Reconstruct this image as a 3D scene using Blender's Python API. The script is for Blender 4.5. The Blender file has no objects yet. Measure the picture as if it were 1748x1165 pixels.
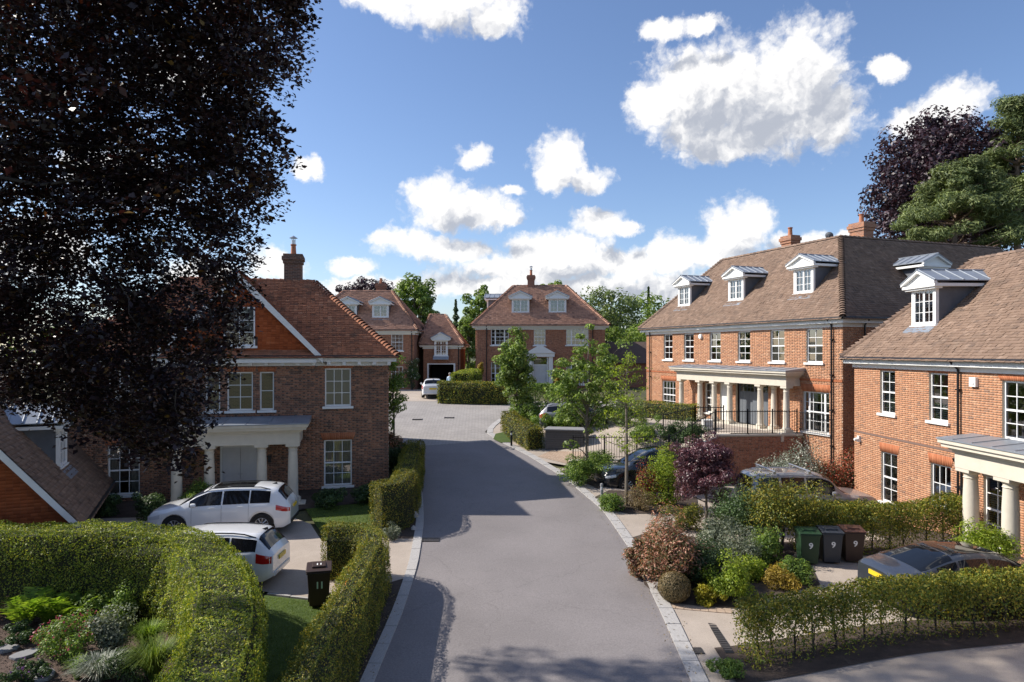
import bpy, math, random
import numpy as np
from mathutils import Vector, Matrix
from mathutils.geometry import delaunay_2d_cdt

random.seed(7)
RNG = np.random.default_rng(7)
R = math.radians
scene = bpy.context.scene
COL = scene.collection

# ------------------------------------------------------------------ camera
CAMZ, FPX, HX, HY = 6.7, 1165.0, 874.0, 599.0
cam = bpy.data.cameras.new("camera")
cam.sensor_width = 36.0
cam.lens = 24.0
cam.shift_y = 16.5 / 1748.0
cam.clip_end = 4000
camo = bpy.data.objects.new("camera", cam)
camo.location = (0, 0, CAMZ)
camo.rotation_euler = (R(90), 0, 0)
COL.objects.link(camo)
scene.camera = camo

# ------------------------------------------------------------------ exposure
scene.view_settings.view_transform = 'Standard'
scene.view_settings.look = 'None'
scene.view_settings.exposure = 0.43
scene.view_settings.gamma = 1.0
scene.view_settings.use_curve_mapping = False
scene.cycles.max_bounces = 6
scene.cycles.transparent_max_bounces = 8
scene.cycles.caustics_reflective = False
scene.cycles.caustics_refractive = False

# ------------------------------------------------------------------ sun
SUN_EL = R(38)
SUN_H = Vector((-0.98, 0.2, 0)).normalized()
sun = bpy.data.lights.new("sun", 'SUN')
sun.energy = 4.9
sun.angle = R(0.5)
sun.color = (1.0, 0.93, 0.83)
suno = bpy.data.objects.new("sun", sun)
ldir = Vector((-SUN_H.x * math.cos(SUN_EL), -SUN_H.y * math.cos(SUN_EL), -math.sin(SUN_EL)))
suno.rotation_euler = ldir.to_track_quat('-Z', 'Y').to_euler()
suno.location = (-30, 10, 40)
COL.objects.link(suno)

# ------------------------------------------------------------------ world: clear sky with cumulus
world = bpy.data.worlds.new("World")
scene.world = world
world.use_nodes = True
wn, wl = world.node_tree.nodes, world.node_tree.links
wn.clear()
CLOUDS = [  # azimuth/elevation lobes, measured on the photograph's focal length
    (1180,150,105,75),(1270,165,150,95),(1372,125,92,92),(1330,205,140,62),(1175,200,85,60),(1422,205,50,62),(1235,238,110,42),(1110,180,45,50),
    (1140,48,52,20),(1205,42,45,16),(1508,122,38,22),(1612,192,80,48),(1555,212,58,30),
    (760,0,130,48),(842,32,60,34),(640,2,60,20),(807,262,32,22),(960,275,55,46),(1006,302,46,26),(948,300,40,28),
    (752,335,66,40),(790,362,105,38),(852,376,44,20),(872,328,30,10),(690,412,58,26),(765,428,110,26),
    (950,428,110,38),(1022,378,50,28),(1070,385,28,14),(900,462,160,34),(1060,450,120,36),(1150,440,70,40),
    (1252,396,62,52),(1292,372,42,34),(1215,436,80,36),(1372,412,70,24),(1440,400,40,14),
    (468,450,62,34),(522,290,32,18),(600,462,46,18),(640,492,110,18),(800,492,160,22),(1010,492,160,26),(350,470,90,30),(1120,492,120,26),
    (200,300,120,60),(60,430,120,60),(300,120,90,40),(1860,330,90,50),(1960,120,120,60),
]
def cloud_group():
    g = bpy.data.node_groups.new("cloud_lobes", 'ShaderNodeTree')
    g.interface.new_socket("P", in_out='INPUT', socket_type='NodeSocketVector')
    g.interface.new_socket("F", in_out='OUTPUT', socket_type='NodeSocketFloat')
    n, l = g.nodes, g.links
    gi, go = n.new('NodeGroupInput'), n.new('NodeGroupOutput')
    prev = None
    for (px, py, rx, ry) in CLOUDS:
        az = math.atan((px - HX) / FPX)
        el = math.atan((HY - py) / FPX * math.cos(az))
        k = math.cos(az) ** 2
        m = n.new('ShaderNodeVectorMath'); m.operation = 'SUBTRACT'; m.inputs[1].default_value = (az, el, 0)
        l.new(gi.outputs[0], m.inputs[0])
        s = n.new('ShaderNodeVectorMath'); s.operation = 'MULTIPLY'
        s.inputs[1].default_value = (FPX / (rx * k), FPX / (ry * math.sqrt(k)), 0)
        l.new(m.outputs[0], s.inputs[0])
        q = n.new('ShaderNodeVectorMath'); q.operation = 'LENGTH'
        l.new(s.outputs[0], q.inputs[0])
        if prev is None:
            prev = q.outputs['Value']
        else:
            mm = n.new('ShaderNodeMath'); mm.operation = 'SMOOTH_MIN'; mm.inputs[2].default_value = 0.25
            l.new(prev, mm.inputs[0]); l.new(q.outputs['Value'], mm.inputs[1])
            prev = mm.outputs[0]
    o = n.new('ShaderNodeMath'); o.operation = 'SUBTRACT'; o.inputs[0].default_value = 1.0
    l.new(prev, o.inputs[1]); l.new(o.outputs[0], go.inputs[0])
    return g
def wmath(op, a, b=None, c=None, clamp=False):
    m = wn.new('ShaderNodeMath'); m.operation = op; m.use_clamp = clamp
    for i, v in enumerate((a, b, c)):
        if v is None: continue
        if isinstance(v, (int, float)): m.inputs[i].default_value = v
        else: wl.new(v, m.inputs[i])
    return m.outputs[0]
def wnoise(vec, scale, detail, rough):
    t = wn.new('ShaderNodeTexNoise'); t.noise_dimensions = '3D'
    t.inputs['Scale'].default_value = scale; t.inputs['Detail'].default_value = detail; t.inputs['Roughness'].default_value = rough
    wl.new(vec, t.inputs['Vector']); return t
sky = wn.new('ShaderNodeTexSky'); sky.sky_type = 'NISHITA'; sky.sun_disc = False
sky.sun_elevation = SUN_EL
sky.sun_rotation = math.atan2(SUN_H.x, SUN_H.y) % (2 * math.pi)
sky.altitude = 50; sky.air_density = 1.0; sky.dust_density = 0.5; sky.ozone_density = 3.0
tc = wn.new('ShaderNodeTexCoord')
sep = wn.new('ShaderNodeSeparateXYZ'); wl.new(tc.outputs['Generated'], sep.inputs[0])
az = wmath('ARCTAN2', sep.outputs[0], sep.outputs[1]); el = wmath('ARCSINE', sep.outputs[2])
cmb = wn.new('ShaderNodeCombineXYZ'); wl.new(az, cmb.inputs[0]); wl.new(el, cmb.inputs[1])
CG = cloud_group()
n1 = wnoise(cmb.outputs[0], 11.0, 6.0, 0.66)
d = wn.new('ShaderNodeVectorMath'); d.operation = 'SUBTRACT'; d.inputs[1].default_value = (0.5, 0.5, 0.5)
wl.new(n1.outputs['Color'], d.inputs[0])
sc = wn.new('ShaderNodeVectorMath'); sc.operation = 'MULTIPLY'; sc.inputs[1].default_value = (0.07, 0.055, 0)
wl.new(d.outputs[0], sc.inputs[0])
q = wn.new('ShaderNodeVectorMath'); q.operation = 'ADD'
wl.new(cmb.outputs[0], q.inputs[0]); wl.new(sc.outputs[0], q.inputs[1])
n2 = wnoise(cmb.outputs[0], 60.0, 4.0, 0.6)
n2s = wmath('SUBTRACT', n2.outputs['Fac'], 0.5)
def puffs(offset):
    """cauliflower billows"""
    p = wn.new('ShaderNodeVectorMath'); p.operation = 'ADD'; p.inputs[1].default_value = offset
    wl.new(q.outputs[0], p.inputs[0])
    v = wn.new('ShaderNodeTexVoronoi'); v.voronoi_dimensions = '2D'; v.feature = 'SMOOTH_F1'; v.inputs['Scale'].default_value = 26.0
    v.inputs['Detail'].default_value = 2.5; v.inputs['Roughness'].default_value = 0.6; v.inputs['Lacunarity'].default_value = 2.3; v.inputs['Smoothness'].default_value = 0.35
    wl.new(p.outputs[0], v.inputs['Vector'])
    return wmath('SUBTRACT', 0.62, v.outputs['Distance'])
V0 = puffs((0, 0, 0)); V1 = puffs((-0.006, 0.009, 0))
# the same fair-weather cumulus all round the sky, beyond what the lens takes in
n3 = wnoise(cmb.outputs[0], 3.2, 5.0, 0.55)
out = wmath('MAXIMUM', wmath('GREATER_THAN', wmath('ABSOLUTE', az), 0.78), wmath('GREATER_THAN', el, 0.52))
F2 = wmath('MULTIPLY', wmath('SUBTRACT', n3.outputs['Fac'], 0.57), 5.0)
F2 = wmath('ADD', wmath('MULTIPLY', F2, out), wmath('MULTIPLY', wmath('SUBTRACT', 1.0, out), -3.0))
def lobes(offset):
    p = wn.new('ShaderNodeVectorMath'); p.operation = 'ADD'; p.inputs[1].default_value = offset
    wl.new(q.outputs[0], p.inputs[0])
    gnode = wn.new('ShaderNodeGroup'); gnode.node_tree = CG; wl.new(p.outputs[0], gnode.inputs[0])
    return wmath('MAXIMUM', gnode.outputs[0], F2)
F0 = wmath('ADD', wmath('ADD', wmath('ADD', lobes((0, 0, 0)), 0.10), wmath('MULTIPLY', V0, 0.36)), wmath('MULTIPLY', n2s, 0.62))
F1 = lobes((-0.022, 0.042, 0))
alpha = wn.new('ShaderNodeMapRange'); alpha.interpolation_type = 'SMOOTHSTEP'
alpha.inputs['From Min'].default_value = -0.10; alpha.inputs['From Max'].default_value = 0.46
wl.new(F0, alpha.inputs['Value'])
up = wmath('GREATER_THAN', el, -0.02)
shade = wn.new('ShaderNodeMapRange'); shade.interpolation_type = 'SMOOTHSTEP'
shade.inputs['From Min'].default_value = 0.12; shade.inputs['From Max'].default_value = 0.95
wl.new(wmath('ADD', wmath('ADD', F1, wmath('MULTIPLY', wmath('SUBTRACT', V1, V0), 0.45)), wmath('MULTIPLY', n2s, 0.22)), shade.inputs['Value'])
cm = wn.new('ShaderNodeMixRGB'); cm.inputs[1].default_value = (1.0, 0.985, 0.97, 1); cm.inputs[2].default_value = (0.46, 0.49, 0.56, 1)
wl.new(shade.outputs[0], cm.inputs[0])
bg1 = wn.new('ShaderNodeBackground'); bg1.inputs[1].default_value = 0.112
bg2 = wn.new('ShaderNodeBackground'); bg2.inputs[1].default_value = 0.82
skb = wn.new('ShaderNodeVectorMath'); skb.operation = 'MULTIPLY'; skb.inputs[1].default_value = (1.0, 1.0, 1.09)
wl.new(sky.outputs[0], skb.inputs[0]); wl.new(skb.outputs[0], bg1.inputs[0]); wl.new(cm.outputs[0], bg2.inputs[0])
mx = wn.new('ShaderNodeMixShader')
wl.new(wmath('MULTIPLY', wmath('MULTIPLY', alpha.outputs[0], 0.97), up), mx.inputs[0])
wl.new(bg1.outputs[0], mx.inputs[1]); wl.new(bg2.outputs[0], mx.inputs[2])
world.cycles.sampling_method = 'MANUAL'; world.cycles.sample_map_resolution = 256
wo = wn.new('ShaderNodeOutputWorld'); wl.new(mx.outputs[0], wo.inputs[0])

# ------------------------------------------------------------------ materials
MATS = {}
def new_mat(name):
    m = bpy.data.materials.new(name); m.use_nodes = True
    MATS[name] = m
    return m, m.node_tree.nodes, m.node_tree.links
def principled(n):
    return n['Principled BSDF']
def mat(name, col, rough=0.6, var=0.12, scale=6.0, bump=0.0, bscale=60.0, metal=0.0, spec=0.4, coat=0.0, detail=5.0):
    m, n, l = new_mat(name); p = principled(n)
    p.inputs['Roughness'].default_value = rough; p.inputs['Metallic'].default_value = metal
    p.inputs['Specular IOR Level'].default_value = spec; p.inputs['Coat Weight'].default_value = coat
    p.inputs['Coat Roughness'].default_value = 0.03
    tcn = n.new('ShaderNodeTexCoord')
    t = n.new('ShaderNodeTexNoise'); t.inputs['Scale'].default_value = scale; t.inputs['Detail'].default_value = detail; t.inputs['Roughness'].default_value = 0.65
    l.new(tcn.outputs['Object'], t.inputs['Vector'])
    mix = n.new('ShaderNodeMixRGB')
    mix.inputs[1].default_value = tuple(max(0, c * (1 - var * 2)) for c in col) + (1,)
    mix.inputs[2].default_value = tuple(min(1, c * (1 + var * 2)) for c in col) + (1,)
    l.new(t.outputs['Fac'], mix.inputs[0]); l.new(mix.outputs[0], p.inputs['Base Color'])
    if bump > 0:
        t2 = n.new('ShaderNodeTexNoise'); t2.inputs['Scale'].default_value = bscale; t2.inputs['Detail'].default_value = 4
        l.new(tcn.outputs['Object'], t2.inputs['Vector'])
        b = n.new('ShaderNodeBump'); b.inputs['Strength'].default_value = bump; b.inputs['Distance'].default_value = 0.02
        l.new(t2.outputs['Fac'], b.inputs['Height']); l.new(b.outputs[0], p.inputs['Normal'])
    return m
def ramp(n, stops):
    r = n.new('ShaderNodeValToRGB'); e = r.color_ramp.elements
    while len(e) < len(stops): e.new(0.5)
    for i, (p, c) in enumerate(stops):
        e[i].position = p; e[i].color = tuple(c) + (1,)
    return r
def tone_mat(name, stops, rough=0.85, patch=0.25, pscale=0.7, moss=None):
    """clay pieces: one tone per piece (mesh attribute) and slow weathering patches"""
    m, n, l = new_mat(name); p = principled(n)
    p.inputs['Roughness'].default_value = rough; p.inputs['Specular IOR Level'].default_value = 0.25
    a = n.new('ShaderNodeAttribute'); a.attribute_name = 'tone'
    r = ramp(n, stops); l.new(a.outputs['Fac'], r.inputs[0])
    tcn = n.new('ShaderNodeTexCoord')
    t = n.new('ShaderNodeTexNoise'); t.inputs['Scale'].default_value = pscale; t.inputs['Detail'].default_value = 7; t.inputs['Roughness'].default_value = 0.7
    l.new(tcn.outputs['Object'], t.inputs['Vector'])
    mr = n.new('ShaderNodeMapRange'); mr.inputs['From Min'].default_value = 0.3; mr.inputs['From Max'].default_value = 0.7
    mr.inputs['To Min'].default_value = 1 - patch; mr.inputs['To Max'].default_value = 1 + patch
    l.new(t.outputs['Fac'], mr.inputs['Value'])
    mul = n.new('ShaderNodeVectorMath'); mul.operation = 'SCALE'
    l.new(r.outputs[0], mul.inputs[0]); l.new(mr.outputs[0], mul.inputs['Scale'])
    out = mul.outputs[0]
    if moss:
        t2 = n.new('ShaderNodeTexNoise'); t2.inputs['Scale'].default_value = 1.6; t2.inputs['Detail'].default_value = 8; t2.inputs['Roughness'].default_value = 0.75
        l.new(tcn.outputs['Object'], t2.inputs['Vector'])
        mr2 = n.new('ShaderNodeMapRange'); mr2.inputs['From Min'].default_value = 0.52; mr2.inputs['From Max'].default_value = 0.68
        mr2.inputs['To Max'].default_value = 0.75
        l.new(t2.outputs['Fac'], mr2.inputs['Value'])
        mm = n.new('ShaderNodeMixRGB'); mm.inputs[2].default_value = tuple(moss) + (1,)
        l.new(mr2.outputs[0], mm.inputs[0]); l.new(out, mm.inputs[1]); out = mm.outputs[0]
    l.new(out, p.inputs['Base Color'])
    t3 = n.new('ShaderNodeTexNoise'); t3.inputs['Scale'].default_value = 55; t3.inputs['Detail'].default_value = 3
    l.new(tcn.outputs['Object'], t3.inputs['Vector'])
    b = n.new('ShaderNodeBump'); b.inputs['Strength'].default_value = 0.25; b.inputs['Distance'].default_value = 0.01
    l.new(t3.outputs['Fac'], b.inputs['Height']); l.new(b.outputs[0], p.inputs['Normal'])
    return m
def brick_tex(name, c1, c2, mortar, bw=0.225, bh=0.075):
    m, n, l = new_mat(name); p = principled(n); p.inputs['Roughness'].default_value = 0.9
    tcn = n.new('ShaderNodeTexCoord'); s = n.new('ShaderNodeSeparateXYZ'); l.new(tcn.outputs['Object'], s.inputs[0])
    ad = n.new('ShaderNodeMath'); ad.operation = 'ADD'; l.new(s.outputs[0], ad.inputs[0]); l.new(s.outputs[1], ad.inputs[1])
    c = n.new('ShaderNodeCombineXYZ'); l.new(ad.outputs[0], c.inputs[0]); l.new(s.outputs[2], c.inputs[1])
    b = n.new('ShaderNodeTexBrick'); b.inputs['Scale'].default_value = 1.0
    b.inputs['Brick Width'].default_value = bw; b.inputs['Row Height'].default_value = bh; b.inputs['Mortar Size'].default_value = 0.006
    b.inputs['Color1'].default_value = tuple(c1) + (1,); b.inputs['Color2'].default_value = tuple(c2) + (1,); b.inputs['Mortar'].default_value = tuple(mortar) + (1,)
    l.new(c.outputs[0], b.inputs['Vector']); l.new(b.outputs[0], p.inputs['Base Color'])
    return m
def leaf_mat(name, stops, trans=0.35, tint=(1.15, 1.2, 0.6), rough=0.5, spec=0.35, pscale=1.2, patch=0.3):
    m, n, l = new_mat(name); p = principled(n)
    p.inputs['Roughness'].default_value = rough; p.inputs['Specular IOR Level'].default_value = spec
    g = n.new('ShaderNodeNewGeometry'); r = ramp(n, stops); l.new(g.outputs['Random Per Island'], r.inputs[0])
    tcn = n.new('ShaderNodeTexCoord'); t = n.new('ShaderNodeTexNoise'); t.inputs['Scale'].default_value = pscale; t.inputs['Detail'].default_value = 3
    l.new(tcn.outputs['Object'], t.inputs['Vector'])
    mr = n.new('ShaderNodeMapRange'); mr.inputs['From Min'].default_value = 0.3; mr.inputs['From Max'].default_value = 0.7
    mr.inputs['To Min'].default_value = 1 - patch; mr.inputs['To Max'].default_value = 1 + patch
    l.new(t.outputs['Fac'], mr.inputs['Value'])
    mul = n.new('ShaderNodeVectorMath'); mul.operation = 'SCALE'; l.new(r.outputs[0], mul.inputs[0]); l.new(mr.outputs[0], mul.inputs['Scale'])
    l.new(mul.outputs[0], p.inputs['Base Color'])
    tr = n.new('ShaderNodeBsdfTranslucent')
    tm = n.new('ShaderNodeVectorMath'); tm.operation = 'MULTIPLY'; tm.inputs[1].default_value = tint
    l.new(mul.outputs[0], tm.inputs[0]); l.new(tm.outputs[0], tr.inputs[0])
    ms = n.new('ShaderNodeMixShader'); ms.inputs[0].default_value = trans
    l.new(p.outputs[0], ms.inputs[1]); l.new(tr.outputs[0], ms.inputs[2])
    l.new(ms.outputs[0], n['Material Output'].inputs[0])
    return m
def glass_mat(name, tint=0.8):
    m, n, l = new_mat(name); n.remove(principled(n))
    f = n.new('ShaderNodeFresnel'); f.inputs[0].default_value = 1.6
    tr = n.new('ShaderNodeBsdfTransparent'); tr.inputs[0].default_value = (tint, tint * 1.02, tint, 1)
    gl = n.new('ShaderNodeBsdfGlossy'); gl.inputs['Roughness'].default_value = 0.02
    ms = n.new('ShaderNodeMixShader'); ad = n.new('ShaderNodeMath'); ad.operation = 'ADD'; ad.inputs[1].default_value = 0.2; ad.use_clamp = True; l.new(f.outputs[0], ad.inputs[0]); l.new(ad.outputs[0], ms.inputs[0]); l.new(tr.outputs[0], ms.inputs[1]); l.new(gl.outputs[0], ms.inputs[2])
    l.new(ms.outputs[0], n['Material Output'].inputs[0]); return m

# clay, stone, paint
tone_mat('brick_orange', [(0, (.20, .13, .105)), (.18, (.34, .175, .105)), (.45, (.44, .205, .110)), (.8, (.51, .255, .14)), (1, (.57, .33, .20))], patch=0.10)
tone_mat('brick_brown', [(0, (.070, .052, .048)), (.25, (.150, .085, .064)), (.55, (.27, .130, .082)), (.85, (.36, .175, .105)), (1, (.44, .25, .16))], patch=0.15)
tone_mat('brick_red', [(0, (.16, .085, .065)), (.3, (.31, .13, .078)), (.7, (.42, .18, .105)), (1, (.48, .24, .15))], patch=0.12)
tone_mat('brick_rubbed', [(0, (.38, .13, .06)), (1, (.50, .20, .10))], patch=0.06)
tone_mat('tile_red', [(0, (.16, .085, .06)), (.3, (.30, .125, .072)), (.7, (.40, .165, .09)), (1, (.50, .25, .15))], patch=0.22, moss=(.10, .080, .058))
tone_mat('tile_brown', [(0, (.135, .098, .080)), (.35, (.205, .138, .102)), (.7, (.245, .168, .124)), (1, (.31, .22, .168))], patch=0.12, moss=(.15, .112, .088))
tone_mat('tile_rust', [(0, (.19, .115, .09)), (.35, (.38, .21, .145)), (.7, (.48, .265, .18)), (1, (.56, .33, .24))], patch=0.16)
tone_mat('tile_hung', [(0, (.28, .075, .032)), (.4, (.40, .105, .040)), (.8, (.47, .135, .055)), (1, (.52, .18, .08))], patch=0.08)
brick_tex('brick_plain_orange', (.40, .165, .08), (.25, .11, .07), (.40, .33, .26))
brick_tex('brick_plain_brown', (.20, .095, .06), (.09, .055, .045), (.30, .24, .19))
brick_tex('brick_plain_red', (.32, .13, .075), (.22, .09, .06), (.33, .25, .19))
mat('mortar_light', (.52, .44, .35), .95, .10, 9)
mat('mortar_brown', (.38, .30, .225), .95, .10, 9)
mat('roof_underlay', (.12, .085, .07), .9, .15, 3)
mat('white_paint', (.80, .80, .78), .45, .03, 3)
mat('white_frame', (.82, .82, .81), .35, .02, 5)
mat('stone', (.60, .55, .46), .8, .07, 4, bump=0.15, bscale=40)
mat('lead', (.30, .33, .37), .42, .15, 2.2, metal=0.35, bump=0.1, bscale=12)
mat('lead_dark', (.13, .14, .16), .55, .2, 2.2, metal=0.2)
mat('black_metal', (.012, .012, .014), .4, .1, 8)
mat('door_grey', (.58, .585, .60), .4, .04, 3)
mat('garage_grey', (.13, .145, .165), .45, .05, 3)
mat('curtain', (.62, .60, .56), .9, .08, 14)
mat('blind_grey', (.42, .42, .43), .9, .05, 10)
mat('indoor_shade', (.03, .03, .032), .9, .1, 2)  # near-black colour stands for the shade indoors
mat('terracotta', (.42, .17, .09), .8, .12, 8)
glass_mat('glass', .78)
# ground
def ground_mat(name, c1, c2, s1=1.2, fine=220, bump=0.3, rough=0.9, c3=None):
    m, n, l = new_mat(name); p = principled(n); p.inputs['Roughness'].default_value = rough; p.inputs['Specular IOR Level'].default_value = .3
    tcn = n.new('ShaderNodeTexCoord')
    t = n.new('ShaderNodeTexNoise'); t.inputs['Scale'].default_value = s1; t.inputs['Detail'].default_value = 8; t.inputs['Roughness'].default_value = .7
    l.new(tcn.outputs['Object'], t.inputs['Vector'])
    f = n.new('ShaderNodeTexNoise'); f.inputs['Scale'].default_value = fine; f.inputs['Detail'].default_value = 2
    l.new(tcn.outputs['Object'], f.inputs['Vector'])
    r = ramp(n, [(.32, c1), (.68, c2)] + ([(.8, c3)] if c3 else [])); l.new(t.outputs['Fac'], r.inputs[0])
    mr = n.new('ShaderNodeMapRange'); mr.inputs['From Min'].default_value = .25; mr.inputs['From Max'].default_value = .75
    mr.inputs['To Min'].default_value = .62; mr.inputs['To Max'].default_value = 1.38; l.new(f.outputs['Fac'], mr.inputs['Value'])
    s = n.new('ShaderNodeVectorMath'); s.operation = 'SCALE'; l.new(r.outputs[0], s.inputs[0]); l.new(mr.outputs[0], s.inputs['Scale'])
    l.new(s.outputs[0], p.inputs['Base Color'])
    b = n.new('ShaderNodeBump'); b.inputs['Strength'].default_value = bump; b.inputs['Distance'].default_value = .01
    l.new(f.outputs['Fac'], b.inputs['Height']); l.new(b.outputs[0], p.inputs['Normal'])
    return m
def road_mat(name):
    m, n, l = new_mat(name); p = principled(n); p.inputs['Roughness'].default_value = .88; p.inputs['Specular IOR Level'].default_value = .3
    tcn = n.new('ShaderNodeTexCoord')
    def nz(sc_, det, rg=.6):
        t = n.new('ShaderNodeTexNoise'); t.inputs['Scale'].default_value = sc_; t.inputs['Detail'].default_value = det; t.inputs['Roughness'].default_value = rg
        l.new(tcn.outputs['Object'], t.inputs['Vector']); return t.outputs['Fac']
    def mr(v, a, b, c, d):
        q = n.new('ShaderNodeMapRange'); q.inputs['From Min'].default_value = a; q.inputs['From Max'].default_value = b; q.inputs['To Min'].default_value = c; q.inputs['To Max'].default_value = d
        l.new(v, q.inputs['Value']); return q.outputs[0]
    def mul(a, b):
        q = n.new('ShaderNodeMath'); q.operation = 'MULTIPLY'; l.new(a, q.inputs[0]); l.new(b, q.inputs[1]); return q.outputs[0]
    grit = nz(26, 5, .75); f = mul(mr(nz(.35, 6), .3, .7, .88, 1.12), mr(grit, .25, .75, .70, 1.30))
    f = mul(f, mr(nz(2.2, 8, .72), .66, .74, 1.0, .82))
    # scattered fine cracks and repaired seams
    v = n.new('ShaderNodeTexVoronoi'); v.feature = 'DISTANCE_TO_EDGE'; v.inputs['Scale'].default_value = .16
    w = n.new('ShaderNodeVectorMath'); w.operation = 'ADD'; nn = n.new('ShaderNodeTexNoise'); nn.inputs['Scale'].default_value = 1.4; nn.inputs['Detail'].default_value = 5
    l.new(tcn.outputs['Object'], nn.inputs['Vector']); l.new(tcn.outputs['Object'], w.inputs[0]); l.new(nn.outputs['Color'], w.inputs[1]); l.new(w.outputs[0], v.inputs['Vector'])
    f = mul(f, mr(v.outputs['Distance'], 0.0, .004, .86, 1.0))
    sc_ = n.new('ShaderNodeVectorMath'); sc_.operation = 'SCALE'; sc_.inputs[0].default_value = (.222, .203, .200); l.new(f, sc_.inputs['Scale']); l.new(sc_.outputs[0], p.inputs['Base Color'])
    b = n.new('ShaderNodeBump'); b.inputs['Strength'].default_value = .4; b.inputs['Distance'].default_value = .012; l.new(grit, b.inputs['Height']); l.new(b.outputs[0], p.inputs['Normal'])
road_mat('asphalt')
ground_mat('resin_drive', (.36, .305, .255), (.45, .385, .325), .8, 150)
ground_mat('soil', (.045, .034, .028), (.10, .075, .06), 3, 60, .6)
ground_mat('bark', (.045, .03, .024), (.14, .095, .075), 8, 45, .9)
ground_mat('lawn_base', (.05, .085, .018), (.085, .125, .026), 3, 160, .5)
ground_mat('earth', (.06, .065, .03), (.11, .10, .05), .4, 20, .4)
ground_mat('granite', (.36, .345, .33), (.47, .455, .44), 6, 200, .15)
def paving_mat(name, c1, c2, mortar, bw, bh, rot=0.6):
    m, n, l = new_mat(name); p = principled(n); p.inputs['Roughness'].default_value = .9
    tcn = n.new('ShaderNodeTexCoord'); mp = n.new('ShaderNodeMapping'); mp.inputs['Rotation'].default_value = (0, 0, rot)
    l.new(tcn.outputs['Object'], mp.inputs[0])
    b = n.new('ShaderNodeTexBrick'); b.inputs['Scale'].default_value = 1; b.inputs['Brick Width'].default_value = bw; b.inputs['Row Height'].default_value = bh
    b.inputs['Mortar Size'].default_value = .012; b.inputs['Bias'].default_value = -.1
    b.inputs['Color1'].default_value = tuple(c1) + (1,); b.inputs['Color2'].default_value = tuple(c2) + (1,); b.inputs['Mortar'].default_value = tuple(mortar) + (1,)
    l.new(mp.outputs[0], b.inputs['Vector'])
    t = n.new('ShaderNodeTexNoise'); t.inputs['Scale'].default_value = .6; t.inputs['Detail'].default_value = 6; l.new(tcn.outputs['Object'], t.inputs['Vector'])
    mr = n.new('ShaderNodeMapRange'); mr.inputs['To Min'].default_value = .75; mr.inputs['To Max'].default_value = 1.25; l.new(t.outputs['Fac'], mr.inputs['Value'])
    s = n.new('ShaderNodeVectorMath'); s.operation = 'SCALE'; l.new(b.outputs[0], s.inputs[0]); l.new(mr.outputs[0], s.inputs['Scale'])
    l.new(s.outputs[0], p.inputs['Base Color'])
    bm = n.new('ShaderNodeBump'); bm.inputs['Strength'].default_value = .5; bm.inputs['Distance'].default_value = .01; bm.invert = True
    l.new(b.outputs['Fac'], bm.inputs['Height']); l.new(bm.outputs[0], p.inputs['Normal'])
    return m
paving_mat('plaza_blocks', (.34, .315, .295), (.29, .27, .255), (.22, .205, .195), .24, .16)
paving_mat('warm_blocks', (.46, .34, .25), (.36, .25, .18), (.26, .2, .15), .21, .105, 1.2)
mat('sett_stone', (.42, .32, .24), .9, .15, 3)
# leaves
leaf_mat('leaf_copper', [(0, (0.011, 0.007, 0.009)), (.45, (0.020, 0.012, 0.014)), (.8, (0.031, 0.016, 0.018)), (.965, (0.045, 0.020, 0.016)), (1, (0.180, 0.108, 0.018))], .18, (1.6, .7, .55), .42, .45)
leaf_mat('leaf_copper_far', [(0, (0.024, 0.018, 0.027)), (.6, (0.054, 0.033, 0.045)), (1, (0.090, 0.051, 0.063))], .15, (1.4, .8, .8), .45, .4)
leaf_mat('leaf_hedge', [(0, (0.081, 0.128, 0.024)), (.45, (0.202, 0.268, 0.038)), (.8, (0.349, 0.384, 0.048)), (1, (0.564, 0.512, 0.077))], .35, (1.2, 1.2, .45), .5, .3)
leaf_mat('leaf_yew', [(0, (0.059, 0.096, 0.024)), (.4, (0.148, 0.194, 0.034)), (.75, (0.296, 0.296, 0.043)), (1, (0.511, 0.388, 0.072))], .3, (1.25, 1.15, .45), .5, .3)
leaf_mat('leaf_amber_yew', [(0, (0.048, 0.077, 0.020)), (.4, (0.120, 0.163, 0.031)), (.72, (0.262, 0.251, 0.034)), (1, (.36, .29, .05))], .3, (1.3, 1.1, .4), .5, .3)
leaf_mat('leaf_green', [(0, (0.073, 0.132, 0.031)), (.5, (0.157, 0.253, 0.048)), (1, (0.303, 0.396, 0.077))], .35)
leaf_mat('leaf_dark', [(0, (0.032, 0.063, 0.025)), (.6, (0.068, 0.117, 0.040)), (1, (0.117, 0.180, 0.054))], .25)
leaf_mat('leaf_tree', [(0, (0.086, 0.138, 0.034)), (.5, (0.177, 0.264, 0.053)), (1, (0.306, 0.379, 0.096))], .35, patch=.35, pscale=.5)
leaf_mat('leaf_pale', [(0, (0.096, 0.136, 0.056)), (.5, (0.168, 0.224, 0.088)), (1, (0.272, 0.320, 0.136))], .35, patch=.3, pscale=.5)
leaf_mat('leaf_pine', [(0, (0.070, 0.101, 0.039)), (.5, (0.139, 0.179, 0.065)), (1, (0.243, 0.280, 0.097))], .2, rough=.6, pscale=.6)
leaf_mat('leaf_yellow', [(0, (0.176, 0.176, 0.013)), (.5, (0.352, 0.319, 0.024)), (1, (0.550, 0.462, 0.055))], .35, (1.1, 1.1, .5))
leaf_mat('leaf_lime', [(0, (0.126, 0.196, 0.020)), (.5, (0.252, 0.350, 0.031)), (1, (0.420, 0.476, 0.056))], .4)
leaf_mat('leaf_golden', [(0, (0.168, 0.120, 0.024)), (.5, (0.396, 0.264, 0.042)), (1, (0.600, 0.456, 0.084))], .35)
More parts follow.
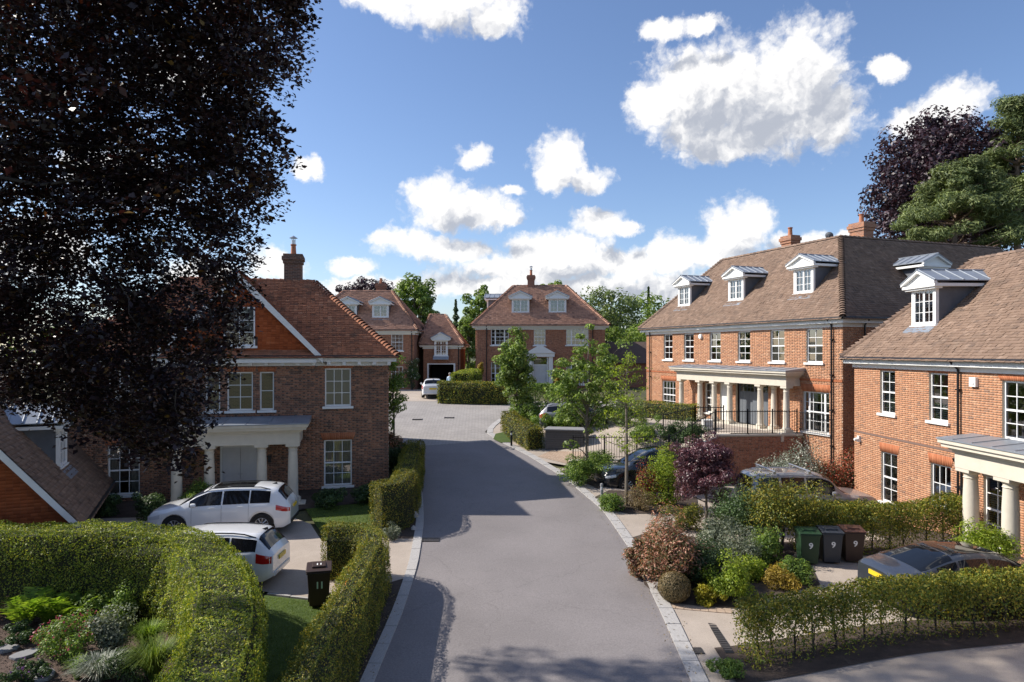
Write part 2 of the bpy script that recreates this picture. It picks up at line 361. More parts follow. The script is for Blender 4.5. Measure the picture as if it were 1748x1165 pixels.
leaf_mat('leaf_photinia', [(0, (0.075, 0.098, 0.033)), (.4, (0.180, 0.143, 0.068)), (.7, (0.420, 0.195, 0.128)), (1, (0.630, 0.360, 0.255))], .3, (1.2, .9, .6))
leaf_mat('leaf_red_mix', [(0, (0.049, 0.070, 0.028)), (.5, (0.140, 0.105, 0.049)), (.75, (0.420, 0.077, 0.049)), (1, (0.560, 0.168, 0.084))], .3, (1.3, .8, .5))
leaf_mat('leaf_maple', [(0, (0.060, 0.024, 0.033)), (.5, (0.128, 0.057, 0.072)), (.85, (0.210, 0.112, 0.128)), (1, (0.330, 0.210, 0.225))], .25, (1.4, .7, .7), .4, .5)
leaf_mat('leaf_brown_ball', [(0, (0.098, 0.070, 0.028)), (.5, (0.224, 0.161, 0.077)), (1, (0.350, 0.266, 0.133))], .2)
leaf_mat('leaf_silver', [(0, (0.115, 0.149, 0.098)), (.6, (0.253, 0.287, 0.218)), (1, (0.690, 0.690, 0.598))], .25, (1, 1, .9))
leaf_mat('leaf_grey', [(0, (0.098, 0.126, 0.084)), (.6, (0.196, 0.224, 0.154)), (1, (0.336, 0.350, 0.252))], .25)
leaf_mat('leaf_fern', [(0, (0.098, 0.182, 0.020)), (.5, (0.196, 0.308, 0.035)), (1, (0.322, 0.420, 0.056))], .45)
leaf_mat('grass_blade', [(0, (0.090, 0.150, 0.021)), (.5, (0.150, 0.225, 0.033)), (1, (0.240, 0.285, 0.053))], .35)
leaf_mat('petal_pink', [(0, (0.350, 0.040, 0.070)), (.6, (0.500, 0.080, 0.140)), (1, (0.550, 0.200, 0.260))], .3, (1, .8, .8))
leaf_mat('petal_white', [(0, (0.650, 0.630, 0.520)), (1, (0.800, 0.780, 0.720))], .3, (1, 1, 1))
leaf_mat('petal_purple', [(0, (0.160, 0.050, 0.220)), (1, (0.350, 0.140, 0.450))], .3, (1, 1, 1))
mat('dark_core', (.026, .030, .013), .95, .3, 9, bump=.6, bscale=22)  # core colour kept dark to stand for the shade inside the foliage
mat('bark_grey', (.17, .145, .115), .9, .25, 7, bump=.5, bscale=30)
mat('bark_dark', (.060, .050, .042), .9, .25, 7, bump=.5, bscale=30)
mat('bark_pine', (.20, .145, .11), .9, .3, 5, bump=.6, bscale=20)
# vehicles, bins
mat('paint_white', (.74, .75, .76), .25, .01, 1, coat=1.0)
mat('paint_black', (.010, .012, .016), .2, .02, 1, coat=1.0)
mat('paint_silver', (.30, .30, .31), .3, .02, 1, metal=.3, coat=1.0)
mat('paint_graphite', (.075, .085, .105), .28, .03, 1, metal=.55, coat=1.0)
mat('car_glass', (.008, .009, .011), .04, .02, 1, spec=.5)
mat('tyre', (.018, .018, .018), .85, .15, 20)
mat('alloy', (.52, .52, .53), .3, .03, 4, metal=.8)
mat('black_plastic', (.018, .018, .02), .5, .1, 8)
mat('lamp_red', (.42, .012, .012), .15, .05, 6, coat=1)
mat('lamp_clear', (.55, .57, .6), .1, .05, 6, coat=1)
mat('plate_yellow', (.75, .52, .03), .4, .02, 2)
mat('bin_green', (.018, .050, .022), .5, .08, 5)
mat('bin_grey', (.040, .047, .058), .5, .08, 5)
mat('bin_brown', (.045, .026, .020), .5, .08, 5)
mat('bin_lid_brown', (.12, .055, .038), .4, .08, 5)
mat('number_white', (.82, .82, .80), .5, .02, 5)
mat('number_mint', (.60, .82, .68), .5, .02, 5)
mat('cone_orange', (.75, .16, .03), .5, .05, 5)
mat('skin', (.55, .33, .24), .5, .05, 10)
mat('shirt_blue', (.45, .58, .72), .8, .06, 10)
mat('hair_grey', (.35, .32, .30), .8, .1, 30)
mat('trouser', (.07, .08, .11), .85, .1, 10)
mat('grate_iron', (.055, .05, .048), .6, .2, 20)
mat('paving_slab', (.24, .24, .245), .85, .12, 5)
mat('store_board', (.10, .10, .105), .8, .15, 8)

# ------------------------------------------------------------------ object helpers
def link(o, parent=None, loc=None, rz=None):
    COL.objects.link(o)
    if parent is not None: o.parent = parent
    if loc is not None: o.location = loc
    if rz: o.rotation_euler = (0, 0, rz)
    return o
def tag(o, label=None, cat=None, group=None, kind=None):
    if label: o['label'] = label
    if cat: o['category'] = cat
    if group: o['group'] = group
    if kind: o['kind'] = kind
    return o
def thing(name, label, cat, loc=(0, 0, 0), rz=0, group=None):
    o = bpy.data.objects.new(name, None); o.empty_display_size = .3
    link(o, None, loc, rz); return tag(o, label, cat, group)
def mesh_np(name, V, F, tone=None, smooth=False):
    """V (n,3), F (m,k) equal-size faces"""
    me = bpy.data.meshes.new(name)
    V = np.asarray(V, np.float32); F = np.asarray(F, np.int32)
    m, k = F.shape
    me.vertices.add(len(V)); me.vertices.foreach_set('co', V.ravel())
    me.loops.add(m * k); me.loops.foreach_set('vertex_index', F.ravel())
    me.polygons.add(m); me.polygons.foreach_set('loop_start', np.arange(0, m * k, k, dtype=np.int32))
    me.update(calc_edges=True)
    if tone is not None:
        a = me.attributes.new('tone', 'FLOAT', 'FACE'); a.data.foreach_set('value', np.asarray(tone, np.float32))
    if smooth: me.polygons.foreach_set('use_smooth', np.ones(m, bool))
    return me
def obj(name, me, m, parent=None, loc=None, rz=None):
    if m is not None:
        me.materials.append(MATS[m])
    return link(bpy.data.objects.new(name, me), parent, loc, rz)
class MB:
    def __init__(s): s.v = []; s.f = []
    def box(s, x0, x1, y0, y1, z0, z1):
        b = len(s.v)
        s.v += [(x0,y0,z0),(x1,y0,z0),(x1,y1,z0),(x0,y1,z0),(x0,y0,z1),(x1,y0,z1),(x1,y1,z1),(x0,y1,z1)]
        s.f += [(b+3,b+2,b+1,b),(b+4,b+5,b+6,b+7),(b,b+1,b+5,b+4),(b+1,b+2,b+6,b+5),(b+2,b+3,b+7,b+6),(b+3,b,b+4,b+7)]
        return s
    def poly(s, pts):
        b = len(s.v); s.v += [tuple(p) for p in pts]; s.f.append(tuple(range(b, b + len(pts)))); return s
    def prism(s, pts, d):
        """extrude planar polygon pts by vector d"""
        b = len(s.v); n = len(pts); d = Vector(d)
        s.v += [tuple(p) for p in pts] + [tuple(Vector(p) + d) for p in pts]
        s.f.append(tuple(range(b + n - 1, b - 1, -1))); s.f.append(tuple(range(b + n, b + 2 * n)))
        for i in range(n):
            j = (i + 1) % n
            s.f.append((b + i, b + j, b + n + j, b + n + i))
        return s
    def lathe(s, prof, c=(0, 0, 0), seg=16, axis='z', caps=True):
        b = len(s.v); n = len(prof)
        for i in range(seg):
            a = 2 * math.pi * i / seg
            for (r, h) in prof:
                x, y, z = r * math.cos(a), r * math.sin(a), h
                if axis == 'y': x, y, z = x, z, y
                if axis == 'x': x, y, z = z, x, y
                s.v.append((c[0] + x, c[1] + y, c[2] + z))
        for i in range(seg):
            j = (i + 1) % seg
            for k in range(n - 1):
                s.f.append((b + i * n + k, b + j * n + k, b + j * n + k + 1, b + i * n + k + 1))
        if caps:
            s.f.append(tuple(b + i * n for i in range(seg - 1, -1, -1))); s.f.append(tuple(b + i * n + n - 1 for i in range(seg)))
        return s
    def tube(s, pts, rad, seg=6):
        b = len(s.v); pts = [Vector(p) for p in pts]; n = len(pts)
        rads = rad if isinstance(rad, (list, tuple)) else [rad] * n
        ref = Vector((0.31, 0.17, 0.93))
        for i, p in enumerate(pts):
            d = (pts[min(i + 1, n - 1)] - pts[max(i - 1, 0)])
            d = d.normalized() if d.length > 1e-6 else Vector((0, 0, 1))
            u = d.cross(ref)
            if u.length < .05: u = d.cross(Vector((1, 0, 0)))
            u.normalize(); w = d.cross(u)
            for k in range(seg):
                a = 2 * math.pi * k / seg
                s.v.append(tuple(p + (u * math.cos(a) + w * math.sin(a)) * rads[i]))
        for i in range(n - 1):
            for k in range(seg):
                k2 = (k + 1) % seg
                s.f.append((b + i * seg + k, b + i * seg + k2, b + (i + 1) * seg + k2, b + (i + 1) * seg + k))
        s.f.append(tuple(b + k for k in range(seg - 1, -1, -1))); s.f.append(tuple(b + (n - 1) * seg + k for k in range(seg)))
        return s
    def mesh(s, name, smooth=False):
        me = bpy.data.meshes.new(name); me.from_pydata(s.v, [], s.f); me.update()
        if smooth: me.polygons.foreach_set('use_smooth', np.ones(len(me.polygons), bool))
        return me
    def build(s, name, m, parent=None, loc=None, rz=None, smooth=False, bevel=0):
        o = obj(name, s.mesh(name, smooth), m, parent, loc, rz)
        if bevel:
            md = o.modifiers.new('bevel', 'BEVEL'); md.width = bevel; md.segments = 2; md.limit_method = 'ANGLE'
        if smooth:
            try: o.data.set_sharp_from_angle(angle=R(35))
            except Exception: pass
        return o

# ------------------------------------------------------------------ the lie of the land
_gy = np.array([-50, 12, 15, 18, 24, 30, 36, 42, 48, 60, 90, 4000.])
_gz = np.array([-.1, 0, .03, .15, .45, .9, 1.6, 2.4, 2.95, 3.3, 3.4, 3.4])
def G(y):
    y = np.asarray(y, float)
    return sum(np.interp(y + d, _gy, _gz) for d in (-2.4, -1.2, 0, 1.2, 2.4)) / 5
def sstep(a, b, x):
    t = np.clip((np.asarray(x, float) - a) / (b - a), 0, 1); return t * t * (3 - 2 * t)
_ry = np.array([8, 13.8, 17, 21.5, 26.2, 30.7, 35, 37.4, 39.5, 41, 45, 50])
_rx = np.array([3.3, 3.62, 3.75, 3.8, 3.5, 2.4, .78, -.77, -1.4, -1.0, 1.0, 4.0])
def road_right(y): return np.interp(y, _ry, _rx)
def wall_y(x): return np.interp(x, [2.5, 7.4, 9.6, 11.2, 13.9], [32.36, 32.25, 32.28, 32.42, 32.56])
def H(x, y):
    x = np.asarray(x, float); y = np.asarray(y, float)
    g = G(y); d = x - road_right(y)
    low = .30 + .30 * sstep(12.3, 14.2, x) * (1 - sstep(22, 25, y)) + .1 * sstep(24, 28, y)
    lower = g + (low - g) * sstep(.8, 5.5, d)
    f = np.maximum(sstep(8.2, 10.4, x), sstep(.1, 2.6, y - wall_y(x)))
    upper = g + (np.maximum(2.78, g) - g) * sstep(.9, 7.0, d) * f
    h = np.where(y < wall_y(x), lower, upper)
    return np.where(d > 0, h, g)
def gp(px, py, dz=0.0):
    """ground point seen along a surveyed sight line"""
    Y = 20.0
    for _ in range(60):
        X = (px - HX) * Y / FPX
        Yn = (CAMZ - float(H(X, Y)) - dz) * FPX / (py - HY)
        Y = .6 * Y + .4 * min(max(Yn, 6), 300)
    X = (px - HX) * Y / FPX
    return Vector((X, Y, float(H(X, Y))))

def sheet(name, poly, m, off=0.0, step=.5, parent=None, kind='structure', hfun=H):
    poly = [Vector((p[0], p[1])) for p in poly]
    xs = [p.x for p in poly]; ys = [p.y for p in poly]
    pts = list(poly); n = len(poly)
    dense = []
    for i in range(n):
        a, b = poly[i], poly[(i + 1) % n]; k = max(1, int((b - a).length / step))
        dense += [a.lerp(b, t / k) for t in range(k)]
    n = len(dense); pts = dense[:]
    P = np.array([(p.x, p.y) for p in dense])
    gx, gy = np.meshgrid(np.arange(min(xs) + .1, max(xs), step), np.arange(min(ys) + .1, max(ys), step))
    q = np.c_[gx.ravel(), gy.ravel()]
    ins = np.zeros(len(q), bool); j = n - 1
    for i in range(n):
        c = ((P[i, 1] > q[:, 1]) != (P[j, 1] > q[:, 1])) & (q[:, 0] < (P[j, 0] - P[i, 0]) * (q[:, 1] - P[i, 1]) / (P[j, 1] - P[i, 1] + 1e-12) + P[i, 0])
        ins ^= c; j = i
    q = q[ins]
    pts += [Vector(p) for p in q]
    r = delaunay_2d_cdt(pts, [(i, (i + 1) % n) for i in range(n)], [list(range(n))], 1, 1e-5)
    v2 = np.array([(p.x, p.y) for p in r[0]])
    z = hfun(v2[:, 0], v2[:, 1]) + off
    me = mesh_np(name, np.c_[v2, z], np.array(r[2]), smooth=True)
    o = obj(name, me, m, parent)
    if kind: o['kind'] = kind
    return o

# ground sheet to the horizon
gxs = np.concatenate([[-3000, -1200, -500, -200, -100, -60], np.arange(-40, 40.1, .7), [60, 100, 200, 500, 1200, 3000]])
gys = np.concatenate([[-400, -100, -30], np.arange(0, 80.1, .7), [100, 130, 180, 260, 400, 800, 1600, 3500]])
GX, GY = np.meshgrid(gxs, gys)
GZ = H(GX, np.where((GX > 2) & (GX < 15) & (GY > wall_y(GX)) & (GY < wall_y(GX) + .95), wall_y(GX) - .05, GY)) - .06
nx, ny = len(gxs), len(gys)
idx = np.arange(nx * ny).reshape(ny, nx)
gf = np.c_[idx[:-1, :-1].ravel(), idx[:-1, 1:].ravel(), idx[1:, 1:].ravel(), idx[1:, :-1].ravel()]
tag(obj('ground', mesh_np('ground', np.c_[GX.ravel(), GY.ravel(), GZ.ravel()], gf, smooth=True), 'earth'), kind='structure')

# road: between two kerb lines
LK = [gp(*p) for p in [(638, 1165), (690, 1040), (714, 962), (724, 893), (722, 850), (714, 800), (700, 763)]]
LK = [Vector((-2.75, 6, 0))] + LK
RK = [gp(*p) for p in [(1180, 1165), (1130, 1050), (1080, 945), (1030, 872), (965, 817), (900, 777), (850, 753)]]
RK = [Vector((3.3, 6, 0))] + RK
def resample(pts, n):
    P = np.array([(p[0], p[1]) for p in pts]); d = np.r_[0, np.cumsum(np.hypot(*np.diff(P, axis=0).T))]
    s = np.linspace(0, d[-1], n); 
    for it in range(3):
        pass
    X = np.interp(s, d, P[:, 0]); Y = np.interp(s, d, P[:, 1])
    k = max(1, n // (len(pts) * 2))
    for _ in range(k):
        X[1:-1] = (X[:-2] + 2 * X[1:-1] + X[2:]) / 4; Y[1:-1] = (Y[:-2] + 2 * Y[1:-1] + Y[2:]) / 4
    return [Vector((a, b)) for a, b in zip(X, Y)]
LKs, RKs = resample(LK, 90), resample(RK, 90)
sheet('road', [(p.x, p.y) for p in RKs] + [(p.x, p.y) for p in LKs[::-1]], 'asphalt', .0, .45)
# plaza beyond
pe = RKs[-1]; pl = LKs[-1]
pts_pl = [gp(*p) for p in [(828, 738), (838, 726), (858, 712), (900, 703), (1000, 697)]]
PL_RIGHT = [pe] + [Vector((p.x, p.y)) for p in pts_pl]
sheet('plaza', [(pl.x, pl.y)] + [(p.x, p.y) for p in PL_RIGHT] + [(11, 48.5), (11, 50), (-2.0, 49.6), (-5.8, 50.0), (-12, 50), (-12, 40), (-6.0, 37)], 'plaza_blocks', .006, .8)
sheet('forecourt', [(-10.5, 49.8), (-5.6, 49.8), (-4.2, 58.0), (-9, 60.3), (-10.5, 60.3)], 'resin_drive', .012, 1.0)

def kerb(line, w, side, name, mname='granite', L=.92, z=.035):
    """flush granite kerbstones, each its own piece"""
    root = bpy.data.objects.new(name, None); COL.objects.link(root); root['kind'] = 'structure'
    P = np.array([(p.x, p.y) for p in line]); d = np.r_[0, np.cumsum(np.hypot(*np.diff(P, axis=0).T))]
    base = MB().box(-.5, .5, 0, 1, -.15, 0).mesh('kerbstone'); base.materials.append(MATS[mname])
    n = int(d[-1] / L)
    for i in range(n):
        s0, s1 = i * L, (i + 1) * L
        a = Vector((np.interp(s0, d, P[:, 0]), np.interp(s0, d, P[:, 1]))); b = Vector((np.interp(s1, d, P[:, 0]), np.interp(s1, d, P[:, 1])))
        c = (a + b) / 2; u = b - a
        o = bpy.data.objects.new('kerbstone', base); COL.objects.link(o); o.parent = root
        za, zb = float(H(a.x, a.y)), float(H(b.x, b.y))
        o.location = (c.x, c.y, (za + zb) / 2 + z + random.uniform(-.004, .004))
        ang = math.atan2(u.y, u.x)
        o.rotation_euler = (0, -math.atan2(zb - za, u.length), ang)
        o.scale = (u.length - .022, w * (1 if side > 0 else -1), 1)
    return root
kerb(LKs[6:], .28, 1, 'kerb_left')
kerb(RKs[6:], .34, -1, 'kerb_right')
kerb(resample(PL_RIGHT[:4], 30), .34, -1, 'kerb_plaza')

# left: drives, lawn, beds
def offs(line, d):
    out = []
    for i, p in enumerate(line):
        a = line[max(i - 1, 0)]; b = line[min(i + 1, len(line) - 1)]; t = (b - a).normalized()
        out.append(Vector((p.x - t.y * d, p.y + t.x * d)))
    return out
LKo = offs(LKs, .285); RKo = offs(RKs, -.345)
sel = [p for p in LKo if 8 < p.y < 33.5]
sheet('verge_left', [(p.x, p.y) for p in sel] + [(-4.4, 33.5), (-4.6, 24), (-4.2, 19.9), (-4.3, 8)], 'soil', .002, .5)
sheet('driveway_left', [(-3.05, 19.4), (-3.0, 22.8), (-4.9, 22.9), (-6.3, 22.6), (-7.2, 24.4), (-8.6, 25.6), (-20, 24.6), (-20, 19.2), (-9, 19.2), (-5.0, 17.9), (-4.2, 18.4)], 'resin_drive', .016, .6)
sheet('lawn_bin', [(-6.6, 18.2), (-4.55, 17.65), (-4.1, 17.4), (-3.9, 10.5), (-4.6, 10.5), (-5.8, 15)], 'lawn_base', .02, .5)
sheet('lawn_house', [(-4.9, 22.95), (-6.2, 22.7), (-7.1, 24.5), (-7.9, 26.2), (-4.6, 27.4), (-4.4, 23.5)], 'lawn_base', .02, .5)
sheet('bed_house', [(-8.6, 25.7), (-7.9, 26.25), (-4.6, 27.5), (-4.4, 33), (-5.3, 30.6), (-9, 29.5), (-19, 27), (-19, 24.7)], 'soil', .012, .6)
def Hg(x, y): return H(x, y) + .0
sheet('flower_bed', [(-18, 8), (-4.2, 8), (-4.6, 12), (-5.6, 15), (-7.5, 17.3), (-10.5, 18.6), (-18, 18.6)], 'bark', .03, .5)
# right: drives, beds, courts
ro = [p for p in RKo if 8 < p.y < 33]
sheet('driveway_right', [(p.x, p.y) for p in ro if p.y < 32.5] + [(3.0, 32.05), (7.4, 32.05), (13.7, 32.3), (14.5, 30.5), (14.4, 28.3), (14.9, 19), (14.9, 8), (4, 8)], 'resin_drive', .004, .6)
sheet('driveway_terrace', [(p.x, p.y) for p in RKo if 32.9 < p.y < 36.4] + [(.6, 38), (3, 41), (9.2, 44.5), (13.9, 32.7), (13.75, 32.6), (11.2, 32.47), (9.6, 32.33), (7.4, 32.3), (2.9, 32.42)], 'resin_drive', .012, .6)
sheet('pavement_plaza', [(p.x, p.y) for p in RKo if p.y > 35.2] + [(p.x, p.y) for p in offs(PL_RIGHT[1:4], -.345)] + [(.6, 40.2), (1.0, 37.0), (1.2, 35.4)], 'resin_drive', .02, .5)
sheet('grass_patch', [(p[0], p[1]) for p in [gp(842, 751), gp(846, 742), gp(868, 737), gp(872, 756), gp(855, 757)]], 'lawn_base', .045, .3)
sheet('block_apron', [(p[0], p[1]) for p in [gp(918, 780), gp(986, 797), gp(1000, 772), gp(940, 770)]], 'warm_blocks', .022, .4)
sheet('shrub_bed', [(p[0], p[1]) for p in [gp(1100, 1000), gp(1135, 1030), gp(1250, 1040), gp(1400, 1000), gp(1380, 958), gp(1250, 925), gp(1110, 910), gp(1075, 920)]], 'soil', .03, .4)
sheet('corner_bed', [(p[0], p[1]) for p in [gp(1030, 868), gp(1072, 878), gp(1190, 880), gp(1190, 850), gp(1040, 838), gp(1015, 850)]], 'soil', .03, .4)
sheet('kerb_bed', [(p[0], p[1]) for p in [gp(955, 806), gp(1020, 835), gp(1045, 830), gp(1030, 812), gp(985, 795)]], 'soil', .03, .4)
sheet('hedge_bed', [(4.5, 13.6), (13.5, 15.4), (13.5, 16.9), (4.5, 15.2)], 'soil', .03, .4)
sheet('court_bed', [(8.9, 21.3), (14.7, 21.3), (14.7, 23), (13.9, 28), (12.5, 29), (10.6, 30.4), (10.4, 28.3), (12.6, 25), (12.6, 23), (7.2, 22.6), (7.2, 21.4)], 'soil', .03, .5)

# ------------------------------------------------------------------ building kit
# every wall panel is built flat: x along the wall, y inwards, z up, then set into its house
def cut_grid(w, z0, z1, ops):
    xs = sorted(set([0, w] + [v for o in ops for v in (o[0], o[1]) if 0 < v < w]))
    zs = sorted(set([z0, z1] + [v for o in ops for v in (o[2], o[3]) if z0 < v < z1]))
    for i in range(len(xs) - 1):
        for j in range(len(zs) - 1):
            cx, cz = (xs[i] + xs[i + 1]) / 2, (zs[j] + zs[j + 1]) / 2
            if not any(o[0] < cx < o[1] and o[2] < cz < o[3] for o in ops):
                yield xs[i], xs[i + 1], zs[j], zs[j + 1]
SOLO = {}
def solo_brick(bm, w, tone_i):
    key = (bm, round(w, 3), tone_i)
    if key not in SOLO:
        V = [(-w/2,-.004,-.0325),(w/2,-.004,-.0325),(w/2,-.004,.0325),(-w/2,-.004,.0325),(-w/2,.012,-.0325),(w/2,.012,-.0325),(w/2,.012,.0325),(-w/2,.012,.0325)]
        Fc = [(0,1,2,3),(4,5,1,0),(5,6,2,1),(6,7,3,2),(7,4,0,3)]
        me = mesh_np('brick', V, Fc, [tone_i / 11.0] * 5); me.materials.append(MATS[bm]); SOLO[key] = me
    return SOLO[key]
def brick_wall(house, w, z0, z1, ops, bm, mortar, loc, rz, solo=0, clip=None, depth=.13, key=None, name='wall', seed=1, dark_headers=False):
    rng = np.random.default_rng(seed)
    b = MB()
    for (xa, xb, za, zb) in cut_grid(w, z0, z1, ops):
        b.poly([(xa, 0, za), (xb, 0, za), (xb, 0, zb), (xa, 0, zb)])
    for (a, c, d, e) in ops:
        b.poly([(a, 0, d), (a, depth, d), (a, depth, e), (a, 0, e)]); b.poly([(c, depth, d), (c, 0, d), (c, 0, e), (c, depth, e)])
        b.poly([(a, 0, e), (a, depth, e), (c, depth, e), (c, 0, e)]); b.poly([(a, depth, d), (a, 0, d), (c, 0, d), (c, depth, d)])
    wall = b.build(name, mortar, house, loc, rz)
    ch = .075; rows = int((z1 - z0) / ch)
    bx, bz, bl, bt = [], [], [], []
    for r in range(rows):
        zc = z0 + (r + .5) * ch
        u = -rng.uniform(0, .02) - (.056 if r % 2 else 0.0)
        hdr = r % 2 == 0
        segs = []
        while u < w:
            L = .1025 if hdr else .215
            segs.append((u, u + L, hdr)); u += L + .01; hdr = not hdr
        cuts = [(o[0], o[1]) for o in ops if o[2] - .02 < zc < o[3] + .02]
        for (a, c, hd) in segs:
            parts = [(max(a, 0.0), min(c, w))]
            for (ca, cc) in cuts:
                nxt = []
                for (p, q) in parts:
                    if cc <= p or ca >= q: nxt.append((p, q)); continue
                    if p < ca: nxt.append((p, ca))
                    if q > cc: nxt.append((cc, q))
                parts = nxt
            for (p, q) in parts:
                if q - p < .025: continue
                bx.append((p + q) / 2); bz.append(zc); bl.append(q - p)
                t = .12 + .88 * rng.beta(3.2, 2.4)
                if dark_headers and hd and rng.random() < .75: t *= .35
                elif rng.random() < .06: t *= .3
                bt.append(t)
    bx, bz, bl, bt = map(np.array, (bx, bz, bl, bt))
    if clip is not None:
        k = clip(bx, bz); bx, bz, bl, bt = bx[k], bz[k], bl[k], bt[k]
    single = np.zeros(len(bx), bool)
    if solo:
        sc = key(bx, bz); sc = np.where(np.abs(bl - .215) < .002, sc, -1e9)
        single[np.argsort(-sc)[:solo]] = True
        for i in np.where(single)[0]:
            o = bpy.data.objects.new('brick', solo_brick(bm, bl[i], int(bt[i] * 11)))
            COL.objects.link(o); o.parent = wall; o.location = (bx[i], rng.uniform(-.002, .001), bz[i])
    k = ~single; n = int(k.sum())
    X, Z, L, T = bx[k], bz[k], bl[k] / 2, bt[k]
    pr = -.004 - rng.uniform(0, .0025, n); hh = .0325
    V = np.zeros((n, 8, 3))
    for i, (sx, sz) in enumerate(((-1, -1), (1, -1), (1, 1), (-1, 1))):
        V[:, i, 0] = X + sx * L; V[:, i, 1] = pr; V[:, i, 2] = Z + sz * hh
        V[:, i + 4, 0] = X + sx * L; V[:, i + 4, 1] = .001; V[:, i + 4, 2] = Z + sz * hh
    base = (np.arange(n) * 8)[:, None, None]
    Fq = (base + np.array([[0, 1, 2, 3], [4, 5, 1, 0], [5, 6, 2, 1], [6, 7, 3, 2], [7, 4, 0, 3]])[None]).reshape(-1, 4)
    o = obj('bricks', mesh_np('bricks', V.reshape(-1, 3), Fq, np.repeat(T, 5)), bm, wall); o['kind'] = 'stuff'
    return wall
def lintel(house, x0, x1, z, loc, rz, h=.3, mname='brick_rubbed', seed=3):
    """flat gauged-brick arch above an opening"""
    rng = np.random.default_rng(seed); n = max(4, int((x1 - x0 + .1) / .075)); V, Fq, T = [], [], []
    W = (x1 - x0) + .12; cx = (x0 + x1) / 2
    for i in range(n):
        a = -W / 2 + W * i / n + .004; c = -W / 2 + W * (i + 1) / n - .004; fl = 1.14; b = len(V)
        V += [(cx + a, -.014, z), (cx + c, -.014, z), (cx + c * fl, -.014, z + h), (cx + a * fl, -.014, z + h), (cx + a, .01, z), (cx + c, .01, z), (cx + c * fl, .01, z + h), (cx + a * fl, .01, z + h)]
        Fq += [(b, b+1, b+2, b+3), (b+4, b+5, b+1, b), (b+5, b+6, b+2, b+1), (b+6, b+7, b+3, b+2), (b+7, b+4, b, b+3)]
        T += [rng.random()] * 5
    return obj('lintel', mesh_np('lintel', V, Fq, T), mname, house, loc, rz)
PANE = {}
def pane_mesh(w, h):
    k = (round(w, 2), round(h, 2))
    if k not in PANE:
        PANE[k] = mesh_np('pane', [(-w/2, 0, -h/2), (w/2, 0, -h/2), (w/2, 0, h/2), (-w/2, 0, h/2)], [(0, 1, 2, 3)]); PANE[k].materials.append(MATS['glass'])
    return PANE[k]
def window(house, x, z0, w, h, cols, rows, loc, rz, y=.07, sill=True, cover=None, meet=True, mullions=(), fm='white_frame', panes=True, name='window', silld=.09):
    """sash window; loc/rz of the wall it sits in; x is its centre, z0 its foot"""
    ca, sa = math.cos(rz), math.sin(rz)
    wl_ = (loc[0] + x * ca, loc[1] + x * sa, loc[2])
    f = .055; b = MB(); z1 = z0 + h; hw = w / 2
    b.box(-hw, -hw + f, y, y + .07, z0, z1).box(hw - f, hw, y, y + .07, z0, z1).box(-hw + f, hw - f, y, y + .07, z1 - f, z1).box(-hw + f, hw - f, y, y + .07, z0, z0 + f * 1.3)
    if meet: b.box(-hw + f, hw - f, y - .004, y + .06, z0 + h / 2 - .03, z0 + h / 2 + .03)
    for mxx in mullions: b.box(mxx - .05, mxx + .05, y - .002, y + .066, z0 + f * 1.3, z1 - f)
    win = b.build(name, fm, house, wl_, rz)
    bars = MB(); iw, ih = w - 2 * f, h - 2.3 * f
    for c in range(1, cols):
        xx = -iw / 2 + iw * c / cols; bars.box(xx - .013, xx + .013, y + .012, y + .048, z0 + f * 1.3, z1 - f)
    for r in range(1, rows):
        if meet and rows % 2 == 0 and r == rows // 2: continue
        zz = z0 + f * 1.3 + ih * r / rows; bars.box(-iw / 2, iw / 2, y + .016, y + .044, zz - .013, zz + .013)
    if bars.v: bars.build('glazing_bars', fm, win)
    if sill: MB().box(-hw - .1, hw + .1, -silld, y + .05, z0 - .1, z0 - .001).build('sill', 'white_paint' if fm == 'white_frame' else 'stone', win, bevel=.008)
    pw, ph = iw / cols, ih / rows
    if panes:
        for c in range(cols):
            for r in range(rows):
                o = bpy.data.objects.new('pane', pane_mesh(pw - .004, ph - .004)); COL.objects.link(o); o.parent = win
                o.location = (-iw / 2 + pw * (c + .5), y + .03, z0 + f * 1.3 + ph * (r + .5))
                o.rotation_euler = (random.uniform(-.012, .012), 0, random.uniform(-.012, .012))
    else:
        MB().poly([(-iw/2, y + .03, z0 + f), (iw/2, y + .03, z0 + f), (iw/2, y + .03, z1 - f), (-iw/2, y + .03, z1 - f)]).build('glazing', 'glass', win)
    if cover:
        kind, fr = cover
        if kind == 'blind':
            MB().box(-iw / 2, iw / 2, y + .10, y + .11, z1 - f - ih * fr, z1 - f).build('blind', 'blind_grey', win)
        elif kind == 'curtain':
            cb = MB(); n = 24
            for sgn in (-1, 1):
                xa, xb = (-iw / 2, -iw / 2 + iw * fr) if sgn < 0 else (iw / 2 - iw * fr, iw / 2)
                for i in range(n):
                    a, c = xa + (xb - xa) * i / n, xa + (xb - xa) * (i + 1) / n
                    ya, yc = y + .14 + .025 * math.sin(i * 1.9), y + .14 + .025 * math.sin((i + 1) * 1.9)
                    cb.poly([(a, ya, z0 + .03), (c, yc, z0 + .03), (c, yc, z1 - .04), (a, ya, z1 - .04)])
            cb.build('curtain', 'curtain', win)
        elif kind == 'shutter':
            cb = MB(); nsl = int(ih * fr / .07)
            for i in range(nsl):
                zz = z0 + .06 + i * .07
                cb.prism([(-iw/2, y + .09, zz), (-iw/2, y + .14, zz + .03), (-iw/2, y + .14, zz + .036), (-iw/2, y + .09, zz + .006)], (iw, 0, 0))
            cb.build('shutter', 'white_frame', win)
    return win
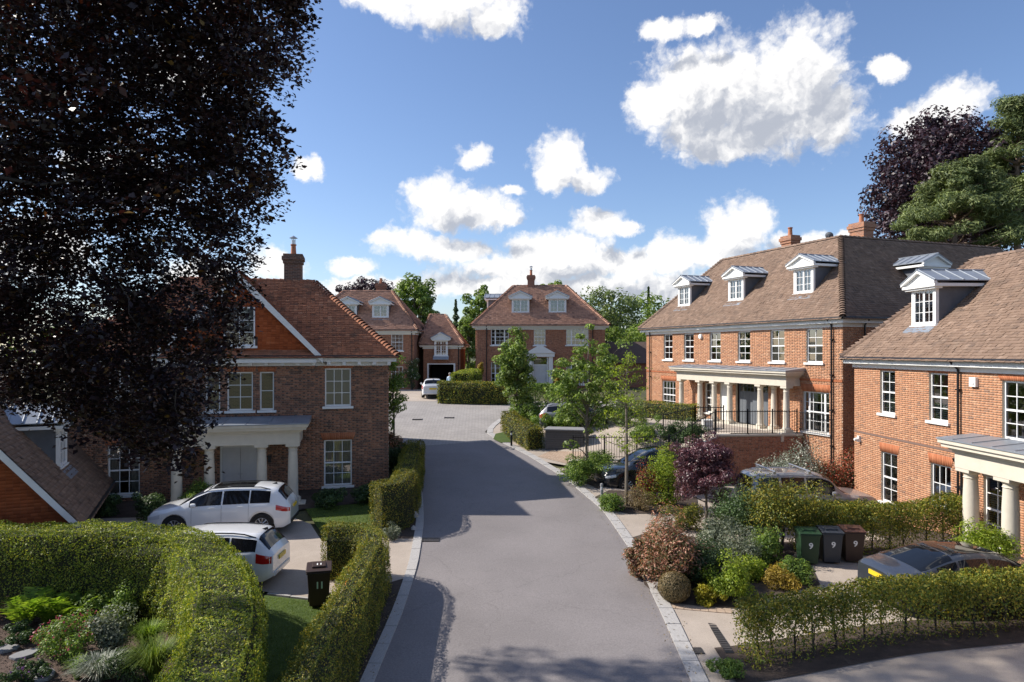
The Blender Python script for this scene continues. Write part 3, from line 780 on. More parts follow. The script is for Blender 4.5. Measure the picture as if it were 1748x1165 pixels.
def tile_face(parent, p0, p1, top, tm, gauge=.14, tw=.185, seed=1, solo=0, key=None, name='tiles'):
    """lay overlapping plain tiles on the face with eave p0->p1 and upper edge top=(t0,t1)"""
    rng = np.random.default_rng(seed)
    p0, p1, t0, t1 = Vector(p0), Vector(p1), Vector(top[0]), Vector(top[1])
    e = (p1 - p0).normalized(); nrm = e.cross(t0 - p0 if (t0 - p0).length > .1 else t1 - p0).normalized()
    if nrm.z < 0: nrm = -nrm
    up = nrm.cross(e).normalized()
    if up.z < 0: up = -up
    L = (p1 - p0).length; a = ((t0 - p0).dot(e), (t0 - p0).dot(up)); c = ((t1 - p0).dot(e), (t1 - p0).dot(up))
    vmax = (a[1] + c[1]) / 2; rows = int(vmax / gauge)
    U, Vv, Wd = [], [], []
    for r in range(-1, rows):
        v = r * gauge; fr = max(v, 0) / vmax
        ul, ur = a[0] * fr, L + (c[0] - L) * fr
        ul -= .03; ur += .03
        u0 = ul + rng.uniform(-.01, .01) - (tw / 2 if r % 2 else 0)
        k = np.arange(u0, ur, tw); lo = np.maximum(k, ul); hi = np.minimum(k + tw - .006, ur); ok = hi - lo > .02
        U.append((lo[ok] + hi[ok]) / 2); Wd.append((hi[ok] - lo[ok]) / 2); Vv.append(np.full(ok.sum(), v))
    U, Vv, Wd = np.concatenate(U), np.concatenate(Vv), np.concatenate(Wd)
    n = len(U); T = rng.beta(3.5, 3.5, n)
    lift = .042 + rng.normal(0, .006, n); tilt = rng.normal(0, .004, n); back = .012 + rng.normal(0, .002, n)
    vj = Vv - .03 + rng.normal(0, .004, n); vt = Vv + gauge + .02
    E, UP, N, P0 = map(np.array, (e, up, nrm, p0))
    def pt(u, v, w): return P0 + u[:, None] * E + v[:, None] * UP + w[:, None] * N
    V = np.stack([pt(U - Wd, vj, lift + tilt), pt(U + Wd, vj, lift - tilt), pt(U + Wd, vt, back), pt(U - Wd, vt, back),
                  pt(U - Wd, vj, lift + tilt - .026), pt(U + Wd, vj, lift - tilt - .026)], 1)
    fpat = np.array([[0, 1, 2, 3], [4, 5, 1, 0], [0, 3, 3, 4]])
    single = np.zeros(n, bool)
    if solo:
        single[np.argsort(-key(V[:, 0]))[:solo]] = True
        for i in np.where(single)[0]:
            c0 = V[i].mean(0); me = mesh_np('tile', V[i] - c0, fpat[:2], [T[i]] * 2); me.materials.append(MATS[tm])
            o = bpy.data.objects.new('tile', me); COL.objects.link(o); o.parent = parent; o.location = c0
    k = np.where(~single)[0]; m = len(k)
    Fq = (np.arange(m)[:, None, None] * 6 + fpat[None, :2]).reshape(-1, 4)
    o = obj(name, mesh_np(name, V[k].reshape(-1, 3), Fq, np.repeat(T[k], 2)), tm, parent); o['kind'] = 'stuff'
    return o
def cap_tiles(parent, a, b, tm, name, L=.30, r=.11, seed=2, solo=True):
    """half-round ridge tiles (each its own) or bonnet hip tiles (joined)"""
    rng = np.random.default_rng(seed); a, b = Vector(a), Vector(b); n = max(1, int((b - a).length / L)); d = (b - a) / n; u = d.normalized()
    side = u.cross(Vector((0, 0, 1))).normalized(); up = side.cross(u).normalized()
    seg = 6; V, Fq, T = [], [], []
    for i in range(n):
        s = a + d * i; b0 = len(V) if not solo else 0
        vs = []
        for (p, rr, lft) in ((s - u * .03, r * 1.08, .02), (s + u * (L * .98), r * .92, 0.0)):
            for k in range(seg + 1):
                t = math.pi * (k / seg * 1.1 - .05)
                q = p + side * (rr * math.cos(t)) + up * (rr * .85 * math.sin(t) - .03 + lft * (1 if solo else 2.6)); vs.append(tuple(q))
        fs = [(b0 + k, b0 + k + 1, b0 + seg + 2 + k, b0 + seg + 1 + k) for k in range(seg)]
        tone = float(rng.beta(2, 2))
        if solo:
            me = mesh_np(name, vs, fs, [tone] * len(fs), smooth=True); me.materials.append(MATS[tm])
            o = bpy.data.objects.new(name, me); COL.objects.link(o); o.parent = parent
        else:
            V += vs; Fq += fs; T += [tone] * len(fs)
    if not solo:
        o = obj(name, mesh_np(name, V, Fq, T), tm, parent); o['kind'] = 'stuff'
def hip_roof(house, x0, x1, y0, y1, z, rise, ins, tm, faces='FRL', seed=5, ov=.35, trim='white_paint', solo=0, key=None, ridge_front_only=False, gauge=.14, tw=.185, modil=False, gutter_sides='FRLB', hips=True):
    """ins = (left,right,front,back) run of each slope; returns roof object"""
    X0, X1, Y0, Y1 = x0 - ov, x1 + ov, y0 - ov, y1 + ov
    il, ir, if_, ib = ins
    A = [(X0, Y0, z), (X1, Y0, z), (X1, Y1, z), (X0, Y1, z)]
    zt = z + rise
    B = [(X0 + il, Y0 + if_, zt), (X1 - ir, Y0 + if_, zt), (X1 - ir, Y1 - ib, zt), (X0 + il, Y1 - ib, zt)]
    b = MB()
    for i in range(4):
        j = (i + 1) % 4; b.poly([A[i], A[j], B[j], B[i]])
    if abs(B[0][1] - B[3][1]) > .05: b.poly(B)
    b.poly(A[::-1])
    roof = b.build('roof', 'roof_underlay', house)
    quads = {'F': (0, 1), 'R': (1, 2), 'B': (2, 3), 'L': (3, 0)}
    for q in faces:
        i, j = quads[q]
        tile_face(roof, A[i], A[j], (B[i], B[j]), tm, seed=seed + i, solo=solo if q == 'F' else 0, key=key, gauge=gauge, tw=tw)
    if hips:
        for i in range(4):
            if i in (0, 1) or 'B' in faces:
                cap_tiles(roof, A[i], B[i], tm, 'hip_tiles', L=.19, r=.15, seed=seed + 9 + i, solo=False)
    cap_tiles(roof, B[0], B[1], tm, 'ridge_tile', seed=seed + 20)
    if (Vector(B[1]) - Vector(B[2])).length > .3:
        cap_tiles(roof, B[1], B[2], tm, 'ridge_tile', seed=seed + 21)
        cap_tiles(roof, B[0], B[3], tm, 'ridge_tile', seed=seed + 22)
    # fascia, soffit cornice and gutter
    f = MB(); g = MB()
    i1 = .04
    f.box(X0 + i1, X1 - i1, Y0 + i1, Y0 + i1 + .05, z - .27, z - .012).box(X0 + i1, X1 - i1, Y1 - i1 - .05, Y1 - i1, z - .27, z - .012)
    f.box(X0 + i1, X0 + i1 + .05, Y0 + i1 + .05, Y1 - i1 - .05, z - .27, z - .012).box(X1 - i1 - .05, X1 - i1, Y0 + i1 + .05, Y1 - i1 - .05, z - .27, z - .012)
    f.box(X0 + .09, X1 - .09, Y0 + .09, y0 + .02, z - .25, z - .22).box(x1 - .02, X1 - .09, y0 + .02, Y1 - .09, z - .25, z - .22).box(X0 + .09, x0 + .02, y0 + .02, Y1 - .09, z - .25, z - .22)
    f.box(x0 - .06, x1 + .06, y0 - .06, y0 - .005, z - .44, z - .251)
    f.box(x1 + .005, x1 + .06, y0 - .005, y1, z - .44, z - .251)
    f.build('fascia', trim, house)
    if modil:
        n = int((x1 - x0) / .62)
        for k in range(n + 1):
            xx = x0 + (x1 - x0) * k / n
            MB().box(xx - .07, xx + .07, y0 - .29, y0 - .07, z - .40, z - .252).build('modillion', trim, house)
    g.tube([(X0 - .02, Y0 - .05, z - .05), (X1 + .02, Y0 - .05, z - .05)], .06, 8)
    g.tube([(X1 + .05, Y0 - .02, z - .05), (X1 + .05, Y1, z - .05)], .06, 8)
    g.tube([(X0 - .05, Y0 - .02, z - .05), (X0 - .05, Y1, z - .05)], .06, 8)
    g.build('gutter', 'black_metal', house)
    return roof
def dormer(house, x, yf, zf, roofpitch, w=1.3, h=1.3, ped=.55, cols=2, rows=3, rz=0, roofm='lead', lab=None):
    """pedimented dormer; front wall at y=yf, foot zf; rz turns it about its foot for side slopes"""
    d = bpy.data.objects.new('dormer', None); link(d, house, (x, yf, zf), rz)
    hw = w / 2; t = roofpitch; dep = (h + .12) / t
    for cx in (-hw, hw - .05): MB().prism([(cx, 0.04, -.05), (cx, 0.04, h), (cx, h / t + .1, h)], (.05, 0, 0)).build('cheek', 'lead_dark', d)
    fr = MB(); f = .13
    fr.box(-hw - .01, -hw + f, -.02, .10, 0, h).box(hw - f, hw + .01, -.02, .10, 0, h).box(-hw + f, hw - f, -.02, .10, h - .10, h).box(-hw + f, hw - f, -.03, .12, -.02, .10)
    fr.box(-hw - .06, hw + .06, -.07, -.021, -.05, .03)
    fr.build('surround', 'white_paint', d)
    iw, iz0, iz1 = w - 2 * f, .10, h - .10
    sash = MB(); s = .05
    for c in range(2):
        xa = -iw / 2 + iw / 2 * c; xb = xa + iw / 2
        sash.box(xa, xa + s, .0, .06, iz0, iz1).box(xb - s, xb, .0, .06, iz0, iz1).box(xa + s, xb - s, .0, .06, iz0, iz0 + s).box(xa + s, xb - s, .0, .06, iz1 - s, iz1)
        sash.box((xa + xb) / 2 - .011, (xa + xb) / 2 + .011, .015, .05, iz0 + s, iz1 - s)
        for r in range(1, rows):
            zz = iz0 + (iz1 - iz0) * r / rows; sash.box(xa + s, xb - s, .018, .046, zz - .011, zz + .011)
    sash.build('casement', 'white_frame', d)
    for c in range(2):
        xa = -iw / 2 + iw / 2 * c; xb = xa + iw / 2
        MB().poly([(xa + .04, .032, iz0), (xb - .04, .032, iz0), (xb - .04, .032, iz1), (xa + .04, .032, iz1)]).build('pane', 'glass', d)
    MB().poly([(-hw, .5, 0), (hw, .5, 0), (hw, .5, h), (-hw, .5, h)]).build('dark_backing', 'indoor_shade', d)  # flat sheet, painted dark for the unlit room behind the panes
    ow = hw + .26
    # pediment and moulded eaves
    e = MB(); e.box(-ow, ow, -.24, .12, h, h + .11).box(-ow + .08, ow - .08, -.17, .12, h - .07, h - .001)
    L = (h + .11 + ped) / t + .25
    e.box(-ow, -ow + .24, .12, h / t + .35, h, h + .11).box(ow - .24, ow, .12, h / t + .35, h, h + .11)
    e.prism([(-ow, -.15, h + .112), (ow, -.15, h + .112), (0, -.15, h + .112 + ped)], (0, .08, 0))
    e.build('pediment', 'white_paint', d)
    rk = MB()
    for sg in (-1, 1):
        rk.prism([(sg * (ow + .03), -.28, h + .105), (sg * (ow + .03), -.28, h + .19), (0, -.28, h + .20 + ped), (0, -.28, h + .115 + ped)], (0, .12, 0))
    rk.build('raking_cornice', 'white_paint', d)
    rf = MB(); rolls = MB(); zt = h + .20 + ped
    for sg in (-1, 1):
        L0, L1 = (h + .2) / t + .2, (zt) / t + .1
        rf.prism([(sg * (ow + .05), -.30, h + .195), (0, -.30, zt + .005), (0, L1, zt + .005), (sg * (ow + .05), L0, h + .195)], (0, 0, .03))
        k = 5
        for i in range(k):
            yy = -.24 + (L0 + .1) * i / (k - 1)
            rolls.tube([(sg * (ow + .05), yy, h + .235), (0, yy, zt + .045)], .026, 6)
    rolls.tube([(0, -.3, zt + .05), (0, L1, zt + .05)], .03, 6)
    rf.build('lead_roof', roofm, d); rolls.build('roof_roll', roofm, d)
    MB().prism([(-hw - .1, -.34, -.30 * t), (hw + .1, -.34, -.30 * t), (hw + .1, -.34, -.30 * t + .03), (-hw - .1, -.34, -.30 * t + .03)], (0, .36, .34 * t)).build('flashing', 'lead', d)
    return d
def column(parent, x, y, z0, z1, r=.2, m='stone'):
    h = z1 - z0
    b = MB(); b.box(x - r * 1.45, x + r * 1.45, y - r * 1.45, y + r * 1.45, z0, z0 + .12)
    prof = [(r * 1.35, z0 + .12), (r * 1.38, z0 + .17), (r * 1.1, z0 + .22), (r * 1.02, z0 + .25), (r, z0 + h * .35), (r * .95, z0 + h * .65), (r * .84, z1 - .30), (r * .95, z1 - .27), (r * .84, z1 - .24), (r * .86, z1 - .17), (r * 1.2, z1 - .10)]
    b.lathe(prof, (x, y, 0), 20); b.box(x - r * 1.3, x + r * 1.3, y - r * 1.3, y + r * 1.3, z1 - .10, z1)
    return b.build('column', m, parent, smooth=True)
def portico(house, x0, x1, dep, zf, zt, cols, r=.2, pil=(), floor=True, ent=.75):
    """flat lead-roofed stone portico on columns; zt is the top of the columns"""
    p = MB()
    b = r * 1.35
    p.box(x0 - b, x1 + b, -dep - b, -dep + b, zt, zt + ent * .55)
    p.box(x0 - b, x0 + b, -dep + b, -.006, zt, zt + ent * .55).box(x1 - b, x1 + b, -dep + b, -.006, zt, zt + ent * .55)
    p.box(x0 + b, x1 - b, -dep + b, -.006, zt + ent * .3, zt + ent * .36)
    for k, (e, za, zb) in enumerate(((.05, .55, .63), (.12, .63, .72), (.26, .72, .86), (.33, .86, 1.0))):
        p.box(x0 - b - e, x1 + b + e, -dep - b - e, -.006, zt + ent * za + .001, zt + ent * zb)
    po = p.build('portico', 'stone', house, bevel=.01)
    MB().prism([(x0 - b - .36, -dep - b - .36, zt + ent + .003), (x0 - b - .36, -.006, zt + ent + .003), (x0 - b - .36, -.006, zt + ent + .16), (x0 - b - .36, -dep - b - .36, zt + ent + .04)], (x1 - x0 + 2 * b + .72, 0, 0)).build('lead_roof', 'lead', po)
    rl = MB()
    n = int((x1 - x0) / .8)
    for k in range(n + 1):
        xx = x0 + (x1 - x0) * k / n
        rl.tube([(xx, -dep - b - .3, zt + ent + .05), (xx, -.01, zt + ent + .165)], .022, 6)
    rl.build('roof_roll', 'lead', po)
    for c in cols: column(po, c, -dep, zf, zt, r)
    for c in pil: column(po, c, -.22, zf, zt, r)
    if floor: MB().box(x0 - .5, x1 + .5, -dep - .5, -.004, zf - 1.2, zf).build('step', 'stone', po, bevel=.01)
    return po
def chimney(house, x, y, z0, z1, w=1.1, d=.8, m='brick_plain_orange', pots=1, pot='terracotta', cowl=False):
    b = MB().box(x - w/2, x + w/2, y - d/2, y + d/2, z0, z1 - .45).box(x - w/2 - .05, x + w/2 + .05, y - d/2 - .05, y + d/2 + .05, z1 - .45, z1 - .3).box(x - w/2 - .1, x + w/2 + .1, y - d/2 - .1, y + d/2 + .1, z1 - .3, z1 - .12).box(x - w/2 - .04, x + w/2 + .04, y - d/2 - .04, y + d/2 + .04, z1 - .12, z1)
    c = b.build('chimney', m, house)
    for k in range(pots):
        xx = x + (k - (pots - 1) / 2) * .45
        MB().lathe([(.15, z1), (.13, z1 + .08), (.11, z1 + .42), (.14, z1 + .45), (.14, z1 + .5)], (xx, y, 0), 14).build('chimney_pot', pot, c, smooth=True)
        if cowl:
            q = MB().lathe([(.10, z1 + .5), (.10, z1 + .72)], (xx, y, 0), 12).lathe([(.2, z1 + .8), (.02, z1 + .92)], (xx, y, 0), 12)
            for a in range(4):
                q.box(xx + .08 * math.cos(a * 1.57) - .01, xx + .08 * math.cos(a * 1.57) + .01, y + .08 * math.sin(a * 1.57) - .01, y + .08 * math.sin(a * 1.57) + .01, z1 + .7, z1 + .82)
            q.build('cowl', 'alloy', c)
    return c
def downpipe(house, x, z0, z1, loc=(0, 0, 0), rz=0):
    o = MB().tube([(x, -.38, z1), (x, -.30, z1 - .12), (x, -.09, z1 - .32), (x, -.09, z0)], .04, 8)
    for zz in np.arange(z0 + .6, z1 - .4, 1.6): o.box(x - .07, x + .07, -.14, -.002, zz, zz + .05)
    return o.build('downpipe', 'black_metal', house, loc, rz)
def side_walls(house, w, d, z0, z1, m, sides='LRB'):
    if 'L' in sides: MB().box(0, .2, .14, d, z0, z1).build('side_wall', m, house)
    if 'R' in sides: MB().box(w - .2, w, .14, d, z0, z1).build('side_wall', m, house)
    if 'B' in sides: MB().box(.2, w - .2, d - .2, d, z0, z1).build('rear_wall', m, house)
def panel_door(parent, x, z0, w, h, m, loc, rz, leaves=1, y=.10, fan=False):
    ca, sa = math.cos(rz), math.sin(rz)
    L = (loc[0] + x * ca, loc[1] + x * sa, loc[2] + z0)
    b = MB(); lw = w / leaves
    for k in range(leaves):
        a = -w / 2 + lw * k
        b.box(a + .005, a + lw - .005, y, y + .05, 0, h)
        pw = (lw - .3) / 2
        for c in range(2):
            for (r0, r1) in ((.15, .35), (.42, .68), (.74, .93)):
                xx = a + .1 + c * (pw + .1)
                b.box(xx, xx + pw, y - .015, y, h * r0 - .05, h * r1 - .05)
    d = b.build('door', m, parent, L, rz, bevel=.006)
    kn = MB()
    for k in range(leaves):
        s = -1 if leaves == 2 and k == 0 else 1
        xx = (-.06 if k == 0 else .06) if leaves == 2 else w / 2 - .1
        kn.lathe([(.0, -.06), (.035, -.05), (.035, -.03), (.015, -.02), (.015, 0)], (xx, y - .01, h * .45), 10, 'y', caps=False)
    kn.build('handle', 'alloy', d)
    fr = MB().box(-w / 2 - .09, -w / 2, y - .03, y + .08, 0, h + .09).box(w / 2, w / 2 + .09, y - .03, y + .08, 0, h + .09).box(-w / 2, w / 2, y - .03, y + .08, h, h + .09)
    fr.build('door_frame', 'white_paint', d)
    return d

O3 = (0, 0, 0)
# ------------------------------------------------------------------ house A: shaded brick house at left
YA = R(13.3)
hA = thing('brick_house', 'shaded brown brick house with front gable and orange tiled roof, behind the white cars', 'house', (-17.51, 26.72, .6), YA)
WA = 12.5; cA = 6.45
opsA = [(10.37 - .575, 10.37 + .575, .35, 2.30), (10.37 - .54, 10.37 + .54, 3.73, 5.35), (2.1 - .575, 2.1 + .575, .35, 2.30), (2.1 - .54, 2.1 + .54, 3.73, 5.35),
        (cA - .5, cA + .5, 3.62, 5.22), (cA + 1.05 - .28, cA + 1.05 + .28, 3.62, 5.22), (cA - 1.05 - .28, cA - 1.05 + .28, 3.62, 5.22), (cA - .78, cA + .78, .12, 2.62)]
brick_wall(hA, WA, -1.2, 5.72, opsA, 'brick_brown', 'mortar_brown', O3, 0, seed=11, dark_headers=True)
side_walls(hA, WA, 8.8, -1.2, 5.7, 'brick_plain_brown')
window(hA, 10.37, .35, 1.15, 1.95, 3, 4, O3, 0, cover=('curtain', .5))
window(hA, 10.37, 3.73, 1.08, 1.62, 3, 3, O3, 0, cover=('blind', 1.0), meet=False)
window(hA, 2.1, .35, 1.15, 1.95, 3, 4, O3, 0, cover=('curtain', .3))
window(hA, 2.1, 3.73, 1.08, 1.62, 3, 3, O3, 0, meet=False)
window(hA, cA, 3.62, 1.0, 1.6, 2, 3, O3, 0, meet=False)
for s in (-1, 1): window(hA, cA + s * 1.05, 3.62, .56, 1.6, 1, 2, O3, 0, meet=False)
for (x0, x1, z) in ((9.79, 10.95, 2.305), (9.83, 10.91, 5.355), (1.52, 2.68, 2.305), (1.56, 2.64, 5.355), (cA + .77, cA + 1.33, 5.225), (cA - 1.33, cA - .77, 5.225), (cA - .5, cA + .5, 5.225)):
    lintel(hA, x0, x1, z, O3, 0, h=.3 if z < 5 else .2)
panel_door(hA, cA, .12, 1.42, 1.98, 'door_grey', O3, 0, leaves=2)
fan = MB(); n = 14
fan.prism([(cA + .71 * math.cos(math.pi * k / n), .12, 2.20 + .36 * math.sin(math.pi * k / n)) for k in range(n + 1)], (0, .02, 0))
fo = fan.build('fanlight', 'glass', hA)
fb = MB()
for k in range(n): fb.tube([(cA + .72 * math.cos(math.pi * k / n), .10, 2.20 + .37 * math.sin(math.pi * k / n)), (cA + .72 * math.cos(math.pi * (k + 1) / n), .10, 2.20 + .37 * math.sin(math.pi * (k + 1) / n))], .03, 6)
for k in (3, 5, 7, 9, 11): fb.tube([(cA, .10, 2.2), (cA + .7 * math.cos(math.pi * k / n), .10, 2.20 + .36 * math.sin(math.pi * k / n))], .012, 5)
fb.build('fanlight_bars', 'white_frame', fo)
portico(hA, 4.4, 8.66, 1.6, .12, 2.42, (4.4, 5.57, 7.49, 8.66), .2, ent=.8)
MB().box(7.55, 7.67, -.12, -.01, 1.45, 1.7).box(7.52, 7.7, -.16, -.01, 1.7, 1.73).build('wall_lantern', 'black_metal', hA)
rA = hip_roof(hA, 0, WA, 0, 8.8, 5.9, 3.57, (3.7, 3.7, 4.7, 4.7), 'tile_red', 'FR', seed=30, modil=True)
# front gable
zg, hwg, apx = 5.9, 2.95, 3.25
gw = MB().poly([(cA - hwg, -.06, zg), (cA + hwg, -.06, zg), (cA, -.06, zg + apx)]).build('gable_wall', 'roof_underlay', hA)
rng = np.random.default_rng(4); V, Fq, T = [], [], []
for r in range(int(apx / .1)):
    z = zg + r * .1; half = hwg * (1 - (r * .1 + .05) / apx)
    k = cA - half - (.085 if r % 2 else 0)
    while k < cA + half:
        a, c = max(k, cA - half), min(k + .165, cA + half); k += .17
        if c - a < .03 or (cA - .62 < (a + c) / 2 < cA + .62 and 6.25 < z + .05 < 7.95): continue
        b = len(V); l = -.10 + rng.normal(0, .003)
        V += [(a, l, z - .02), (c, l, z - .02), (c, -.07, z + .115), (a, -.07, z + .115), (a, l + .02, z - .02), (c, l + .02, z - .02)]
        Fq += [(b, b+1, b+2, b+3), (b+4, b+5, b+1, b)]; T += [rng.beta(2, 2)] * 2
o = obj('hung_tiles', mesh_np('hung_tiles', V, Fq, T), 'tile_hung', gw); o['kind'] = 'stuff'
window(hA, cA, 6.3, 1.2, 1.6, 2, 3, (0, -.19, 0), 0, y=.02, meet=False, cover=('blind', .6))
gr = MB()
L = 5.2
for s in (-1, 1):
    gr.poly([(cA + s * (hwg + .35), -.36, zg - .28), (cA, -.36, zg + apx + .12), (cA, L, zg + apx + .12), (cA + s * (hwg + .35), L, zg - .28)])
gro = gr.build('gable_roof', 'roof_underlay', hA)
sl = (apx + .4) / (hwg + .35)
tile_face(gro, (cA + hwg + .35, -.36, zg - .28), (cA + hwg + .35, L, zg - .28), ((cA, -.36, zg + apx + .12), (cA, L, zg + apx + .12)), 'tile_red', seed=77)
tile_face(gro, (cA - hwg - .35, L, zg - .28), (cA - hwg - .35, -.36, zg - .28), ((cA, L, zg + apx + .12), (cA, -.36, zg + apx + .12)), 'tile_red', seed=78)
cap_tiles(gro, (cA, -.36, zg + apx + .15), (cA, 4.6, zg + apx + .15), 'tile_red', 'ridge_tile')
bb = MB()
for s in (-1, 1):
    bb.prism([(cA + s * (hwg + .37), -.42, zg - .33), (cA + s * (hwg + .37), -.42, zg - .06), (cA, -.42, zg + apx + .13), (cA, -.42, zg + apx - .22)], (0, .06, 0))
bb.build('bargeboard', 'white_paint', hA)
MB().box(cA - hwg - .1, cA + hwg + .1, -.40, -.19, zg - .30, zg - .16).build('gable_cornice', 'white_paint', hA)
chimney(hA, 8.2, 4.6, 8.6, 10.75, .82, .7, 'brick_plain_brown', 1, cowl=True)

# ------------------------------------------------------------------ house B: low garage at far left
hB = thing('garage_building', 'low tile-hung garage with dark tiled roof and dormer, at the left edge', 'garage', (-18.76, 17.94, .15), R(24.3))
WB, DB, eB, riB = 6.0, 7.6, 1.85, 3.55
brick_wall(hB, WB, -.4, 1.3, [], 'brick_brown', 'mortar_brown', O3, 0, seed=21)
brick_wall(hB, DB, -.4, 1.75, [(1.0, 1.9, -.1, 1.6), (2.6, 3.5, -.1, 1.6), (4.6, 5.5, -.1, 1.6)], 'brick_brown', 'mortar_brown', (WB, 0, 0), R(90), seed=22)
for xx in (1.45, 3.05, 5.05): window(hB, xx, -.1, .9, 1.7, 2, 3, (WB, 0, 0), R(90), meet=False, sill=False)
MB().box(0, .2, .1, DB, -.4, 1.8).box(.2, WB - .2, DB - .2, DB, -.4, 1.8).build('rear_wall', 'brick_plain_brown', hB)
gw = MB().poly([(0, -.03, 1.3), (WB, -.03, 1.3), (WB, -.03, eB), (WB / 2, -.03, eB + riB), (0, -.03, eB)]).poly([(WB, DB, 1.3), (0, DB, 1.3), (0, DB, eB), (WB / 2, DB, eB + riB), (WB, DB, eB)]).build('gable_wall', 'roof_underlay', hB)
V, Fq, T = [], [], []
for r in range(int((eB + riB - 1.3) / .1)):
    z = 1.3 + r * .1; half = 3.0 if z < eB else 3.0 * (1 - (z + .05 - eB) / riB)
    k = 3 - half - (.085 if r % 2 else 0)
    while k < 3 + half:
        a, c = max(k, 3 - half), min(k + .165, 3 + half); k += .17
        if c - a < .03: continue
        b = len(V); l = -.07 + rng.normal(0, .003)
        V += [(a, l, z - .02), (c, l, z - .02), (c, -.045, z + .115), (a, -.045, z + .115), (a, l + .02, z - .02), (c, l + .02, z - .02)]
        Fq += [(b, b+1, b+2, b+3), (b+4, b+5, b+1, b)]; T += [rng.beta(2, 2) * .8] * 2
o = obj('hung_tiles', mesh_np('hung_tiles', V, Fq, T), 'tile_hung', gw); o['kind'] = 'stuff'
ovb = .4; pB = riB / 3.0
gr = MB()
for s in (-1, 1): gr.poly([(3 + s * (3 + ovb), -.35, eB - ovb * pB), (3, -.35, eB + riB + .06), (3, DB + .3, eB + riB + .06), (3 + s * (3 + ovb), DB + .3, eB - ovb * pB)])
gro = gr.build('roof', 'roof_underlay', hB)
tile_face(gro, (6 + ovb, -.35, eB - ovb * pB), (6 + ovb, DB + .3, eB - ovb * pB), ((3, -.35, eB + riB + .06), (3, DB + .3, eB + riB + .06)), 'tile_brown', seed=81)
tile_face(gro, (-ovb, DB + .3, eB - ovb * pB), (-ovb, -.35, eB - ovb * pB), ((3, DB + .3, eB + riB + .06), (3, -.35, eB + riB + .06)), 'tile_brown', seed=82)
cap_tiles(gro, (3, -.35, eB + riB + .09), (3, DB + .3, eB + riB + .09), 'tile_brown', 'ridge_tile')
bb = MB()
for s in (-1, 1): bb.prism([(3 + s * (3 + ovb), -.41, eB - ovb * pB - .24), (3 + s * (3 + ovb), -.41, eB - ovb * pB), (3, -.41, eB + riB + .06), (3, -.41, eB + riB - .22)], (0, .06, 0))
bb.build('bargeboard', 'white_paint', hB)
MB().tube([(6 + ovb + .05, -.35, eB - ovb * pB - .06), (6 + ovb + .05, DB + .3, eB - ovb * pB - .06)], .06, 8).build('gutter', 'black_metal', hB)
dormer(hB, 5.35, 3.4, eB + .65 * pB, pB, w=1.3, h=1.35, rz=R(90))

# ------------------------------------------------------------------ house C: long house with the colonnade
YC = math.atan2(-.94, .342)
hC = thing('brick_house', 'long orange brick house with stone colonnade, six upper sashes and three front dormers', 'house', (9.03, 45.8, 2.78), YC)
WC = 16.5
upx = [2.6, 4.85, 7.4, 9.88, 12.4, 14.85]
opsC = [(x - .5, x + .5, 3.36, 4.96) for x in upx] + [(2.68 - .75, 2.68 + .75, .25, 2.0), (14.95 - .8, 14.95 + .8, .12, 2.0), (6.87 - .42, 6.87 + .42, .35, 2.05), (8.3 - .48, 8.3 + .48, 0, 2.4), (9.2, 11.75, 0, 2.3)]
brick_wall(hC, WC, -2.8, 5.2, opsC, 'brick_orange', 'mortar_light', O3, 0, seed=31, dark_headers=False)
brick_wall(hC, 20, -2.8, 5.2, [(5.2, 6.2, 3.36, 4.96)], 'brick_orange', 'mortar_light', (WC, 0, 0), R(90), seed=32, clip=lambda x, z: x < 9)
MB().box(0, .2, .14, 20, -2.8, 5.2).box(.2, WC - .2, 19.8, 20, -2.8, 5.2).build('rear_wall', 'brick_plain_orange', hC)
for i, x in enumerate(upx):
    window(hC, x, 3.36, 1.0, 1.6, 2, 4, O3, 0, cover=('curtain', .22) if i % 2 else None)
    lintel(hC, x - .5, x + .5, 4.965, O3, 0, h=.22)
window(hC, 2.68, .25, 1.5, 1.75, 4, 4, O3, 0, cover=('curtain', .35)); lintel(hC, 1.93, 3.43, 2.005, O3, 0)
window(hC, 14.95, .12, 1.6, 1.88, 3, 4, O3, 0, cover=('curtain', .42), mullions=(-.48, .48)); lintel(hC, 14.15, 15.75, 2.005, O3, 0, h=.36)
window(hC, 6.87, .35, .84, 1.7, 2, 4, O3, 0, cover=('curtain', .4))
window(hC, 5.7, 3.36, 1.0, 1.6, 2, 4, (WC, 0, 0), R(90))
panel_door(hC, 8.3, .02, .92, 2.02, 'white_paint', O3, 0)
MB().poly([(7.86, .12, 2.12), (8.74, .12, 2.12), (8.74, .12, 2.38), (7.86, .12, 2.38)]).build('transom', 'glass', hC)
gd = MB().box(9.22, 11.73, .2, .26, .02, 1.75)
for k in range(9): gd.box(9.25 + k * .275, 9.25 + k * .275 + .262, .192, .2, .04, 1.7)
gd.box(9.22, 9.32, .2, .26, 1.75, 2.28).box(11.63, 11.73, .2, .26, 1.75, 2.28).box(9.32, 11.63, .2, .26, 2.2, 2.28).box(10.43, 10.53, .2, .26, 1.75, 2.2)
gdo = gd.build('garage_door', 'garage_grey', hC)
gb = MB()
for a, c in ((9.32, 10.43), (10.53, 11.63)):
    MB().poly([(a, .23, 1.75), (c, .23, 1.75), (c, .23, 2.2), (a, .23, 2.2)]).build('pane', 'glass', gdo)
    for q in (1, 2, 3): xx = a + (c - a) * q / 4; gb.box(xx - .012, xx + .012, .21, .25, 1.75, 2.2)
    gb.box(a, c, .213, .247, 1.96, 1.985)
gb.build('glazing_bars', 'garage_grey', gdo)
portico(hC, 5.0, 13.73, .62, .02, 2.22, (5.0, 6.85, 8.16, 9.5, 11.9, 13.73), .155, pil=(6.3, 12.42), ent=.72, floor=False)
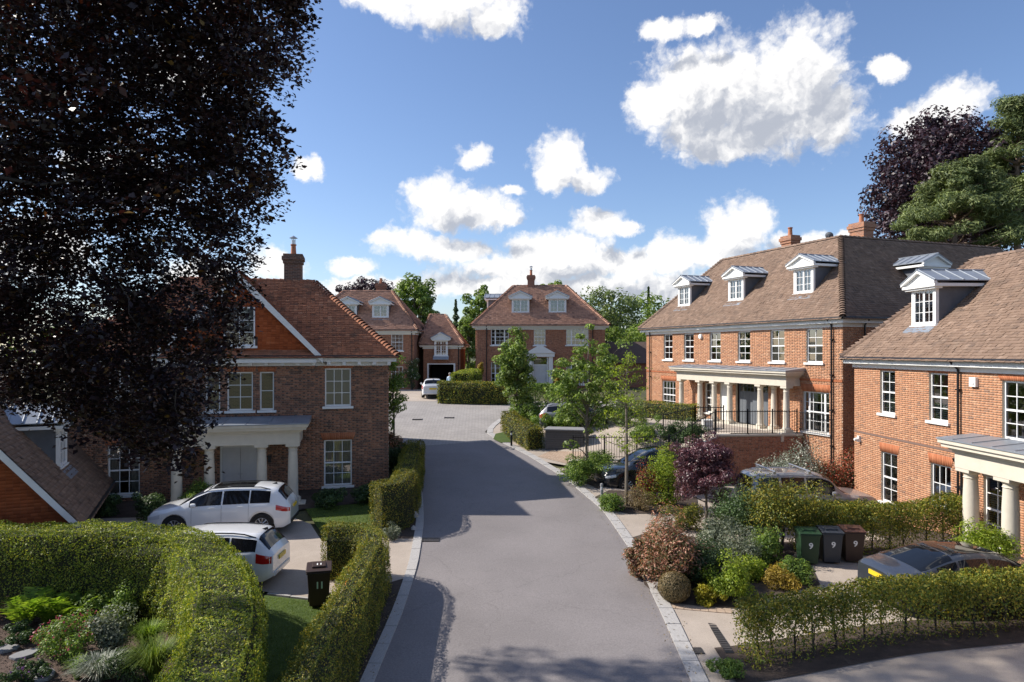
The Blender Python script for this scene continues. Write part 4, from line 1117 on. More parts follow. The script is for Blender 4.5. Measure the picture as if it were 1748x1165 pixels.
MB().box(4.6, 13.95, -1.1, -.004, -.4, .02).build('step', 'stone', hC, bevel=.01)
MB().box(.0, WC, -.03, -.003, 2.52, 2.60).build('string_course', 'brick_rubbed', hC)
PC = 4.1 / 4.1
rC = hip_roof(hC, 0, WC, 0, 20, 5.42, 4.45, (3.1, 4.45, 4.45, 4.45), 'tile_brown', 'FRL', seed=40)
for x in (2.88, 7.95, 13.1): dormer(hC, x, 1.0, 5.42 + 1.32, 1.0, w=1.3, h=1.3, ped=.42)
dormer(hC, WC - .95, 6.7, 5.42 + 1.28, 1.0, w=1.3, h=1.3, ped=.42, rz=R(90))
chimney(hC, 8.1, 4.7, 9.2, 10.6, .78, .6, 'brick_plain_orange', 1)
chimney(hC, 11.57, 6.4, 9.4, 10.85, .95, .7, 'brick_plain_orange', 1)
sd = MB().lathe([(.02, 0), (.2, .05), (.34, .14), (.35, .16)], (0, 0, 0), 18, caps=False).tube([(0, 0, 0), (0, 0, -.25), (.1, 0, -.5)], .02)
sdo = sd.build('satellite_dish', 'lead_dark', hC, (11.4, 4.3, 10.05)); sdo.scale = (.6, .6, .6); sdo.rotation_euler = (R(-60), 0, R(30))
for x in (.55, 15.95): downpipe(hC, x, -2.6 if x > 5 else 0, 5.4)
downpipe(hC, 1.2, -2.6, 5.4, (WC, 0, 0), R(90))
MB().lathe([(.0, -.14), (.13, -.13), (.15, -.09), (.15, -.003)], (6.1, 0, 4.75), 14, 'y', caps=False).build('alarm_box', 'white_paint', hC)
MB().lathe([(.0, -.14), (.13, -.13), (.15, -.09), (.15, -.003)], (0, 0, 0), 14, 'y', caps=False).build('alarm_box', 'white_paint', hC, (WC, 2.0, 4.8), R(90))
jb = MB().tube([(14.1, -.22, 1.0), (15.8, -.22, 1.0)], .018).tube([(14.1, -.22, .2), (15.8, -.22, .2)], .014)
for k in range(17): jb.tube([(14.1 + k * .10625, -.22, .12), (14.1 + k * .10625, -.22, 1.0)], .009, 5)
for x in (14.1, 15.8): jb.tube([(x, -.22, .98), (x, -.01, .98)], .012).tube([(x, -.22, .22), (x, -.01, .22)], .012)
jb.build('window_railing', 'black_metal', hC)

# ------------------------------------------------------------------ house D: nearest house, right edge
YD = math.atan2(-.998, .064)
hD = thing('brick_house', 'nearest orange brick house, cut by the right edge, with white sashes and one front dormer', 'house', (14.3, 28.5, .6), YD)
WD = 18.0
opsD = [(2.25 - .475, 2.25 + .475, 3.67, 5.33), (5.1 - .475, 5.1 + .475, 3.67, 5.33), (8.75 - .85, 8.75 + .85, 3.45, 5.2), (12.5 - .5, 12.5 + .5, 3.67, 5.33), (15.5 - .5, 15.5 + .5, 3.67, 5.33),
        (2.35 - .5, 2.35 + .5, .25, 2.18), (5.2 - .5, 5.2 + .5, .85, 2.2), (7.62 - .47, 7.62 + .47, .18, 2.2), (9.3, 10.4, .0, 2.3)]
brick_wall(hD, WD, -.9, 5.5, opsD, 'brick_orange', 'mortar_light', O3, 0, solo=300, seed=41, key=lambda x, z: np.where((x < 9.2) & (z > 2.2), x, -50 + x))
side_walls(hD, WD, 8.2, -.9, 5.5, 'brick_plain_orange')
window(hD, 2.25, 3.67, .95, 1.66, 2, 4, O3, 0, cover=('shutter', 1.0)); window(hD, 5.1, 3.67, .95, 1.66, 2, 4, O3, 0, cover=('shutter', .55))
window(hD, 8.75, 3.45, 1.7, 1.75, 4, 4, O3, 0); window(hD, 12.5, 3.67, 1.0, 1.66, 2, 4, O3, 0); window(hD, 15.5, 3.67, 1.0, 1.66, 2, 4, O3, 0)
window(hD, 2.35, .25, 1.0, 1.93, 2, 4, O3, 0); window(hD, 5.2, .85, 1.0, 1.35, 3, 2, O3, 0, meet=False, cover=('curtain', .3))
window(hD, 7.62, .18, .94, 2.02, 2, 4, O3, 0, cover=('shutter', .8))
for (a, c, z) in ((1.77, 2.73, 5.335), (4.62, 5.58, 5.335), (7.9, 9.6, 5.205)): lintel(hD, a, c, z, O3, 0, h=.16)
for (a, c, z) in ((1.85, 2.85, 2.185), (4.7, 5.7, 2.205)): lintel(hD, a, c, z, O3, 0, h=.34)
panel_door(hD, 9.85, .02, 1.0, 2.1, 'black_metal', O3, 0)
portico(hD, 7.39, 12.2, .6, .02, 2.46, (7.39, 8.94, 10.65, 12.2), .225, ent=.85)
MB().box(0, 7.2, -.028, -.003, 2.72, 2.795).build('string_course', 'brick_orange', hD)
kD = lambda P: P[:, 0] * 1.0 - P[:, 2] * .6
hip_roof(hD, 0, WD, 0, 8.2, 5.85, 3.9, (1.9, 4, 4.45, 4.45), 'tile_brown', 'FRL', seed=50, solo=300, key=lambda P: np.where(P[:, 0] < 9.5, P[:, 0] - P[:, 2] * .5, -50))
dormer(hD, 2.9, 1.0, 5.85 + 1.18, .876, w=1.35, h=1.42, ped=.45)
dormer(hD, 9.9, 1.0, 5.85 + 1.18, .876, w=1.35, h=1.42, ped=.45)
downpipe(hD, 6.15, -.6, 5.8); downpipe(hD, 6.32, -.6, 2.6)
MB().box(6.66, 6.94, -.11, -.003, 4.95, 5.25).box(6.72, 6.88, -.13, -.111, 5.02, 5.1).build('alarm_box', 'white_paint', hD, bevel=.02)
MB().box(.35, .47, -.1, -.003, 2.35, 2.6).lathe([(.05, -.2), (.08, -.1)], (.41, -.05, 2.45), 10, 'y').build('security_lamp', 'white_paint', hD)

# ------------------------------------------------------------------ house E: far house with white pedimented door
hE = thing('brick_house', 'far red brick house facing the camera, with two dormers and white pedimented doorway', 'house', (-3.3, 62, 3.3), R(-2))
WE = 11.7
opsE = [(2.2 - .8, 2.2 + .8, 3.9, 5.4), (5.8 - .52, 5.8 + .52, 3.9, 5.4), (9.2 - 1.0, 9.2 + 1.0, 3.9, 5.4), (2.2 - .8, 2.2 + .8, .35, 2.35), (9.2 - 1.0, 9.2 + 1.0, .35, 2.35), (5.85 - .62, 5.85 + .62, 0, 2.75)]
brick_wall(hE, WE, -.5, 5.55, opsE, 'brick_red', 'mortar_brown', O3, 0, seed=61)
side_walls(hE, WE, 8.6, -.5, 5.55, 'brick_plain_red')
for z, h in ((3.9, 1.5), (.35, 2.0)):
    window(hE, 2.2, z, 1.6, h, 4, 4, O3, 0, panes=False, mullions=(-.42, .42)); window(hE, 9.2, z, 2.0, h, 5, 4, O3, 0, panes=False, mullions=(-.52, .52), cover=('curtain', .2))
window(hE, 5.8, 3.9, 1.04, 1.5, 3, 4, O3, 0, panes=False)
panel_door(hE, 5.85, .02, 1.2, 2.05, 'door_grey', O3, 0)
MB().poly([(5.25, .12, 2.15), (6.45, .12, 2.15), (6.45, .12, 2.7), (5.25, .12, 2.7)]).build('transom', 'glass', hE)
ds = MB()
for s in (-1, 1): ds.box(5.85 + s * .95 - .2, 5.85 + s * .95 + .2, -.28, -.006, 0, 2.85)
ds.box(4.55, 7.15, -.42, -.006, 2.85, 3.15).prism([(4.45, -.5, 3.16), (7.25, -.5, 3.16), (5.85, -.5, 3.95)], (0, .49, 0)).box(5.15, 5.24, -.1, -.006, 0, 2.85).box(6.46, 6.55, -.1, -.006, 0, 2.85)
ds.build('door_surround', 'white_paint', hE)
MB().box(7.7, 7.84, -.16, -.006, 1.9, 2.2).build('wall_lantern', 'black_metal', hE)
hip_roof(hE, 0, WE, 0, 8.6, 5.75, 3.95, (3.7, 3.7, 4.6, 4.6), 'tile_rust', 'FRL', seed=70, gauge=.16, tw=.2)
for x in (4.05, 7.45): dormer(hE, x, 1.0, 5.75 + 1.12, .86, w=1.6, h=1.3, ped=.5)
dormer(hE, .8, 4.3, 5.75 + 1.1, 1.06, w=1.6, h=1.4, ped=.4, rz=R(-90))
chimney(hE, 5.0, 4.3, 9.2, 10.7, .68, .6, 'brick_plain_red', 1, cowl=True)
for x in (1.0, 10.6): downpipe(hE, x, 0, 5.7)

# ------------------------------------------------------------------ house F and its link wing
hF = thing('brick_house', 'far red brick house partly hidden behind the shaded house, copper tree over its roof', 'house', (-18.6, 60, 3.3))
WF = 10.0
opsF = [(8.5 - .52, 8.5 + .52, 3.4, 4.9), (8.5 - .52, 8.5 + .52, .25, 2.0), (4.5 - .52, 4.5 + .52, 3.4, 4.9), (4.5 - .52, 4.5 + .52, .25, 2.0)]
brick_wall(hF, WF, -.5, 5.05, opsF, 'brick_red', 'mortar_brown', O3, 0, seed=64)
side_walls(hF, WF, 9, -.5, 5.05, 'brick_plain_red')
for x in (8.5, 4.5):
    window(hF, x, 3.4, 1.04, 1.5, 3, 4, O3, 0, panes=False, cover=('curtain', .25)); window(hF, x, .25, 1.04, 1.75, 3, 4, O3, 0, panes=False)
hip_roof(hF, 0, WF, 0, 9, 5.25, 3.75, (3.2, 3.0, 4.4, 4.4), 'tile_rust', 'FR', seed=90, gauge=.16, tw=.2)
for x in (4.0, 6.85): dormer(hF, x, .95, 5.25 + 1.08, .85, w=1.45, h=1.2, ped=.45)
chimney(hF, 6.2, 4.6, 8.4, 9.75, .8, .7, 'brick_plain_red', 1)
downpipe(hF, 9.8, 0, 5.2)
hG = thing('garage_wing', 'low link wing with open dark garage, orange tile-hung wall and one small dormer', 'house', (-8.05, 62, 3.3))
WG = 3.35
brick_wall(hG, WG, -.5, 3.85, [(.5, 2.75, 0, 2.15), (1.65 - .55, 1.65 + .55, 2.9, 3.85)], 'brick_red', 'mortar_brown', O3, 0, seed=66)
V, Fq, T = [], [], []
for r in range(38):
    for k in range(36):
        z, a = .3 + r * .1, k * .17 + (.085 if r % 2 else 0); c = a + .165; b = len(V); l = .04 + rng.normal(0, .003)
        V += [(WG + l, a, z - .02), (WG + l, c, z - .02), (WG + .012, c, z + .115), (WG + .012, a, z + .115), (WG + l - .02, a, z - .02), (WG + l - .02, c, z - .02)]
        Fq += [(b, b+1, b+2, b+3), (b+4, b+5, b+1, b)]; T += [rng.beta(2, 2)] * 2
side_walls(hG, WG, 6.3, -.5, 3.85, 'brick_plain_red')
o = obj('hung_tiles', mesh_np('hung_tiles', V, Fq, T), 'tile_hung', hG); o['kind'] = 'stuff'
MB().box(.35, .5, -.05, .1, 0, 2.25).box(2.75, 2.9, -.05, .1, 0, 2.25).box(.5, 2.75, -.05, .1, 2.15, 2.25).build('garage_frame', 'white_paint', hG)
MB().box(.3, 2.9, 4, 4.1, 0, 2.3).build('garage_dark_screen', 'indoor_shade', hG)  # screen short of the back wall, painted dark as the garage's inner shade
hip_roof(hG, 0, WG, 0, 6.3, 4.0, 2.85, (.6, 2.0, 3.4, 3.4), 'tile_rust', 'FR', seed=95, gauge=.16, tw=.2)
dormer(hG, 1.65, -.44, 2.9, 1.0, w=1.2, h=1.45, ped=.45)
downpipe(hG, 3.2, 0, 3.95)
hS = thing('outbuilding', 'low dark-roofed outbuilding right of the far house, half hidden by trees', 'shed', (9.2, 64, 3.3))
MB().box(0, 4, 0, 4, -.5, 2.2).build('wall', 'brick_plain_red', hS)
sr = MB().prism([(-.3, -.3, 2.2), (4.3, -.3, 2.2), (4.3, 2, 4.2), (-.3, 2, 4.2)], (0, 0, .06)).prism([(-.3, 4.3, 2.2), (4.3, 4.3, 2.2), (4.3, 2, 4.2), (-.3, 2, 4.2)], (0, 0, .06))
sr.build('roof', 'roof_underlay', hS)

# ------------------------------------------------------------------ terrace wall, steps, railings
def railing(label, pts, h=1.05, name='railing', posts=1.6):
    t = thing(name, label, 'railing', pts[0])
    o = Vector(pts[0]); P = [Vector(p) - o for p in pts]
    up = Vector((0, 0, h))
    MB().tube([p + up for p in P], .022, 6).build('top_rail', 'black_metal', t)
    MB().tube([p + Vector((0, 0, .12)) for p in P], .014, 6).build('bottom_rail', 'black_metal', t)
    b = MB()
    for a, c in zip(P[:-1], P[1:]):
        n = max(2, int((c - a).length / .12))
        for k in range(n):
            q = a.lerp(c, k / n); b.tube([q + Vector((0, 0, .04)), q + up + Vector((0, 0, .07))], .013, 4)
        m = max(1, round((c - a).length / posts))
        for k in range(m + 1):
            q = a.lerp(c, k / m); MB().box(q.x - .025, q.x + .025, q.y - .025, q.y + .025, q.z - .03, q.z + h + .12).build('post', 'black_metal', t)
    bo = b.build('balusters', 'black_metal', t); bo['kind'] = 'stuff'
    return t
def wall_run(label, pts, zb, tops, thick=.36, cope=True):
    t = thing('retaining_wall', label, 'wall', (pts[0][0], pts[0][1], 0))
    for i in range(len(pts) - 1):
        a, c = Vector(pts[i]), Vector(pts[i + 1]); u = c - a; L = u.length; rz = math.atan2(u.y, u.x); loc = (a.x - pts[0][0], a.y - pts[0][1], 0)
        ta, tb = tops[i], tops[i + 1]
        w = brick_wall(t, L, zb, max(ta, tb), [], 'brick_red', 'mortar_brown', loc, rz, seed=100 + i, clip=lambda x, z: z + .04 < ta + (tb - ta) * x / L, name='wall_face')
        # the mortar face must follow the slope too
        w.data.clear_geometry(); w.data.from_pydata([(0, 0, zb), (L, 0, zb), (L, 0, tb), (0, 0, ta), (0, thick, zb), (L, thick, zb), (L, thick, tb), (0, thick, ta)], [], [(0, 1, 2, 3), (1, 5, 6, 2), (5, 4, 7, 6), (4, 0, 3, 7), (3, 2, 6, 7)])
        if cope: MB().prism([(-.03, -.05, ta), (-.03, thick + .05, ta), (-.03, thick + .05, ta + .07), (-.03, -.05, ta + .07)], (L + .06, 0, tb - ta)).build('coping', 'stone', t, loc, rz)
    return t
wall_run('low brick retaining wall under the long railing, beside the black car', [(2.75, 32.2), (7.4, 32.08), (9.6, 32.12)], -.3, [1.45, 1.5, 2.62])
wall_run('tall brick terrace wall with corner pier in front of the colonnade', [(9.6, 32.12), (11.2, 32.26), (13.78, 32.42)], -.3, [2.68, 2.68, 2.68])
railing('long black railing on the low wall behind the thin tree', [(2.9, 32.42, 1.53), (7.4, 32.28, 1.57)])
railing('sloping black railing climbing the steps beside the purple maple', [(7.45, 32.26, 1.57), (9.6, 32.3, 2.76)])
railing('level black railing on the terrace wall before the grey garage door', [(9.65, 32.3, 2.76), (11.2, 32.44, 2.76), (13.6, 32.58, 2.76)])
railing('black railing at the back of the steps, left of the white door', [(7.6, 34.3, 2.4), (9.2, 34.3, 2.8), (10.6, 34.2, 2.8)])
st = thing('stone_steps', 'pale stone steps climbing to the colonnade between black railings', 'steps', (8.2, 33, 2.2))
for k in range(4): MB().box(k * .32, 2.2, -.5, .75, k * .15 - .3, k * .15).build('tread', 'stone', st)
# timber bin store by the kerb hedge
bs = thing('bin_store', 'dark slatted bin store with pale lid behind the roadside hedge', 'store', (1.75, 35.3, float(H(1.75, 35.3))), R(-12))
MB().box(.04, 1.9, .04, 1.1, -.2, 1.04).build('carcass', 'black_plastic', bs)
for k in range(9):
    MB().box(0, 1.94, 0, .03, .02 + k * .115, .12 + k * .115).build('slat', 'store_board', bs)
    MB().box(-.03, 0, 0, 1.12, .02 + k * .115, .12 + k * .115).build('slat', 'store_board', bs)
MB().box(-.08, 2.0, -.08, 1.2, 1.06, 1.12).build('lid', 'paving_slab', bs)

# ------------------------------------------------------------------ foliage kit
def unit(a): return a / np.maximum(np.linalg.norm(a, axis=1, keepdims=True), 1e-9)
def leaf_mesh(name, P, N, size, aspect=.55, fold=.18, rng=RNG, D=None):
    n = len(P); size = np.broadcast_to(np.asarray(size, float), (n,)) * rng.uniform(.7, 1.25, n)
    N = unit(N); D = unit(rng.normal(size=(n, 3)) if D is None else D)
    D = unit(D - (D * N).sum(1, keepdims=True) * N); S = np.cross(N, D)
    s = size[:, None]; w = s * aspect / 2
    V = np.stack([P - D * s * .5, P + S * w - D * s * .05 + N * s * fold * .5, P + D * s * .5 - N * s * fold * .3, P - S * w - D * s * .05 + N * s * fold * .5], 1)
    F = np.arange(n * 4).reshape(n, 4)
    return mesh_np(name, V.reshape(-1, 3), F)
def foliage(parent, name, P, N, size, lm, aspect=.55, rng=RNG, D=None, fold=.18, origin=(0, 0, 0)):
    o = obj(name, leaf_mesh(name, np.asarray(P) - np.asarray(origin), N, size, aspect, fold, rng, D), lm, parent)
    return o
def blobs(centers, radii, per, rng, flat=.8, up=.5, shell=.55):
    """leaf clumps: points on soft shells round each centre"""
    k = len(centers); n = k * per
    d = unit(rng.normal(size=(n, 3))); r = shell + (1 - shell) * rng.random(n) ** .6
    C = np.repeat(centers, per, 0); Rr = np.repeat(np.broadcast_to(radii, (k,)), per)
    off = d * (r * Rr)[:, None]; off[:, 2] *= flat
    N = unit(d + rng.normal(size=(n, 3)) * .55 + np.array([0, 0, up]))
    return C + off, N
def crown_centers(c, rad, k, rng, inner=.35, noise=.18, lower=-.85):
    d = unit(rng.normal(size=(k * 3, 3))); d = d[d[:, 2] > lower][:k]
    r = (inner + (1 - inner) * rng.random(len(d)) ** .55) * (1 + rng.normal(0, noise, len(d)))
    return np.array(c) + d * r[:, None] * np.array(rad)
def limb_tubes(mb, base, top, targets, r0, rng, seg=5, wob=.08, rl=.35):
    base, top = Vector(base), Vector(top); H_ = (top - base).length; n = 7
    pts = [base.lerp(top, i / n) + Vector((rng.normal(0, wob), rng.normal(0, wob), 0)) * (0 if i == 0 else 1) * min(1, H_ / 6) for i in range(n + 1)]
    mb.tube([base - Vector((0, 0, .15))] + pts, [r0 * 1.35] + [r0 * (1 - .8 * i / n) for i in range(n + 1)], 9)
    for t in targets:
        t = Vector(t); f = min(max((t.z - base.z) / max(top.z - base.z, .1) * .75 - .05, .12), .95)
        a = base.lerp(top, f); i = min(int(f * n), n); ra = r0 * (1 - .8 * f) * rl * 1.6
        m = a.lerp(t, .5) + Vector((0, 0, .06 * (t - a).length)) + Vector(tuple(rng.normal(0, .05, 3))) * (t - a).length
        mb.tube([a, a.lerp(m, .5), m, m.lerp(t, .5) - Vector((0, 0, .01)), t], [ra, ra * .8, ra * .55, ra * .35, ra * .12], seg)
def tree(name, label, base, top, crad, ccen, lm, nclump, per, leaf, trunk_r, bark='bark_grey', seed=1, clr=.6, group=None, inner=.35, aspect=.55, limbs=18, lower=-.85, noise=.18, flat=.8, extra=None):
    rng = np.random.default_rng(seed); base = Vector(base)
    t = thing(name, label, 'tree', base, 0, group)
    cc = crown_centers(ccen, crad, nclump, rng, inner, noise, lower)
    if extra is not None: cc = np.concatenate([cc, extra])
    P, N = blobs(cc, clr * rng.uniform(.6, 1.25, len(cc)), per, rng, flat)
    mb = MB(); limb_tubes(mb, (0, 0, 0), Vector(top) - base, [Vector(c) - base for c in cc[rng.permutation(len(cc))[:limbs]]], trunk_r, rng)
    mb.build('trunk', bark, t, smooth=True)
    foliage(t, 'crown', P, N, leaf, lm, aspect, rng, origin=tuple(base))
    return t
def path_np(path, step=.15):
    P = np.array([(p[0], p[1]) for p in path], float); d = np.r_[0, np.cumsum(np.hypot(*np.diff(P, axis=0).T))]
    n = max(3, int(d[-1] / step)); s = np.linspace(0, d[-1], n); X, Y = np.interp(s, d, P[:, 0]), np.interp(s, d, P[:, 1])
    k = max(1, int(n / 14)) if len(path) > 2 else 0
    for _ in range(k * 3):
        X[1:-1] = (X[:-2] + 2 * X[1:-1] + X[2:]) / 4; Y[1:-1] = (Y[:-2] + 2 * Y[1:-1] + Y[2:]) / 4
    s = np.r_[0, np.cumsum(np.hypot(np.diff(X), np.diff(Y)))]
    return s, X, Y
def hedge(label, path, width, height, lm, density=600, leaf=.06, seed=1, lump=.05, sparse=False, group=None, rnd=.22, name='hedge', base=None, aspect=.45, stem_step=.5, bare=.45):
    rng = np.random.default_rng(seed); s, X, Y = path_np(path); L = s[-1]; hw = width / 2
    ox, oy = X[0], Y[0]; oz = float(H(ox, oy)) if base is None else base
    t = thing(name, label, 'hedge', (ox, oy, oz), 0, group)
    tx, ty = np.gradient(X, s), np.gradient(Y, s)
    hs = np.array([height(v) if callable(height) else height for v in s / L])
    zb = (H(X, Y) if base is None else np.full(len(X), base))
    def place(ss, lat, z):
        x, y = np.interp(ss, s, X), np.interp(ss, s, Y); a, b = np.interp(ss, s, tx), np.interp(ss, s, ty); m = np.hypot(a, b); a, b = a / m, b / m
        return np.stack([x + b * lat, y - a * lat, np.interp(ss, s, zb) + z], 1), np.stack([a, b, 0 * a], 1), np.stack([b, -a, 0 * a], 1)
    def bump(a, b): return lump * (np.sin(a * 2.1 + seed) * np.sin(b * 2.7 + 1) + .7 * np.sin(a * 5.3 + 2 * seed) * np.sin(b * 4.9) + .5 * np.sin(a * 11 + b * 9))
    hm = float(hs.mean()); per = 2 * hm + width
    n = int(density * (L * per + 2 * width * hm)); q = rng.random(n) * (L * per + 2 * width * hm)
    body = q < L * per; ss = np.where(body, rng.random(n) * L, 0.0); u = rng.random(n) * per
    hh = np.interp(ss, s, hs)
    zfr = np.where(u < hm, u / hm, np.where(u < hm + width, 1, (per - u) / hm)); lat = np.where(u < hm, -hw, np.where(u < hm + width, u - hm - hw, hw))
    nl = np.where(u < hm, -1., np.where(u < hm + width, 0, 1.)); nz = np.where((u > hm) & (u < hm + width), 1., .12)
    # ends
    e = ~body; end = rng.random(n) < .5; ss = np.where(e, np.where(end, 0., L), ss); zfr = np.where(e, rng.random(n), zfr); lat = np.where(e, (rng.random(n) - .5) * width, lat)
    nl = np.where(e, 0, nl); nz = np.where(e, .1, nz); na = np.where(e, np.where(end, -1., 1.), 0.)
    hh = np.interp(ss, s, hs); z = zfr * hh
    # rounded shoulders
    edge = np.clip((z - (hh - rnd)) / rnd, 0, 1); lat = np.sign(lat) * np.minimum(np.abs(lat), hw - (1 - np.sqrt(np.clip(1 - edge ** 2, 0, 1))) * rnd)
    inn = -np.abs(rng.exponential(.05, n)) + bump(ss, u) + rng.normal(0, .018, n)
    keep = np.ones(n, bool)
    if sparse:
        inn -= rng.random(n) ** 2 * hw * .9
        col = .5 + .5 * np.cos(ss / stem_step * 2 * math.pi + np.sin(ss * 1.3) * 1.2)
        lowp = np.clip((zfr - bare * .55) / (bare * .75), 0, 1)
        keep = rng.random(n) < np.maximum(lowp, .10 + .38 * col ** 2)
    P, Ta, La = place(ss, lat, np.maximum(z, .03))
    Nn = Ta * na[:, None] + La * nl[:, None] + np.array([0, 0, 1]) * nz[:, None]
    P = P + unit(Nn) * inn[:, None]
    N = unit(unit(Nn) + rng.normal(size=(n, 3)) * .6)
    foliage(t, 'foliage', P[keep], N[keep], leaf, lm, aspect, rng, origin=(ox, oy, oz))
    if not sparse:
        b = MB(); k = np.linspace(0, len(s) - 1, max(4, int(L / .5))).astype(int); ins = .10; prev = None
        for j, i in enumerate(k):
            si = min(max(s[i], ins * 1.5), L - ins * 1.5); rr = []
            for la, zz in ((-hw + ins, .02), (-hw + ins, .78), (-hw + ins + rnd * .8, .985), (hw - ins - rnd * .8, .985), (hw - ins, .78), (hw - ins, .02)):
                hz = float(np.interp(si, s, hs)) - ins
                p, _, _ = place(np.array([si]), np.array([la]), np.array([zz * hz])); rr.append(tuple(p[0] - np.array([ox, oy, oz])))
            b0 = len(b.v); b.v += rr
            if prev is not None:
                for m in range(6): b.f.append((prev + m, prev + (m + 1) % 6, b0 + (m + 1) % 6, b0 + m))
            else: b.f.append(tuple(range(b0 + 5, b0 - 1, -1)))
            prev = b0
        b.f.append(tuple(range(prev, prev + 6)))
        b.build('dark_core', 'dark_core', t)  # closed solid core, its dark colour standing for shade among the leaves
    else:
        for v in np.arange(stem_step / 2, L, stem_step):
            v = v + rng.normal(0, .06); v = min(max(v, .05), L - .05); p, a, la = place(np.array([v]), np.array([rng.normal(0, .08)]), np.array([0.])); p = Vector(p[0] - np.array([ox, oy, oz])); hz = float(np.interp(v, s, hs))
            mb = MB(); mb.tube([p, p + Vector((rng.normal(0, .05), rng.normal(0, .05), hz * .45)), p + Vector((rng.normal(0, .09), rng.normal(0, .09), hz * .9))], [.028, .02, .006], 5)
            for _ in range(7):
                f = rng.uniform(.1, .6); a0 = p + Vector((0, 0, hz * f)); dd = Vector((rng.normal(0, .22), rng.normal(0, .22), hz * rng.uniform(.2, .38)))
                mb.tube([a0, a0 + dd * .5 + Vector((0, 0, .02)), a0 + dd], [.010, .007, .003], 4)
            mb.build('stem', 'bark_dark', t)
    return t
def shrub(label, p, w, h, lm, n=2600, leaf=.07, seed=1, clumps=22, cat='shrub', aspect=.5, up=.5, depth=None, name='shrub', flowers=None, stems=6, group=None, clr=.26, lift=.0, shell=.4, ball=False):
    rng = np.random.default_rng(seed); p = Vector(p); t = thing(name, label, cat, p, 0, group); dw = (depth or w) / 2; n = int(n * 1.7)
    if ball:
        d = unit(rng.normal(size=(n, 3))); P = d * (1 + rng.normal(0, .025, n))[:, None] * np.array([w / 2, dw, h / 2]) + np.array([0, 0, h / 2]); N = unit(d + rng.normal(size=(n, 3)) * .4)
        MB().lathe([(.05, .05), (w * .3, h * .12), (w * .43, h * .4), (w * .42, h * .65), (w * .28, h * .88), (.02, h * .95)], (0, 0, 0), 14).build('dark_core', 'dark_core', t, smooth=True)  # solid core, coloured dark for the shaded inside of the ball
    else:
        cc = crown_centers((0, 0, lift * h + h * (1 - lift) * .48), (w / 2 * .8, dw * .8, h * (1 - lift) * .42), clumps, rng, .25, .26, -1.1)
        cc[:, 2] = np.maximum(cc[:, 2], .06 + lift * h)
        P, N = blobs(cc, clr * min(w, h) * rng.uniform(.7, 1.3, len(cc)), max(8, n // len(cc)), rng, .9, up, shell); P[:, 2] = np.maximum(P[:, 2], .02)
        for k in range(stems):
            c = Vector(cc[rng.integers(len(cc))]); b = Vector((rng.normal(0, .05), rng.normal(0, .05), -.03))
            MB().tube([b, b.lerp(c, .5) + Vector((0, 0, .1 * h)), c], [.02 + .008 * h, .012 + .004 * h, .004], 5).build('stem', 'bark_dark', t)
    foliage(t, 'foliage', P, N, leaf, lm, aspect, rng)
    if flowers:
        fm, fn, fs = flowers; k = rng.choice(len(P), fn); Q = P[k] + np.array([0, 0, .03]) + N[k] * .03
        Q = Q[Q[:, 2] > h * .25]
        P2 = np.repeat(Q, 4, 0) + rng.normal(0, fs * .4, (len(Q) * 4, 3))
        fo2 = foliage(t, 'flowers', P2, unit(rng.normal(size=(len(P2), 3)) + np.array([0, 0, 1])), fs, fm, .8, rng); fo2['kind'] = 'stuff'
    return t
def fern(label, p, r=.5, fronds=16, lm='leaf_fern', seed=1, name='fern'):
    rng = np.random.default_rng(seed); t = thing(name, label, 'plant', p); P, N, D = [], [], []
    rib = MB()
    for k in range(fronds):
        a = 2 * math.pi * k / fronds + rng.normal(0, .2); L = r * rng.uniform(.8, 1.15); lean = rng.uniform(.3, .85)
        pts = [np.array([math.cos(a) * L * lean * u, math.sin(a) * L * lean * u, L * 1.2 * (u - .36 * u * u * (lean + .2))]) for u in np.linspace(0, 1, 14)]
        rib.tube([tuple(q) for q in pts[::3]], [.008, .006, .005, .004, .002][:len(pts[::3])], 4)
        for i in range(2, 14):
            d = pts[i] - pts[i - 1]; side = np.cross(d, [0, 0, 1]); side /= np.linalg.norm(side) + 1e-9; ll = .17 * r / .5 * math.sin(math.pi * (i + 1) / 15.5)
            for s in (-1, 1):
                for sub in (0,):
                    P.append(pts[i] - d * sub + side * s * ll * .5); N.append(np.cross(side, d) / (np.linalg.norm(d) + 1e-9) + rng.normal(0, .15, 3)); D.append(side * s + d * 4)
    rib.build('rib', 'leaf_green', t)
    foliage(t, 'fronds', np.array(P), np.array(N), .17 * r / .5, lm, .2, rng, D=np.array(D), fold=.05)
    return t
def tuft(label, p, r=.45, h=.6, n=700, lm='grass_blade', seed=1, name='grass_clump', flowers=None):
    rng = np.random.default_rng(seed); t = thing(name, label, 'plant', p); V, F = [], []
    for k in range(n):
        a = rng.uniform(0, 2 * math.pi); b0 = rng.uniform(0, .12) * r; lean = rng.uniform(.1, 1.0) * r; hh = h * rng.uniform(.6, 1.1); w = .007
        d = np.array([math.cos(a), math.sin(a), 0]); s = np.array([-d[1], d[0], 0]) * w
        q = [d * b0, d * (b0 + lean * .35) + [0, 0, hh * .6], d * (b0 + lean * .75) + [0, 0, hh * .92], d * (b0 + lean * 1.1) + [0, 0, hh * .85]]
        b = len(V)
        for i, x in enumerate(q): V += [x - s * (1, .9, .6, .1)[i], x + s * (1, .9, .6, .1)[i]]
        for i in range(3): F.append((b + 2 * i, b + 2 * i + 1, b + 2 * i + 3, b + 2 * i + 2))
    obj('blades', mesh_np('blades', V, F), lm, t)
    return t

